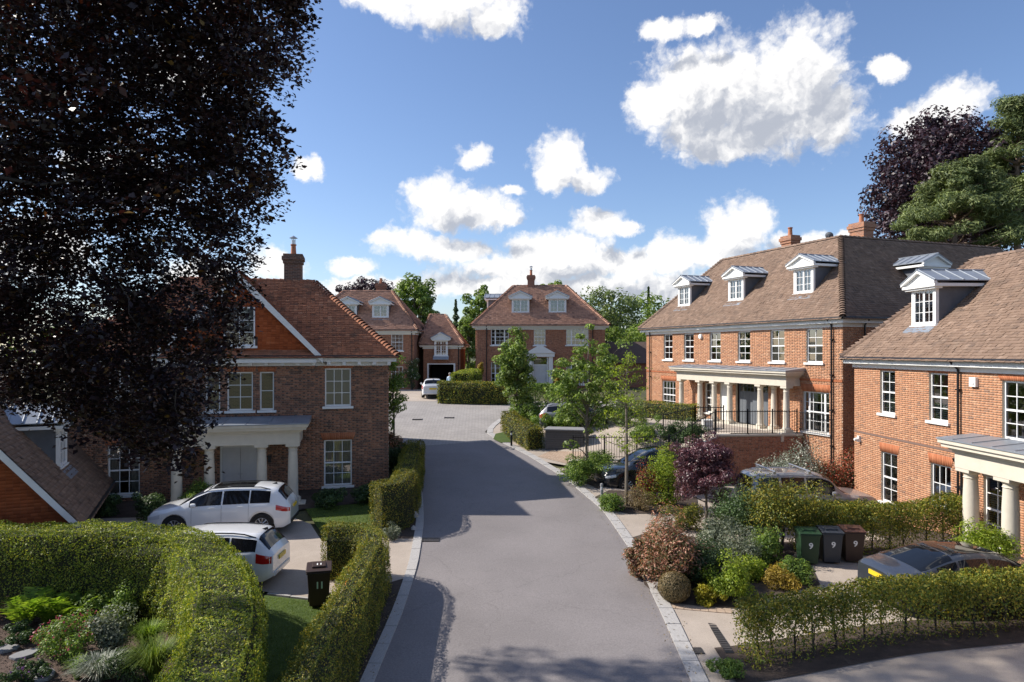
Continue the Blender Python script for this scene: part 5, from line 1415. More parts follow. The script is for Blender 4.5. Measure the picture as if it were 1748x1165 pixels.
# ------------------------------------------------------------------ the copper beech overhead, left
def inpoly(px, py, poly):
    ins = False; j = len(poly) - 1
    for i in range(len(poly)):
        (xi, yi), (xj, yj) = poly[i], poly[j]
        if (yi > py) != (yj > py) and px < (xj - xi) * (py - yi) / (yj - yi) + xi: ins = not ins
        j = i
    return ins
rb = np.random.default_rng(77)
# fall of the outer twigs seen square-on from the street (x to the right, height), metres at 11 m
EDGE = [(-400, -300), (560, -300), (535, -120), (522, 20), (505, 100), (455, 175), (478, 250), (505, 285), (455, 345), (400, 390), (420, 455), (396, 520), (392, 600), (376, 690), (335, 796), (250, 768), (170, 755), (95, 680), (40, 700), (-400, 720)]
bcl = []
while len(bcl) < 1000:
    Yd = rb.uniform(9.6, 14.2); px, py = rb.uniform(-30, 560), rb.uniform(-110, 800)
    if not inpoly(px, py, EDGE): continue
    bcl.append(((px - HX) * Yd / FPX, Yd, CAMZ + (HY - py) * Yd / FPX))
while len(bcl) < 1420:
    c = rb.uniform([-17.5, 6.5, 5.5], [-3.0, 14.8, 18.5])
    px, py = HX + c[0] * FPX / c[1], HY - (c[2] - CAMZ) * FPX / c[1]
    if not inpoly(px, py, EDGE + []) and (px > -30 and py > -110): continue
    e = ((c[0] + 10.5) / 7.2) ** 2 + ((c[1] - 10.8) / 4.6) ** 2 + ((c[2] - 11.5) / 7) ** 2
    if e < 1.0 and (e > .2): bcl.append(tuple(c))
while len(bcl) < 1680:   # upper crown beyond the frame, whose shade reaches the foot of the road
    Xs, Ys = rb.uniform(-.8, 12.5), rb.uniform(12.8, 15.0) - (.35 if len(bcl) % 3 else 0)
    Zs = (Xs + .81 * Ys + .6) / 1.047 + rb.uniform(0, 2.5)
    bcl.append((Xs - 1.254 * Zs, Ys + .256 * Zs, Zs))
bcl = np.array(bcl)
bt = thing('copper_beech_tree', 'huge dark copper beech hanging over the left of the view, leaves almost black', 'tree', (-12.0, 10.5, float(H(-12, 10.5))))
bo = np.array(bt.location)
nearr = np.arange(len(bcl)) < 1000
Pa, Na = [], []
for msk, per in ((nearr, 130), (~nearr, 48)):
    C = bcl[msk]; k = len(C)
    # flat drooping sprays
    ang = rb.uniform(0, 2 * math.pi, k); dirs = np.stack([np.cos(ang), np.sin(ang), -rb.uniform(.25, .9, k)], 1)
    u = rb.random((k, per)); lat = rb.normal(0, .15, (k, per)); th = rb.normal(0, .075, (k, per))
    side = np.cross(dirs, [0, 0, 1.]); side = unit(side); dirs = unit(dirs); nn = np.cross(side, dirs)
    P = C[:, None] + dirs[:, None] * ((u - .5) * .95)[..., None] + side[:, None] * lat[..., None] + nn[:, None] * th[..., None]
    N = nn[:, None] + rb.normal(0, .55, (k, per, 3)) + np.array([0, 0, .3])
    Pa.append(P.reshape(-1, 3)); Na.append(N.reshape(-1, 3))
foliage(bt, 'crown', np.concatenate(Pa), np.concatenate(Na), np.concatenate([np.full(len(Pa[0]), .092), np.full(len(Pa[1]), .13)]), 'leaf_copper', .62, rb, origin=tuple(bo))
mb = MB(); mb.tube([(0, 0, -.3), (0, .05, 1.5), (.1, .1, 4), (.2, 0, 8), (.1, .2, 12), (0, 0, 16)], [.75, .6, .52, .42, .26, .08], 12)
for i in [k for k in rb.permutation(len(bcl)) if bcl[k][2] > 9.0 or bcl[k][0] < -11][:48]:
    tg = Vector(bcl[i] - bo); f = min(max(tg.z * .8, 3), 14); a = Vector((.15, .05, f)); m = a.lerp(tg, .55) + Vector((rb.normal(0, .5), rb.normal(0, .5), rb.uniform(.3, 1.8)))
    mb.tube([a, a.lerp(m, .5) + Vector(tuple(rb.normal(0, .15, 3))), m, m.lerp(tg, .6) + Vector(tuple(rb.normal(0, .12, 3))), tg], [.10, .075, .05, .025, .006], 6)
mb.build('trunk', 'bark_dark', bt, smooth=True)
tw = MB()
for i in rb.permutation(1000)[:170]:
    a = Vector(bcl[i] - bo); d = Vector((rb.normal(0, .35), rb.normal(0, .2) - .1, -rb.uniform(.2, .8)))
    tw.tube([a - d * .5, a - d * .2 + Vector(tuple(rb.normal(0, .05, 3))), a + d * .15 + Vector(tuple(rb.normal(0, .05, 3))), a + d * .5], [.010, .008, .005, .002], 4)
two = tw.build('twigs', 'bark_dark', bt); two['kind'] = 'stuff'

# ------------------------------------------------------------------ hedges
hedge('large curved green hedge wrapping the flower bed at lower left', [(-19, 17.2), (-13.9, 17.4), (-10.9, 17.5), (-9.2, 17.4), (-8.0, 16.9), (-6.9, 15.6), (-5.85, 13.9), (-4.95, 11.8), (-4.2, 9)], 1.35, 2.05, 'leaf_hedge', 1250, .053, 3, lump=.055)
hedge('clipped hedge between the small lawn and the road kerb, beside the numbered brown bin', [(-5.35, 19.55), (-4.1, 19.5), (-3.68, 18.6), (-3.62, 16.5), (-3.55, 14.5), (-3.35, 9)], .82, 1.52, 'leaf_yew', 1350, .046, 4, lump=.035)
hedge('roadside hedge at the corner of the shaded brick house', [(-4.75, 23.5), (-3.95, 24.0), (-4.0, 26), (-4.2, 28), (-4.5, 31.5)], .95, lambda f: 1.72 - .2 * f, 'leaf_amber_yew', 1000, .054, 5, lump=.05)
hedge('see-through foreground hedge along the bottom right, thin stems below', [(4.95, 14.55), (8.5, 15.3), (14.5, 16.5)], .95, lambda f: 1.27 + .06 * math.sin(f * 21), 'leaf_yew', 1650, .068, 6, sparse=True, lump=.07, stem_step=.46, bare=.5)
hedge('hedge with bare stems behind the row of three bins', [(9.0, 21.9), (11.6, 21.75), (14.2, 21.6)], .95, 1.55, 'leaf_yew', 1500, .072, 7, sparse=True, lump=.07, stem_step=.55, bare=.38)
hedge('dark green hedge at the left end of the far house forecourt', [(-5.2, 49.0), (-3.0, 48.6), (-.3, 48.3)], 1.3, 1.55, 'leaf_yew', 340, .11, 8, lump=.06)
hedge('thin far hedge in front of the pedimented doorway', [(.2, 48.6), (2.5, 48.5), (4.6, 48.4)], .9, 1.45, 'leaf_green', 520, .12, 9, sparse=True, stem_step=.6, bare=.5)
hedge('tall clipped hedge block beside the white hatchback', [(-3.9, 51.5), (-3.2, 56.5)], 1.5, 2.0, 'leaf_hedge', 220, .12, 10, lump=.05)
hedge('kerbside hedge beside the slatted bin store', [(-.2, 39.6), (.35, 37.6), (1.25, 35.4)], 1.0, 1.15, 'leaf_amber_yew', 420, .085, 11, lump=.05)
hedge('low hedge edging the upper terrace, left of the stone columns', [(6.6, 41.2), (8.4, 39.6), (10.2, 37.9)], .9, .95, 'leaf_yew', 360, .085, 12, lump=.05)

# ------------------------------------------------------------------ trees
def zt(py, Y): return CAMZ + (HY - py) * Y / FPX
def xt(px, Y): return (px - HX) * Y / FPX
def std_tree(name, label, px, top, Y, wpx, lm, bot, seed, leaf=.3, nclump=90, per=110, trunk=.3, group=None, **k):
    X = xt(px, Y); b = (X, Y, float(H(X, Y))); zT, zB = zt(top, Y), zt(bot, Y); r = wpx / 2 * Y / FPX
    return tree(name, label, b, (X, Y, zT - r * .4), (r * .88, r * .88, (zT - zB) / 2 * .92), (X, Y, (zT + zB) / 2), lm, nclump, per, leaf, trunk, seed=seed, clr=k.pop('clr', r * .28), group=group, **k)
std_tree('copper_beech_tree', 'large purple copper beech rising behind the roofs at upper right', 1612, 180, 64, 255, 'leaf_copper_far', 500, 21, .38, 300, 150, .5, 'bark_dark', clr=1.5, noise=.08)
# pines
def pine(label, px, top, Y, wpx, seed, bot, n=60):
    rng = np.random.default_rng(seed); X = xt(px, Y); b = Vector((X, Y, float(H(X, Y)))); zT = zt(top, Y); zB = zt(bot, Y)
    t = thing('pine_tree', label, 'tree', b, 0, 'pines behind the right-hand roofs'); cc = []; w = wpx / 2 * Y / FPX
    mb = MB(); hgt = zT - b.z
    mb.tube([(0, 0, -.2), (.1, 0, hgt * .3), (-.1, .1, hgt * .6), (0, 0, hgt * .97)], [.42, .34, .24, .05], 9)
    for k in range(n):
        f = rng.random(); z = zB + (zT - zB) * f; a = rng.uniform(0, 2 * math.pi); rr = w * (1.05 - .75 * f ** 1.5) * rng.uniform(.35, 1.0)
        c = np.array([X + math.cos(a) * rr, Y + math.sin(a) * rr, z + .12 * rr]); cc.append(c)
        mb.tube([(0, 0, z - b.z - .5), (math.cos(a) * rr * .5, math.sin(a) * rr * .5, z - b.z - .2), tuple(c - np.array(b))], [.10, .06, .02], 5)
    cc = np.array(cc); P, N = blobs(cc, rng.uniform(.8, 1.5, n), 400, rng, .5, .9, .3)
    mb.build('trunk', 'bark_pine', t, smooth=True)
    foliage(t, 'crown', P, N, .40, 'leaf_pine', .2, rng, origin=tuple(b))
pine('shorter broad green pine in front of the purple beech', 1632, 285, 56, 190, 31, 430, 85)
pine('tall green pine cut by the right edge, bare trunk showing', 1738, 175, 58, 150, 32, 400, 85)
std_tree('copper_beech_tree', 'distant dark copper tree behind the far left house chimney', 627, 470, 95, 92, 'leaf_copper_far', 545, 22, .4, 60, 90, .3, 'distant trees')
std_tree('broadleaf_tree', 'distant green tree right of the far copper tree', 707, 463, 92, 78, 'leaf_tree', 560, 23, .4, 70, 100, .3, 'distant trees', noise=.1)
std_tree('broadleaf_tree', 'distant green tree touching the left side of the far house roof', 818, 480, 84, 62, 'leaf_tree', 600, 24, .36, 60, 100, .3, 'distant trees', noise=.1)
std_tree('broadleaf_tree', 'pale distant tree just right of the far house roof', 1000, 484, 82, 120, 'leaf_pale', 640, 25, .36, 70, 100, .3, 'distant trees', noise=.12)
std_tree('broadleaf_tree', 'pale distant tree second to the right of the far house', 1058, 488, 80, 118, 'leaf_pale', 640, 26, .36, 70, 100, .3, 'distant trees', noise=.12)
std_tree('broadleaf_tree', 'olive distant tree half behind the long house roof corner', 1118, 508, 74, 110, 'leaf_tree', 650, 27, .34, 70, 100, .3, 'distant trees', noise=.12)
std_tree('broadleaf_tree', 'small treetop peeping over the far house ridge', 945, 480, 96, 46, 'leaf_tree', 520, 28, .36, 30, 80, .2, 'distant trees')
std_tree('broadleaf_tree', 'dark green bushy tree filling the gap below the pale distant trees', 1064, 548, 70, 120, 'leaf_tree', 645, 29, .3, 60, 90, .2, 'distant trees')
def conifer(label, px, top, bot, Y, wpx, seed, lm='leaf_dark'):
    rng = np.random.default_rng(seed); X = xt(px, Y); b = Vector((X, Y, float(H(X, Y)))); zT = zt(top, Y); hgt = zT - b.z; w = wpx / 2 * Y / FPX; n = 3600
    t = thing('conifer_tree', label, 'tree', b, 0, 'distant conifers'); f = rng.random(n) ** 1.3; a = rng.uniform(0, 6.283, n); lay = .65 + .35 * np.sin(f * 60)
    r = w * (1.03 - f) * lay * rng.uniform(.5, 1.05, n); P = np.stack([np.cos(a) * r, np.sin(a) * r, hgt * (.12 + .88 * f) - .25 * r], 1)
    MB().tube([(0, 0, 0), (0, 0, hgt * .9)], [.16, .02], 7).build('trunk', 'bark_dark', t)
    foliage(t, 'crown', P, np.stack([np.cos(a), np.sin(a), .8 + 0 * a], 1) + rng.normal(0, .4, (n, 3)), .34, lm, .35, rng)
std_tree('broadleaf_tree', 'low green tree filling the gap between the far garage wing and far house', 800, 540, 78, 60, 'leaf_tree', 640, 35, .34, 50, 100, .2, 'distant trees')
std_tree('broadleaf_tree', 'distant tree crown seen between the dark conifer and the green tree', 745, 520, 98, 60, 'leaf_dark', 600, 36, .4, 50, 100, .2, 'distant trees')
rw = np.random.default_rng(99); wc = np.stack([rw.uniform(-150, 170, 420), rw.uniform(125, 175, 420), rw.uniform(4, 11.5, 420)], 1)
P, N = blobs(wc, rw.uniform(1.6, 3.2, 420), 40, rw, .9)
wd = obj('woodland', leaf_mesh('woodland', P, N, 1.4, .7, .18, rw), 'leaf_tree'); tag(wd, 'far-off belt of woodland along the horizon behind the houses', 'woodland', None, 'stuff')
conifer('dark spiky conifer between the two far houses', 778, 512, 600, 82, 46, 41)
conifer('thin dark conifer spire right of the far house', 1107, 490, 600, 84, 30, 42)
# street trees
p = gp(882, 712)
tree('street_tree', 'bushy upright young tree at the plaza edge before the far house', p, p + Vector((.05, 0, 5.2)), (1.05, 1.0, 2.75), p + Vector((0, 0, 2.85)), 'leaf_tree', 110, 95, .17, .09, seed=51, clr=.38, noise=.22, limbs=24)
p = Vector((3.45, 31.0, float(H(3.45, 31.0))))
tree('street_tree', 'leafy maple-like young tree in front of the long railing', p, p + Vector((0, 0, 6.2)), (1.75, 1.5, 2.6), p + Vector((-.05, 0, 4.0)), 'leaf_tree', 105, 80, .15, .075, seed=52, clr=.38, noise=.12, limbs=34, flat=.55)
p = gp(1069, 864)
rng = np.random.default_rng(53)
t3 = thing('street_tree', 'thin sparse young tree with pale bare branches left of the purple maple', 'tree', p)
mb = MB(); mb.tube([(0, 0, -.1), (.02, 0, 2), (0, .03, 4.2), (.06, 0, 6.0)], [.075, .06, .04, .012], 8)
tips = []
for k in range(46):
    f = rng.uniform(.28, .95); z = 6.0 * f; a = rng.uniform(0, 6.283); L = (1.75 - 1.35 * f) * rng.uniform(.6, 1.15); A = Vector((.02, 0, z)); D_ = Vector((math.cos(a) * L, math.sin(a) * L, L * rng.uniform(.25, .75)))
    mb.tube([A, A + D_ * .5 + Vector((0, 0, -.03)), A + D_], [.017, .011, .003], 5)
    for q in range(5):
        B = A + D_ * rng.uniform(.35, .95); E = Vector((rng.normal(0, .22), rng.normal(0, .22), rng.uniform(0, .25))); mb.tube([B, B + E], [.006, .002], 4); tips.append(B + E); tips.append(B + E * .5)
    tips.append(A + D_)
mb.build('trunk', 'bark_grey', t3)
P, N = blobs(np.array([tuple(v) for v in tips]),   .15, 4, rng, .5, .8, .1)
foliage(t3, 'crown', P, N, .10, 'leaf_lime', .5, rng)
p = gp(1205, 893)
tree('purple_maple', 'rounded purple-leaved maple standing left of the silver four-wheel drive', p, p + Vector((0, 0, 2.5)), (1.05, 1.0, 1.22), p + Vector((.0, 0, 2.0)), 'leaf_maple', 140, 170, .11, .06, 'bark_grey', 54, .30, aspect=.3, limbs=20, flat=.7)
p = Vector((-6.35, 36.6, float(H(-6.35, 36.6))))
tree('climber_tree', 'narrow green tree peeping past the right corner of the shaded house', p, p + Vector((0, 0, 4.5)), (.55, .6, 2.4), p + Vector((0, 0, 2.5)), 'leaf_green', 40, 70, .14, .06, seed=55, clr=.32)
for px, lab in ((820, 'golden columnar conifer left of the pedimented doorway'), (955, 'golden columnar conifer right of the pedimented doorway')):
    X = xt(px, 60); shrub(lab, (X, 60, 3.3), .75, 2.9, 'leaf_golden', 2200, .12, px, 20, name='golden_conifer')
X = xt(704, 59.6)
shrub('white climbing rose on the wall of the far left house', (X, 59.55, 3.3), 1.3, 2.9, 'leaf_dark', 1500, .13, 61, 20, depth=.5, name='climbing_rose', flowers=('petal_white', 60, .10))

# ------------------------------------------------------------------ shrubs (surveyed foot, width and height)
def sh(label, px, py, wpx, hpx, lm, **k):
    p = gp(px, py); m = p.y / FPX; return shrub(label, p, wpx * m, hpx * m, lm, **k)
sh('dark green kerbside shrub left of the black car', 990, 826, 84, 46, 'leaf_green', n=3600, leaf=.085, seed=101, clumps=30)
sh('low bright green shrub at the kerb beside the bollard light', 1046, 872, 46, 34, 'leaf_green', n=1800, leaf=.08, seed=102)
sh('brown-green heathery shrub at the foot of the thin tree', 1090, 872, 62, 42, 'leaf_brown_ball', n=2600, leaf=.05, seed=103)
sh('red-tipped nandina shrub right of the thin tree', 1106, 858, 52, 64, 'leaf_red_mix', n=2000, leaf=.085, seed=104, aspect=.35)
sh('variegated yellow-green shrub left of the purple maple', 1140, 862, 72, 96, 'leaf_lime', n=3400, leaf=.08, seed=105)
sh('dark leafy filler shrub behind the red-tipped nandina', 1120, 836, 60, 60, 'leaf_dark', n=2000, leaf=.08, seed=106)
sh('pink and cream photinia bush, largest beside the right kerb', 1142, 1000, 104, 130, 'leaf_photinia', n=7200, leaf=.095, seed=107, clumps=40, aspect=.35)
sh('round clipped brown ball shrub by the right kerb', 1151, 1027, 54, 50, 'leaf_brown_ball', n=4500, leaf=.035, seed=108, ball=True)
sh('low yellow variegated plant beside the brown ball shrub', 1206, 1031, 62, 34, 'leaf_yellow', n=1400, leaf=.065, seed=109)
sh('bright lime green shrub in the middle of the right bed', 1248, 1026, 72, 74, 'leaf_lime', n=2600, leaf=.075, seed=110)
sh('dark green shrub behind the brown ball, in the right bed', 1208, 1000, 86, 84, 'leaf_dark', n=3200, leaf=.075, seed=111, clumps=30)
sh('grey-green airy shrub below the purple maple', 1262, 968, 78, 76, 'leaf_grey', n=2400, leaf=.06, seed=112)
sh('olive feathery shrub at the foot of the purple maple', 1168, 905, 70, 44, 'leaf_amber_yew', n=2200, leaf=.07, seed=113)
sh('small lime shrub left of the golden feathery plant', 1288, 992, 46, 44, 'leaf_lime', n=1500, leaf=.07, seed=114)
sh('golden orange feathery plant in the right bed before the green bin', 1336, 1008, 62, 48, 'leaf_golden', n=1700, leaf=.075, seed=115, aspect=.25)
sh('glossy green plant at the right end of the bed near the bins', 1358, 996, 54, 54, 'leaf_green', n=1500, leaf=.10, seed=116, aspect=.35)
sh('small green shrub by the drain channel at the bottom', 1238, 1158, 56, 34, 'leaf_green', n=1300, leaf=.06, seed=117)
sh('tall dark leafy shrub on bare stems left of the green bin', 1330, 948, 116, 128, 'leaf_amber_yew', n=5200, leaf=.075, seed=118, clumps=40, lift=.35, stems=12)
sh('dark shrub on stems between the maple and the leafy stemmed shrub', 1268, 932, 90, 92, 'leaf_dark', n=3000, leaf=.075, seed=119, clumps=30, lift=.3, stems=9)
sh('white-flowering silver shrub against the terrace wall', 1362, 846, 88, 92, 'leaf_silver', n=3800, leaf=.085, seed=120, clumps=30)
sh('red and green photinia between the two orange houses', 1456, 846, 112, 84, 'leaf_red_mix', n=4600, leaf=.085, seed=121, clumps=36)
sh('small white-flowered shrub below the red photinia', 1492, 856, 66, 34, 'leaf_silver', n=1500, leaf=.06, seed=122)
sh('purple-red photinia under the lower window of the nearest house', 1592, 868, 112, 62, 'leaf_photinia', n=3600, leaf=.085, seed=123, clumps=30)
sh('yellow-green mahonia at the column foot of the nearest house', 1678, 968, 88, 74, 'leaf_lime', n=2600, leaf=.09, seed=124, aspect=.4)
sh('grey lavender clump below the yellow mahonia', 1694, 975, 54, 26, 'leaf_grey', n=1200, leaf=.05, seed=125, aspect=.25)
sh('dark mounded shrub on the terrace, left of the white planter', 1158, 748, 92, 34, 'leaf_dark', n=3200, leaf=.10, seed=126, clumps=30)
sh('clipped round bush under the far-left window of the long house', 1146, 700, 34, 24, 'leaf_dark', n=1800, leaf=.06, seed=127, ball=True)
sh('bushy green shrub at the foot of the plaza tree', 905, 716, 76, 34, 'leaf_green', n=2600, leaf=.12, seed=128, clumps=26)
sh('green shrub mass behind the slatted bin store', 985, 735, 80, 48, 'leaf_green', n=2800, leaf=.12, seed=129, clumps=28)
sh('yellowish shrub mass right of the bin store shrubs', 1060, 725, 90, 52, 'leaf_pale', n=2800, leaf=.12, seed=130, clumps=28)
sh('green shrub hiding the pale car beside the bin store', 940, 742, 66, 40, 'leaf_green', n=2600, leaf=.11, seed=131, clumps=26)
for i, (px, py, w, h, lm, lab) in enumerate([(1180, 985, 60, 60, 'leaf_green', 'mid-green filler between the photinia and the dark shrub'), (1090, 985, 44, 60, 'leaf_photinia', 'small pink photinia shoot nearest the right kerb'), (1226, 948, 70, 60, 'leaf_grey', 'pale twiggy shrub behind the lime green shrub'), (1302, 962, 70, 60, 'leaf_green', 'green shrub in front of the bare-stemmed shrub'),
        (1400, 838, 60, 52, 'leaf_red_mix', 'reddish shrub between the silver shrub and red photinia'), (1328, 838, 66, 60, 'leaf_silver', 'second pale flowering shrub under the terrace railing'), (1530, 858, 70, 40, 'leaf_green', 'low green shrub below the tall lower window'), (1240, 905, 70, 60, 'leaf_dark', 'dark shrub tucked under the right side of the maple'), (1020, 806, 60, 44, 'leaf_green', 'green shrub at the foot of the leafy young tree'),
        (1100, 742, 70, 36, 'leaf_green', 'green shrub on the terrace edge behind the thin tree'), (1190, 742, 40, 34, 'leaf_dark', 'dark shrub beside the white planter')]):
    sh(lab, px, py, w, h, lm, n=2400, leaf=.085, seed=180 + i, clumps=24)
# along the shaded house
for i, (px, py, w, h, lab) in enumerate([(560, 866, 78, 34, 'dark shrub row under the right lower window of the shaded house'), (628, 858, 66, 36, 'dark shrub at the right corner of the shaded house'), (255, 885, 60, 44, 'dark shrub left of the shaded porch columns'), (335, 872, 50, 60, 'light green shrub between the shaded porch columns'), (180, 880, 40, 40, 'small dark shrub beside the low garage wall')]):
    sh(lab, px, py, w, h, 'leaf_green' if i == 3 else 'leaf_dark', n=2200, leaf=.09, seed=140 + i)
sh('dark bush between the roadside hedge and the house corner', 682, 800, 44, 46, 'leaf_dark', n=2000, leaf=.11, seed=146)
sh('reddish bush at the rear corner of the shaded house', 672, 765, 34, 28, 'leaf_photinia', n=900, leaf=.12, seed=147)
sh('pale grassy plant at the foot of the roadside hedge', 668, 922, 36, 26, 'leaf_grey', n=900, leaf=.09, seed=148, aspect=.2)
# flower bed at lower left
fern('bright green fern nearest the left edge, in front of the curved hedge', gp(42, 1072), .8, 15, seed=151)
fern('bright green fern in the middle of the fern row', gp(88, 1068), .8, 15, seed=152)
fern('bright green fern at the right of the fern row', gp(126, 1066), .75, 15, seed=153)
sh('pink-flowered salvia bush in the lower left bed', 112, 1120, 128, 74, 'leaf_green', n=3600, leaf=.06, seed=154, clumps=34, flowers=('petal_pink', 260, .04))
sh('grey-green rose shrub right of the pink salvia', 196, 1118, 76, 96, 'leaf_grey', n=2600, leaf=.065, seed=155, clumps=26, stems=9)
tuft('lime green grass tuft in the lower left bed', gp(252, 1110), .5, .62, 900, 'leaf_fern', 156)
tuft('dark green spiky clump at the bottom of the left bed', gp(262, 1160), .65, .8, 900, 'grass_blade', 157)
tuft('silvery arching grass at the bottom edge of the left bed', gp(170, 1166), .6, .55, 900, 'leaf_silver', 158)
tuft('small green iris clump left of the silvery grass', gp(132, 1162), .3, .5, 260, 'leaf_fern', 159)
sh('purple-flowered low plant in the bottom left corner', 40, 1166, 110, 36, 'leaf_dark', n=2200, leaf=.05, seed=160, flowers=('petal_purple', 60, .03))
sh('bare twiggy plant at the left edge of the bed', 14, 1060, 50, 50, 'leaf_photinia', n=260, leaf=.06, seed=161, stems=22)
sh('low dark groundcover along the left of the bed', 30, 1100, 90, 34, 'leaf_dark', n=1800, leaf=.06, seed=164)
sh('tall leafy rose stems in front of the curved hedge', 205, 1072, 56, 70, 'leaf_green', n=1200, leaf=.065, seed=165, stems=10)
sh('dark ferny plant at the middle of the bottom edge', 215, 1166, 80, 60, 'leaf_dark', n=2200, leaf=.07, seed=166, aspect=.3)
sh('small leafy rose at the foot of the curved hedge', 165, 1062, 60, 56, 'leaf_green', n=1300, leaf=.06, seed=162)
sh('dark low plant right of the dark spiky clump', 330, 1163, 90, 44, 'leaf_dark', n=2200, leaf=.06, seed=163)
# grass and bark chips
def scatter(name, label, cat, poly, n, size, lm, aspect, z, seed, up=True, parent=None):
    rng = np.random.default_rng(seed); xs = [p[0] for p in poly]; ys = [p[1] for p in poly]; out = []
    while len(out) < n:
        q = rng.uniform([min(xs), min(ys)], [max(xs), max(ys)])
        if inpoly(q[0], q[1], poly): out.append(q)
    P = np.array(out); P = np.c_[P, H(P[:, 0], P[:, 1]) + z]
    N = rng.normal(size=(n, 3)) * (.9 if up else .35) + (np.array([0, 0, .05]) if up else np.array([0, 0, 1.])); D = rng.normal(size=(n, 3)) * .4 + np.array([0, 0, 1.]) if up else None
    o = obj(name, leaf_mesh(name, P, N, size, aspect, .1, rng, D), lm); return tag(o, label, cat, None, 'stuff')
scatter('grass', 'short mown grass of the small lawn beside the brown bin', 'grass', [(-6.5, 18.1), (-4.55, 17.6), (-4.1, 17.3), (-3.95, 11), (-4.7, 11), (-5.8, 15)], 17000, .055, 'grass_blade', .12, .03, 171)
scatter('grass', 'short grass of the shaded lawn before the brick house', 'grass', [(-4.9, 23.0), (-6.2, 22.75), (-7.1, 24.5), (-7.9, 26.1), (-4.6, 27.3), (-4.4, 23.5)], 9000, .06, 'grass_blade', .14, .03, 172)
scatter('bark_chips', 'loose bark chips covering the lower left flower bed', 'mulch', [(-14, 10), (-5.0, 10), (-5.6, 13), (-7, 15.8), (-9, 17.6), (-14, 17.8)], 14000, .055, 'bark', .4, .045, 173, up=False)
scatter('fallen_leaves', 'dry leaf litter along the right kerb and road edge', 'leaves', [(p.x - .35, p.y) for p in RKs if 13 < p.y < 30] + [(p.x + .5, p.y) for p in RKs[::-1] if 13 < p.y < 30], 420, .045, 'leaf_brown_ball', .6, .045, 175, up=False)
scatter('fallen_leaves', 'dry fallen leaves along the left kerb by the hedge', 'leaves', [(-3.3, 10), (-2.75, 10), (-2.85, 16), (-2.75, 18.5), (-3.25, 18.5)], 420, .05, 'leaf_brown_ball', .6, .03, 174, up=False)

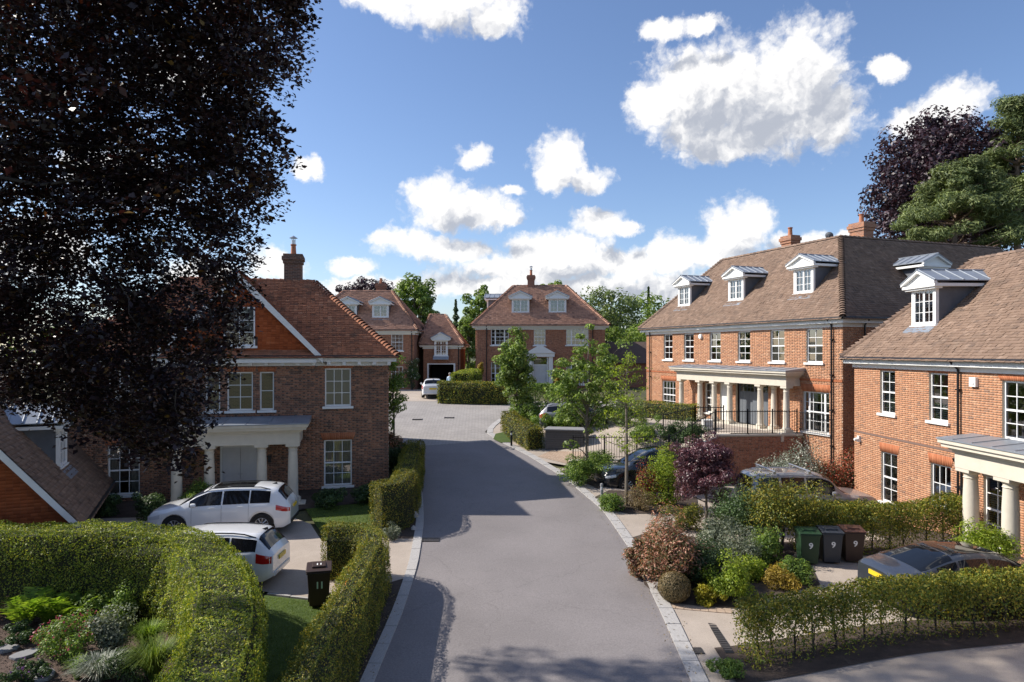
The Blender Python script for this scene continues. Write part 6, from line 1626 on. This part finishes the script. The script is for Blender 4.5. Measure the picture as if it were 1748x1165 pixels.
# ------------------------------------------------------------------ vehicles (x from tail to nose, y to the left)
def make_car(name, label, loc, heading, S, group='parked cars'):
    t = thing(name, label, 'car', loc, heading, group)
    L, W, pm = S['L'], S['W'], S['paint']
    tx, tz = zip(*S['top']); bx, bz = zip(*S['belt']); wr = S['wr']; wx = S['wheels']; cl = S.get('clear', .24); ar = wr + .06
    def smooth(x, xs, zs):
        return float(np.mean([np.interp(x + d, xs, zs) for d in (-.07, -.035, 0, .035, .07)]))
    def sec(x):
        xx = min(max(x, 0), L)
        pl = float(np.interp(xx, [0, .06, .25, .8, L - 1.0, L - .45, L - .12, L], [.80, .88, .95, 1, 1, .96, .84, .70])); w = W / 2 * pl
        zt_ = smooth(xx, tx, tz); zbl = min(smooth(xx, bx, bz), zt_ - .03)
        zb = cl + .12 * max(0, 1 - xx / .25) + .08 * max(0, 1 - (L - xx) / .3)
        for c in wx:
            if abs(xx - c) < ar: zb = max(zb, wr + math.sqrt(max(ar * ar - (xx - c) ** 2, 0)))
        zb = min(zb, zbl - .08)
        hgt = zt_ - zbl; yb = w * .955; yr = yb - .42 * min(hgt, .7) * S.get('tumble', 1) - .02
        if hgt < .12: yr = yb - .10
        return [(w - .05, zb), (w, zb + (zbl - zb) * .22), (w * .995, zb + (zbl - zb) * .62), (w * .985, zb + (zbl - zb) * .86), (yb, zbl)], [(yb, zbl), (yr, zt_ - .10 * min(1, hgt / .35) - .01), (yr * .80, zt_ - .022), (yr * .4, zt_ - .004), (0, zt_)]
    def at(x, q, s=1, off=0):
        """q 0..1 body side, 1..2 side glass, 2..3 roof"""
        lo, hi = sec(x)
        if q <= 1: P = np.array(lo); u = q * (len(P) - 1)
        elif q <= 2: P = np.array(hi[:2]); u = q - 1
        else: P = np.array(hi[1:]); u = (q - 2) * 3
        i = min(int(u), len(P) - 2); p = P[i] + (P[i + 1] - P[i]) * (u - i)
        return np.array([x, p[0] * s, p[1]])
    def nrm(x, q, s):
        e = .02; a = at(min(x + e, L), q, s) - at(max(x - e, 0), q, s); b = at(x, min(q + e, 3), s) - at(x, max(q - e, 0), s); n = np.cross(a, b); n = n / (np.linalg.norm(n) + 1e-9)
        c = np.array([x, 0, .7]); 
        return n if np.dot(n, at(x, q, s) - c) > 0 else -n
    xs = sorted(set(list(np.linspace(0, L, 70)) + [c + ar * math.cos(k) for c in wx for k in np.linspace(0, math.pi, 15)]))
    qs = [0, .12, .25, .4, .5, .62, .75, .87, 1, 1.25, 1.5, 1.75, 2, 2.12, 2.33, 2.5, 2.67, 2.83, 3]
    ring = [(q, 1) for q in qs] + [(q, -1) for q in qs[-2::-1]]; m = len(ring)
    V = [at(x, q, s) for x in xs for (q, s) in ring]; F = []
    for i in range(len(xs) - 1):
        for k in range(m - 1):
            F.append((i * m + k, i * m + k + 1, (i + 1) * m + k + 1, (i + 1) * m + k))
    mb = MB(); mb.v = [tuple(v) for v in V]; mb.f = F + [tuple(range(m - 1, -1, -1)), tuple(range((len(xs) - 1) * m, len(xs) * m))]
    body = mb.build('body', pm, t, smooth=True)
    def patch(nm, x0, x1, q0, q1, mt, s=1, off=.006, nx=14, nq=5, parent=t, cond=None):
        b = MB(); g = {}
        for i in range(nx + 1):
            for j in range(nq + 1):
                x = x0 + (x1 - x0) * i / nx; qa = q0(x) if callable(q0) else q0; qb = q1(x) if callable(q1) else q1; q = qa + (qb - qa) * j / nq
                g[i, j] = len(b.v); b.v.append(tuple(at(x, q, s) + nrm(x, q, s) * off))
        for i in range(nx):
            for j in range(nq): b.f.append((g[i, j], g[i + 1, j], g[i + 1, j + 1], g[i, j + 1]))
        return b.build(nm, mt, parent, smooth=True)
    for s in (1, -1):
        for (a, c) in S['side']: patch('side_window', a, c, 1.07, 1.93, 'car_glass', s)
        for xx in S['seams']: patch('door_seam', xx - .004, xx + .004, .14, 1.0, 'black_plastic', s, .002, 1, 10, body)
        for xx in S['handles']: p = at(xx, .88, s); MB().box(xx - .11, xx + .11, p[1] - .02, p[1] + .02, p[2] - .018, p[2] + .018).build('door_handle', pm, t, bevel=.008)
        patch('sill_trim', wx[0] + ar + .02, wx[1] - ar - .02, 0.0, .16, 'black_plastic', s, .004, 10, 2)
        p = at(S['mirror'], 1.12, s)
        mbm = MB(); mbm.lathe([(.01, -.1), (.07, -.08), (.085, 0), (.07, .08), (.01, .1)], (S['mirror'] + .02, p[1] + s * .12, p[2] + .05), 12, 'x'); mbm.box(S['mirror'] - .03, S['mirror'] + .03, min(p[1], p[1] + s * .1), max(p[1], p[1] + s * .1), p[2] + .0, p[2] + .04)
        mbm.build('mirror', S.get('mirror_mat', pm), t, smooth=True)
        x0, x1, qa, qb = S['tail']; patch('tail_light', x0, x1, qa, qb, 'lamp_red', s, .008, 6, 3)
        x0, x1, qa, qb = S['head']; patch('headlight', x0, x1, qa, qb, 'lamp_clear', s, .008, 6, 3)
        if S.get('rails'):
            a, c = S['rails']; pts = [at(x, 2.10, s) + np.array([0, 0, .055 if 0 < k < 7 else .0]) for k, x in enumerate(np.linspace(a, c, 8))]
            MB().tube([tuple(q) for q in pts], .018, 6).build('roof_rail', 'alloy' if S.get('rail_bright') else 'black_plastic', t)
    for (nm, rng_) in (('rear_window', S['rearw']), ('windscreen', S['frontw'])):
        b = MB(); x0, x1 = rng_; g = {}; n1, n2 = 10, 12
        seq = [(2.06 + .94 * k / n2, 1) for k in range(n2 + 1)] + [(3 - .94 * k / n2, -1) for k in range(1, n2 + 1)]
        for i in range(n1 + 1):
            for j, (q, s) in enumerate(seq):
                x = x0 + (x1 - x0) * i / n1; g[i, j] = len(b.v); b.v.append(tuple(at(x, q, s) + nrm(x, q, s) * .006))
        for i in range(n1):
            for j in range(len(seq) - 1): b.f.append((g[i, j], g[i + 1, j], g[i + 1, j + 1], g[i, j + 1]))
        b.build(nm, 'car_glass', t, smooth=True)
    if S.get('glassroof'):
        x0, x1 = S['glassroof']; b = MB(); g = {}; seq = [(2.30 + .7 * k / 8, 1) for k in range(9)] + [(3 - .7 * k / 8, -1) for k in range(1, 9)]
        for i in range(9):
            for j, (q, s) in enumerate(seq):
                x = x0 + (x1 - x0) * i / 8; g[i, j] = len(b.v); b.v.append(tuple(at(x, q, s) + nrm(x, q, s) * .006))
        for i in range(8):
            for j in range(len(seq) - 1): b.f.append((g[i, j], g[i + 1, j], g[i + 1, j + 1], g[i, j + 1]))
        b.build('roof_glass', 'car_glass', t, smooth=True)
    w2 = W / 2
    MB().box(.35, L - .35, -w2 + .28, w2 - .28, cl + .02, cl + .45).box(wx[0] - ar, wx[0] + ar, -w2 + .06, w2 - .06, wr, wr + ar * .9).box(wx[1] - ar, wx[1] + ar, -w2 + .06, w2 - .06, wr, wr + ar * .9).build('underbody', 'black_plastic', t)
    zr = float(np.interp(.1, tx, tz))
    lo0 = sec(0.0)[0]
    MB().box(-.03, .35, -w2 * .74, w2 * .74, cl + .10, cl + .24).build('rear_bumper', S.get('bumper', 'black_plastic'), t, bevel=.03)
    MB().box(L - .3, L + .02, -w2 * .6, w2 * .6, cl + .06, cl + .32).build('front_bumper', 'black_plastic', t, bevel=.03)
    zp = S.get('plate_z', .85); MB().box(-.035, -.005, -.26, .26, zp - .055, zp + .055).build('number_plate', 'plate_yellow', t)
    MB().box(L - .02, L + .015, -.45, .45, cl + .38, cl + .58).build('grille', 'black_plastic', t)
    if S.get('fin'): p = at(S['fin'], 3, 1); MB().prism([(S['fin'] - .12, -.012, p[2] - .01), (S['fin'] + .12, -.012, p[2] - .01), (S['fin'] - .1, -.012, p[2] + .07)], (0, .024, 0)).build('aerial_fin', 'black_plastic', t)
    if S.get('spoiler'):
        z = float(np.interp(.5, tx, tz)); MB().prism([(.50, -w2 * .60, z - .06), (.16, -w2 * .60, z - .085), (.16, -w2 * .60, z - .055), (.55, -w2 * .60, z - .005)], (0, w2 * 1.2, 0)).build('spoiler', pm, t, bevel=.008)
    for c in wx:
        for s in (1, -1):
            y = s * (w2 - .13)
            ty = MB().lathe([(wr * .66, -.11), (wr * .93, -.115), (wr, -.08), (wr, .08), (wr * .93, .115), (wr * .66, .11)], (0, 0, 0), 28, 'y', caps=False)
            tyre = ty.build('wheel', 'tyre', t, (c, y, wr), smooth=True)
            rim = MB().lathe([(wr * .68, -.10), (wr * .68, .10)], (0, 0, 0), 28, 'y', caps=False); rim.lathe([(wr * .69, s * .095), (wr * .63, s * .10), (wr * .60, s * .08)], (0, 0, 0), 28, 'y', caps=False)
            for k in range(S.get('spokes', 5) * 2):
                a = math.pi * k / S.get('spokes', 5) + (.12 if k % 2 else -.12); ca, sa = math.cos(a), math.sin(a)
                rim.tube([(.06 * ca, s * .085, .06 * sa), (wr * .65 * math.cos(a + (.08 if k % 2 else -.08)), s * .085, wr * .65 * math.sin(a + (.08 if k % 2 else -.08)))], .016, 5)
            rim.lathe([(.07, s * .06), (.07, s * .10)], (0, 0, 0), 12, 'y'); rim.build('rim', 'alloy', tyre)
            MB().lathe([(wr * .6, s * .02), (wr * .6, s * .03)], (0, 0, 0), 18, 'y').build('brake_disc', 'grate_iron', tyre)
    return t
SUV = dict(L=5.05, W=1.97, paint='paint_white', wr=.38, wheels=(1.0, 4.05), clear=.25, rails=(.75, 3.2), rail_bright=False, glassroof=(1.35, 2.95), fin=.75,
           top=[(0, .98), (.04, 1.10), (.12, 1.22), (.42, 1.60), (.6, 1.68), (1.2, 1.735), (2.2, 1.745), (2.9, 1.70), (3.35, 1.52), (3.95, 1.13), (4.3, 1.08), (4.8, .98), (5.0, .86), (5.05, .7)],
           belt=[(0, .98), (.5, 1.14), (1.2, 1.13), (3.3, 1.07), (4.0, 1.03), (5.05, .72)], side=((.72, 1.42), (1.47, 2.38), (2.44, 3.55)), seams=(1.46, 2.41, 3.45), handles=(1.75, 2.75), mirror=3.35,
           tail=(.02, .50, .62, .90), head=(4.55, 4.97, .60, .90), rearw=(.16, .47), frontw=(3.12, 3.92), plate_z=.92, spokes=10)
EST = dict(L=4.56, W=1.79, paint='paint_white', wr=.32, wheels=(.86, 3.44), clear=.2, rails=(.5, 2.7), fin=.5, top=[(0, .86), (.04, .98), (.1, 1.04), (.36, 1.36), (.5, 1.43), (1.2, 1.49), (2.2, 1.48), (2.7, 1.42), (3.1, 1.25), (3.6, 1.0), (4.2, .90), (4.5, .76), (4.56, .6)],
           belt=[(0, .86), (.5, 1.0), (1.2, .97), (3.2, .92), (3.7, .90), (4.56, .62)], side=((.45, 1.15), (1.2, 2.05), (2.1, 3.1)), seams=(1.2, 2.08, 3.05), handles=(1.45, 2.4), mirror=2.95, tail=(.03, .42, .55, .98), head=(4.1, 4.5, .6, .9), rearw=(.12, .42), frontw=(2.78, 3.55), plate_z=.72, bumper='paint_white', spokes=5)
SED = dict(L=4.95, W=1.93, paint='paint_graphite', wr=.35, wheels=(.98, 3.92), clear=.18, glassroof=(1.55, 2.75), fin=None, top=[(0, .86), (.04, .98), (.25, 1.03), (.55, 1.08), (1.3, 1.34), (1.75, 1.43), (2.4, 1.44), (2.9, 1.37), (3.6, 1.02), (3.9, .95), (4.6, .82), (4.88, .70), (4.95, .55)],
           belt=[(0, .86), (.6, .99), (1.3, .97), (3.4, .92), (4.0, .86), (4.95, .56)], side=((1.0, 1.55), (1.62, 2.35), (2.42, 3.4)), seams=(1.5, 2.38, 3.3), handles=(1.75, 2.65), mirror=3.15, tail=(.03, .40, .66, .92), head=(4.45, 4.88, .6, .9), rearw=(.62, 1.5), frontw=(2.78, 3.6), plate_z=.78, spokes=5)
OFF = dict(L=4.83, W=1.93, paint='paint_silver', wr=.38, wheels=(.9, 3.78), clear=.3, rails=(.4, 2.7), rail_bright=True, tumble=.55, top=[(0, 1.05), (.03, 1.25), (.06, 1.5), (.16, 1.80), (.4, 1.88), (1.5, 1.90), (2.6, 1.86), (2.95, 1.74), (3.45, 1.2), (3.7, 1.14), (4.5, 1.08), (4.78, .95), (4.83, .8)],
           belt=[(0, 1.1), (.5, 1.16), (1.5, 1.14), (3.2, 1.08), (3.6, 1.06), (4.83, .85)], side=((.3, 1.05), (1.15, 2.0), (2.08, 3.1)), seams=(1.1, 2.04, 3.05), handles=(1.4, 2.35), mirror=3.0, tail=(.02, .22, .55, 1.0), head=(4.5, 4.8, .6, .92), rearw=(.05, .15), frontw=(2.72, 3.42), plate_z=.85, spokes=5)
BLK = dict(SUV, paint='paint_black', L=5.0, glassroof=(1.35, 2.6), top=[(0, .98), (.05, 1.2), (.3, 1.62), (.6, 1.74), (1.2, 1.82), (2.2, 1.82), (2.9, 1.74), (3.35, 1.5), (3.85, 1.2), (4.3, 1.16), (4.85, 1.05), (4.97, .9), (5.0, .75)], belt=[(0, 1.0), (.5, 1.18), (3.3, 1.12), (3.9, 1.1), (5.0, .8)], spoiler=None, head=(4.55, 4.96, .62, .86))
HAT = dict(EST, L=4.05, W=1.73, rails=None, wheels=(.72, 3.2), top=[(0, .88), (.04, 1.0), (.1, 1.08), (.32, 1.36), (.5, 1.43), (1.2, 1.46), (1.9, 1.44), (2.3, 1.36), (2.65, 1.22), (3.1, .98), (3.7, .88), (4.0, .72), (4.05, .6)], belt=[(0, .88), (.5, 1.03), (1.2, .97), (2.8, .92), (3.2, .9), (4.05, .62)], side=((.4, 1.0), (1.05, 1.75), (1.8, 2.65)), seams=(1.05, 1.78, 2.6), handles=(1.25, 2.05), mirror=2.5, head=(3.6, 4.0, .6, .9), rearw=(.12, .36), frontw=(2.36, 3.05), glassroof=None)
# white SUV parked parallel to the house, tail to the right
def carspot(px, py): return gp(px, py)
tail = Vector((xt(503, 24.0), 24.0, 0)); hd = R(180 + 7)
suv = make_car('parked_car', 'large white SUV with dark roof glass, parked before the shaded house porch', (tail.x, tail.y, float(H(tail.x - 2, tail.y)) + .015), hd, SUV); suv.scale = (.92, .92, .92)
tail = Vector((xt(481, 19.3), 19.3, 0))
make_car('parked_car', 'white estate car with roof rails, front half hidden by the curved hedge', (tail.x, tail.y, float(H(tail.x - 2, tail.y)) + .015), R(180), EST)
make_car('parked_car', 'dark grey saloon with glass roof behind the foreground right hedge', (9.15, 17.15, float(H(11, 17.15)) + .01), R(6), SED)
make_car('parked_car', 'silver four-wheel drive with roof bars behind the purple maple', (8.55, 25.4, float(H(10.5, 25.4)) + .035), R(3), OFF)
ro_ = thing('roof_bars', 'pair of bright crossbars on the silver four-wheel drive roof', 'roof bars', (8.55, 25.4, float(H(10.5, 25.4)) + .035), R(3))
for xx in (.9, 2.2): MB().tube([(xx, -.86, 1.97), (xx, .86, 1.97)], .028, 8).box(xx - .05, xx + .05, -.78, -.70, 1.86, 1.95).box(xx - .05, xx + .05, .70, .78, 1.86, 1.95).build('bar', 'alloy', ro_)
make_car('parked_car', 'black SUV facing the road below the long railing', (8.7, 31.0, float(H(6.5, 30.4)) + .01), R(180 + 12), BLK)
make_car('parked_car', 'white hatchback parked at the far garage wing, seen from behind', (xt(741, 52), 51.2, float(H(-6, 53)) + .03), R(96), HAT)
make_car('parked_car', 'pale car with only its roof showing behind the kerbside hedge', (1.6, 38.6, float(H(3, 38.6)) - .1), R(-8), dict(EST, paint='paint_silver'))

# ------------------------------------------------------------------ wheelie bins
def text_mesh(body, size, m, parent, loc, rot, name='number'):
    c = bpy.data.curves.new(name, 'FONT'); c.body = body; c.size = size; c.align_x = 'CENTER'; c.align_y = 'CENTER'; c.extrude = .002; c.offset = size * .022; c.space_character = .86
    o = bpy.data.objects.new(name, c); COL.objects.link(o)
    me = bpy.data.meshes.new_from_object(o.evaluated_get(bpy.context.evaluated_depsgraph_get())); bpy.data.objects.remove(o)
    me.materials.clear(); q = obj(name, me, m, parent); q.location = loc; q.rotation_euler = rot; return q
def bin_(label, p, rz, bm, lm, num, nm, group=None, lidnum=False):
    t = thing('wheelie_bin', label, 'bin', p, rz, group); b = MB()
    w0, w1, d0, d1, h = .235, .285, .24, .34, .96
    b.v = [(-w0, -d0, .06), (w0, -d0, .06), (w0, d0, .06), (-w0, d0, .06), (-w1, -d1, h), (w1, -d1, h), (w1, d1, h), (-w1, d1, h)]
    b.f = [(3, 2, 1, 0), (0, 1, 5, 4), (1, 2, 6, 5), (2, 3, 7, 6), (3, 0, 4, 7)]
    b.box(-w1 - .02, w1 + .02, -d1 - .02, -d1 + .02, h - .06, h - .01).box(-w1 - .02, -w1 + .02, -d1 + .02, d1, h - .06, h - .01).box(w1 - .02, w1 + .02, -d1 + .02, d1, h - .06, h - .01)
    b.build('body', bm, t, bevel=.02)
    l = MB().prism([(-w1 - .03, -d1 - .05, h), (-w1 - .03, d1 + .02, h), (-w1 - .03, d1 + .02, h + .06), (-w1 - .03, d1 * .5, h + .10), (-w1 - .03, -d1 - .05, h + .035)], (2 * w1 + .06, 0, 0)); l.box(-w1 * .6, w1 * .6, -d1 * .6, d1 * .5, h + .05, h + .105)
    l.build('lid', lm, t, bevel=.015)
    MB().tube([(-w1 + .05, d1 + .07, h + .03), (w1 - .05, d1 + .07, h + .03)], .02, 8).box(-w1 + .03, -w1 + .07, d1, d1 + .08, h - .02, h + .04).box(w1 - .07, w1 - .03, d1, d1 + .08, h - .02, h + .04).build('handle', bm, t)
    for s in (-1, 1): MB().lathe([(.03, -.03), (.1, -.03), (.1, .03), (.03, .03)], (s * .26, d0 + .05, .1), 16, 'x').build('wheel', 'tyre', t)
    tilt = math.atan2(d1 - d0, h - .06); zc = .60
    text_mesh(num, .25, nm, t, (0.02, -(d0 + (d1 - d0) * (zc - .06) / (h - .06)) - .004, zc), (R(90) - tilt * -1, 0, 0))
    if lidnum: text_mesh(num, .2, 'number_white', t, (0, -.04, h + .108), (0, 0, 0))
    return t
p = gp(545, 1033)
bin_('brown wheelie bin numbered 11 on the small lawn', p, R(14), 'bin_brown', 'bin_brown', '11', 'number_mint', lidnum=True)
for px, py, bm, lm, lab in ((1378, 962, 'bin_green', 'bin_green', 'green wheelie bin numbered 9, left of the row of three'), (1416, 960, 'bin_grey', 'bin_grey', 'dark grey wheelie bin numbered 9, middle of the row of three'), (1453, 958, 'bin_brown', 'bin_lid_brown', 'brown wheelie bin numbered 9 with rust lid, right of the row of three')):
    bin_(lab, gp(px, py), R(-8), bm, lm, '9', 'number_white', 'row of three wheelie bins')

# ------------------------------------------------------------------ small things
p = gp(596, 1001); c = thing('traffic_cone', 'small orange and white cone half hidden by the clipped hedge', 'cone', p)
MB().box(-.14, .14, -.14, .14, 0, .03).build('base', 'black_plastic', c); MB().lathe([(.12, .03), (.075, .25)], (0, 0, 0), 14).lathe([(.045, .38), (.02, .5)], (0, 0, 0), 14).build('cone_body', 'cone_orange', c, smooth=True); MB().lathe([(.076, .25), (.046, .38)], (0, 0, 0), 14).build('band', 'number_white', c, smooth=True)
def bollard(label, p, h=.75, m='black_metal'):
    t = thing('bollard_light', label, 'bollard', p); MB().lathe([(.055, 0), (.055, h * .75)], (0, 0, 0), 14).build('post', m, t, smooth=True)
    MB().lathe([(.045, h * .75), (.045, h * .9)], (0, 0, 0), 14).build('lens', 'lamp_clear', t, smooth=True); MB().lathe([(.06, h * .9), (.06, h), (.02, h + .03)], (0, 0, 0), 14).build('cap', m, t, smooth=True)
bollard('slim grey bollard light at the right kerb corner', gp(1027, 866), .9, 'paving_slab')
bollard('black bollard light beside the kerbside hedge', gp(873, 762), .8)
def grate(label, px, py, w, d, rz=0, n=7):
    p = gp(px, py); t = thing('drain_grate', label, 'drain', (p.x, p.y, p.z + .012), rz); MB().box(-w/2, w/2, -d/2, d/2, -.05, .0).build('pan', 'grate_iron', t)
    f = MB().box(-w/2, w/2, -d/2, -d/2 + .03, 0, .012).box(-w/2, w/2, d/2 - .03, d/2, 0, .012).box(-w/2, -w/2 + .03, -d/2 + .03, d/2 - .03, 0, .012).box(w/2 - .03, w/2, -d/2 + .03, d/2 - .03, 0, .012); f.build('frame', 'grate_iron', t)
    for k in range(n): x = -w/2 + .05 + (w - .1) * k / (n - 1); MB().box(x - .012, x + .012, -d/2 + .03, d/2 - .03, 0, .010).build('bar', 'grate_iron', t)
grate('road gully grate at the left kerb', 735, 922, .6, .38)
grate('square drain cover on the plaza, left of the pair', 713, 716, .6, .6); grate('square drain cover on the plaza, right of the pair', 767, 713, .6, .6)
grate('small inspection cover on the right drive near the kerb', 1188, 1112, .3, .3)
a, b2 = gp(1204, 1046), gp(1246, 1118); dv = b2 - a
ch = thing('drain_channel', 'dark linear drain channel across the right drive', 'drain', (a.x, a.y, (a.z + b2.z) / 2 + .012), math.atan2(dv.y, dv.x)); Lc = dv.length
MB().box(0, Lc, -.09, .09, -.05, -.002).build('trough', 'black_plastic', ch)
for k in range(int(Lc / .12)): MB().box(k * .12, k * .12 + .09, -.085, .085, -.002, .006).build('bar', 'grate_iron', ch)
# sett border at the drive edge
sb = bpy.data.objects.new('sett_border', None); COL.objects.link(sb); sb['kind'] = 'structure'
sm = MB().box(-.095, .095, -.095, .095, -.05, 0).mesh('sett'); sm.materials.append(MATS['sett_stone'])
a, b2 = gp(1140, 1036), gp(1252, 1046); dv = b2 - a; n = int(Vector((dv.x, dv.y)).length / .2)
for r in range(2):
    for k in range(n):
        q = a.lerp(b2, (k + .5) / n); o = bpy.data.objects.new('sett', sm); COL.objects.link(o); o.parent = sb
        o.location = (q.x, q.y + .2 - r * .2, float(H(q.x, q.y)) + .022 + random.uniform(-.003, .003)); o.rotation_euler = (0, 0, math.atan2(dv.y, dv.x) + random.uniform(-.03, .03))
# edging stones of the small lawn
eb = bpy.data.objects.new('lawn_edging', None); COL.objects.link(eb); eb['kind'] = 'structure'
em = MB().box(-.44, .44, -.04, .04, -.08, .02).mesh('edging_stone'); em.materials.append(MATS['granite'])
for k in range(3):
    q = Vector((-6.55, 18.28, 0)).lerp(Vector((-4.5, 17.72, 0)), (k + .5) / 3); o = bpy.data.objects.new('edging_stone', em); COL.objects.link(o); o.parent = eb
    o.location = (q.x, q.y, float(H(q.x, q.y)) + .025); o.rotation_euler = (0, 0, math.atan2(-.56, 2.05)); o.scale = (.78, 1, 1)
# stepping stones and rocks
for i, (px, py, lab) in enumerate(((8, 1112, 'flat grey stepping stone at the left edge of the bed'), (42, 1122, 'flat grey stepping stone right of the pale edge stone'), (75, 1158, 'flat grey stepping stone at the bottom of the bed'))):
    p = gp(px, py); b = MB(); b.prism([(.28 * math.cos(a) * (1 + .15 * math.sin(3 * a + i)), .2 * math.sin(a), 0) for a in np.linspace(0, 6.283, 11)[:-1]], (0, 0, .07)); o = b.build('stepping_stone', 'paving_slab', None, p + Vector((0, 0, .02)), i, bevel=.015); tag(o, lab, 'stone', 'stepping stones')
for px, py, s, lab in ((716, 884, .16, 'pale boulder at the kerb by the roadside hedge'), (714, 905, .1, 'small pale stone below the kerb boulder')):
    p = gp(px - 8, py); b = MB().lathe([(.02, 0), (s, s * .2), (s * .9, s * .8), (s * .3, s * 1.5), (.01, s * 1.6)], (0, 0, 0), 7); o = b.build('rock', 'granite', None, p, .4); tag(o, lab, 'stone')
pl_ = thing('planter_box', 'white square planter at the foot of the stone steps', 'planter', gp(1207, 738))
MB().box(-.22, .22, -.22, .22, 0, .42).box(-.25, .25, -.25, .25, .42, .48).build('box', 'white_paint', pl_, bevel=.01)
# person by the far hatchback
ps = thing('person', 'person in a light blue shirt standing by the white hatchback, half hidden by hedge', 'person', (xt(768, 55), 55, float(H(-5.4, 55))), R(160))
J = {'pel': (0, 0, .95, .15, .11), 'sp': (0, .0, 1.2, .155, .11), 'ch': (0, 0, 1.38, .17, .12), 'nk': (0, .01, 1.5, .06, .06), 'hd': (0, -.02, 1.62, .09, .105), 'tp': (0, -.02, 1.72, .075, .085)}
nm = list(J); verts = [J[k][:3] for k in nm]; rad = [J[k][3:] for k in nm]; ed = [(i, i + 1) for i in range(5)]
def addc(par, pts):
    pi = par
    for (x, y, z, r) in pts: verts.append((x, y, z)); rad.append((r, r)); ed.append((pi, len(verts) - 1)); pi = len(verts) - 1
for s in (-1, 1):
    addc(2, [(s * .2, 0, 1.40, .06), (s * .25, .02, 1.15, .045), (s * .24, -.16, .98, .036), (s * .22, -.25, .94, .03)])
    addc(0, [(s * .1, 0, .88, .09), (s * .11, -.02, .50, .058), (s * .11, .02, .09, .042), (s * .12, -.13, .04, .035)])
me = bpy.data.meshes.new('body'); me.from_pydata(verts, ed, []); bo_ = link(bpy.data.objects.new('body', me), ps)
sk = bo_.modifiers.new('skin', 'SKIN'); sk.use_smooth_shade = True
for i, sv in enumerate(me.skin_vertices[0].data): sv.radius = rad[i]; sv.use_root = i == 0
sbv = bo_.modifiers.new('sub', 'SUBSURF'); sbv.levels = 1; sbv.render_levels = 2
m_, n_, l_ = new_mat('person_body'); pr_ = principled(n_); tcn = n_.new('ShaderNodeTexCoord'); sp_ = n_.new('ShaderNodeSeparateXYZ'); l_.new(tcn.outputs['Object'], sp_.inputs[0])
rp_ = ramp(n_, [(0, (.07, .08, .11)), (.52, (.45, .58, .72)), (.83, (.55, .33, .24))]); rp_.color_ramp.interpolation = 'CONSTANT'
dv_ = n_.new('ShaderNodeMath'); dv_.operation = 'DIVIDE'; dv_.inputs[1].default_value = 1.8; l_.new(sp_.outputs[2], dv_.inputs[0]); l_.new(dv_.outputs[0], rp_.inputs[0]); l_.new(rp_.outputs[0], pr_.inputs['Base Color'])
me.materials.append(m_)
MB().lathe([(.09, 1.63), (.102, 1.69), (.085, 1.76), (.02, 1.79)], (0, .005, 0), 14).build('hair', 'hair_grey', ps, smooth=True)
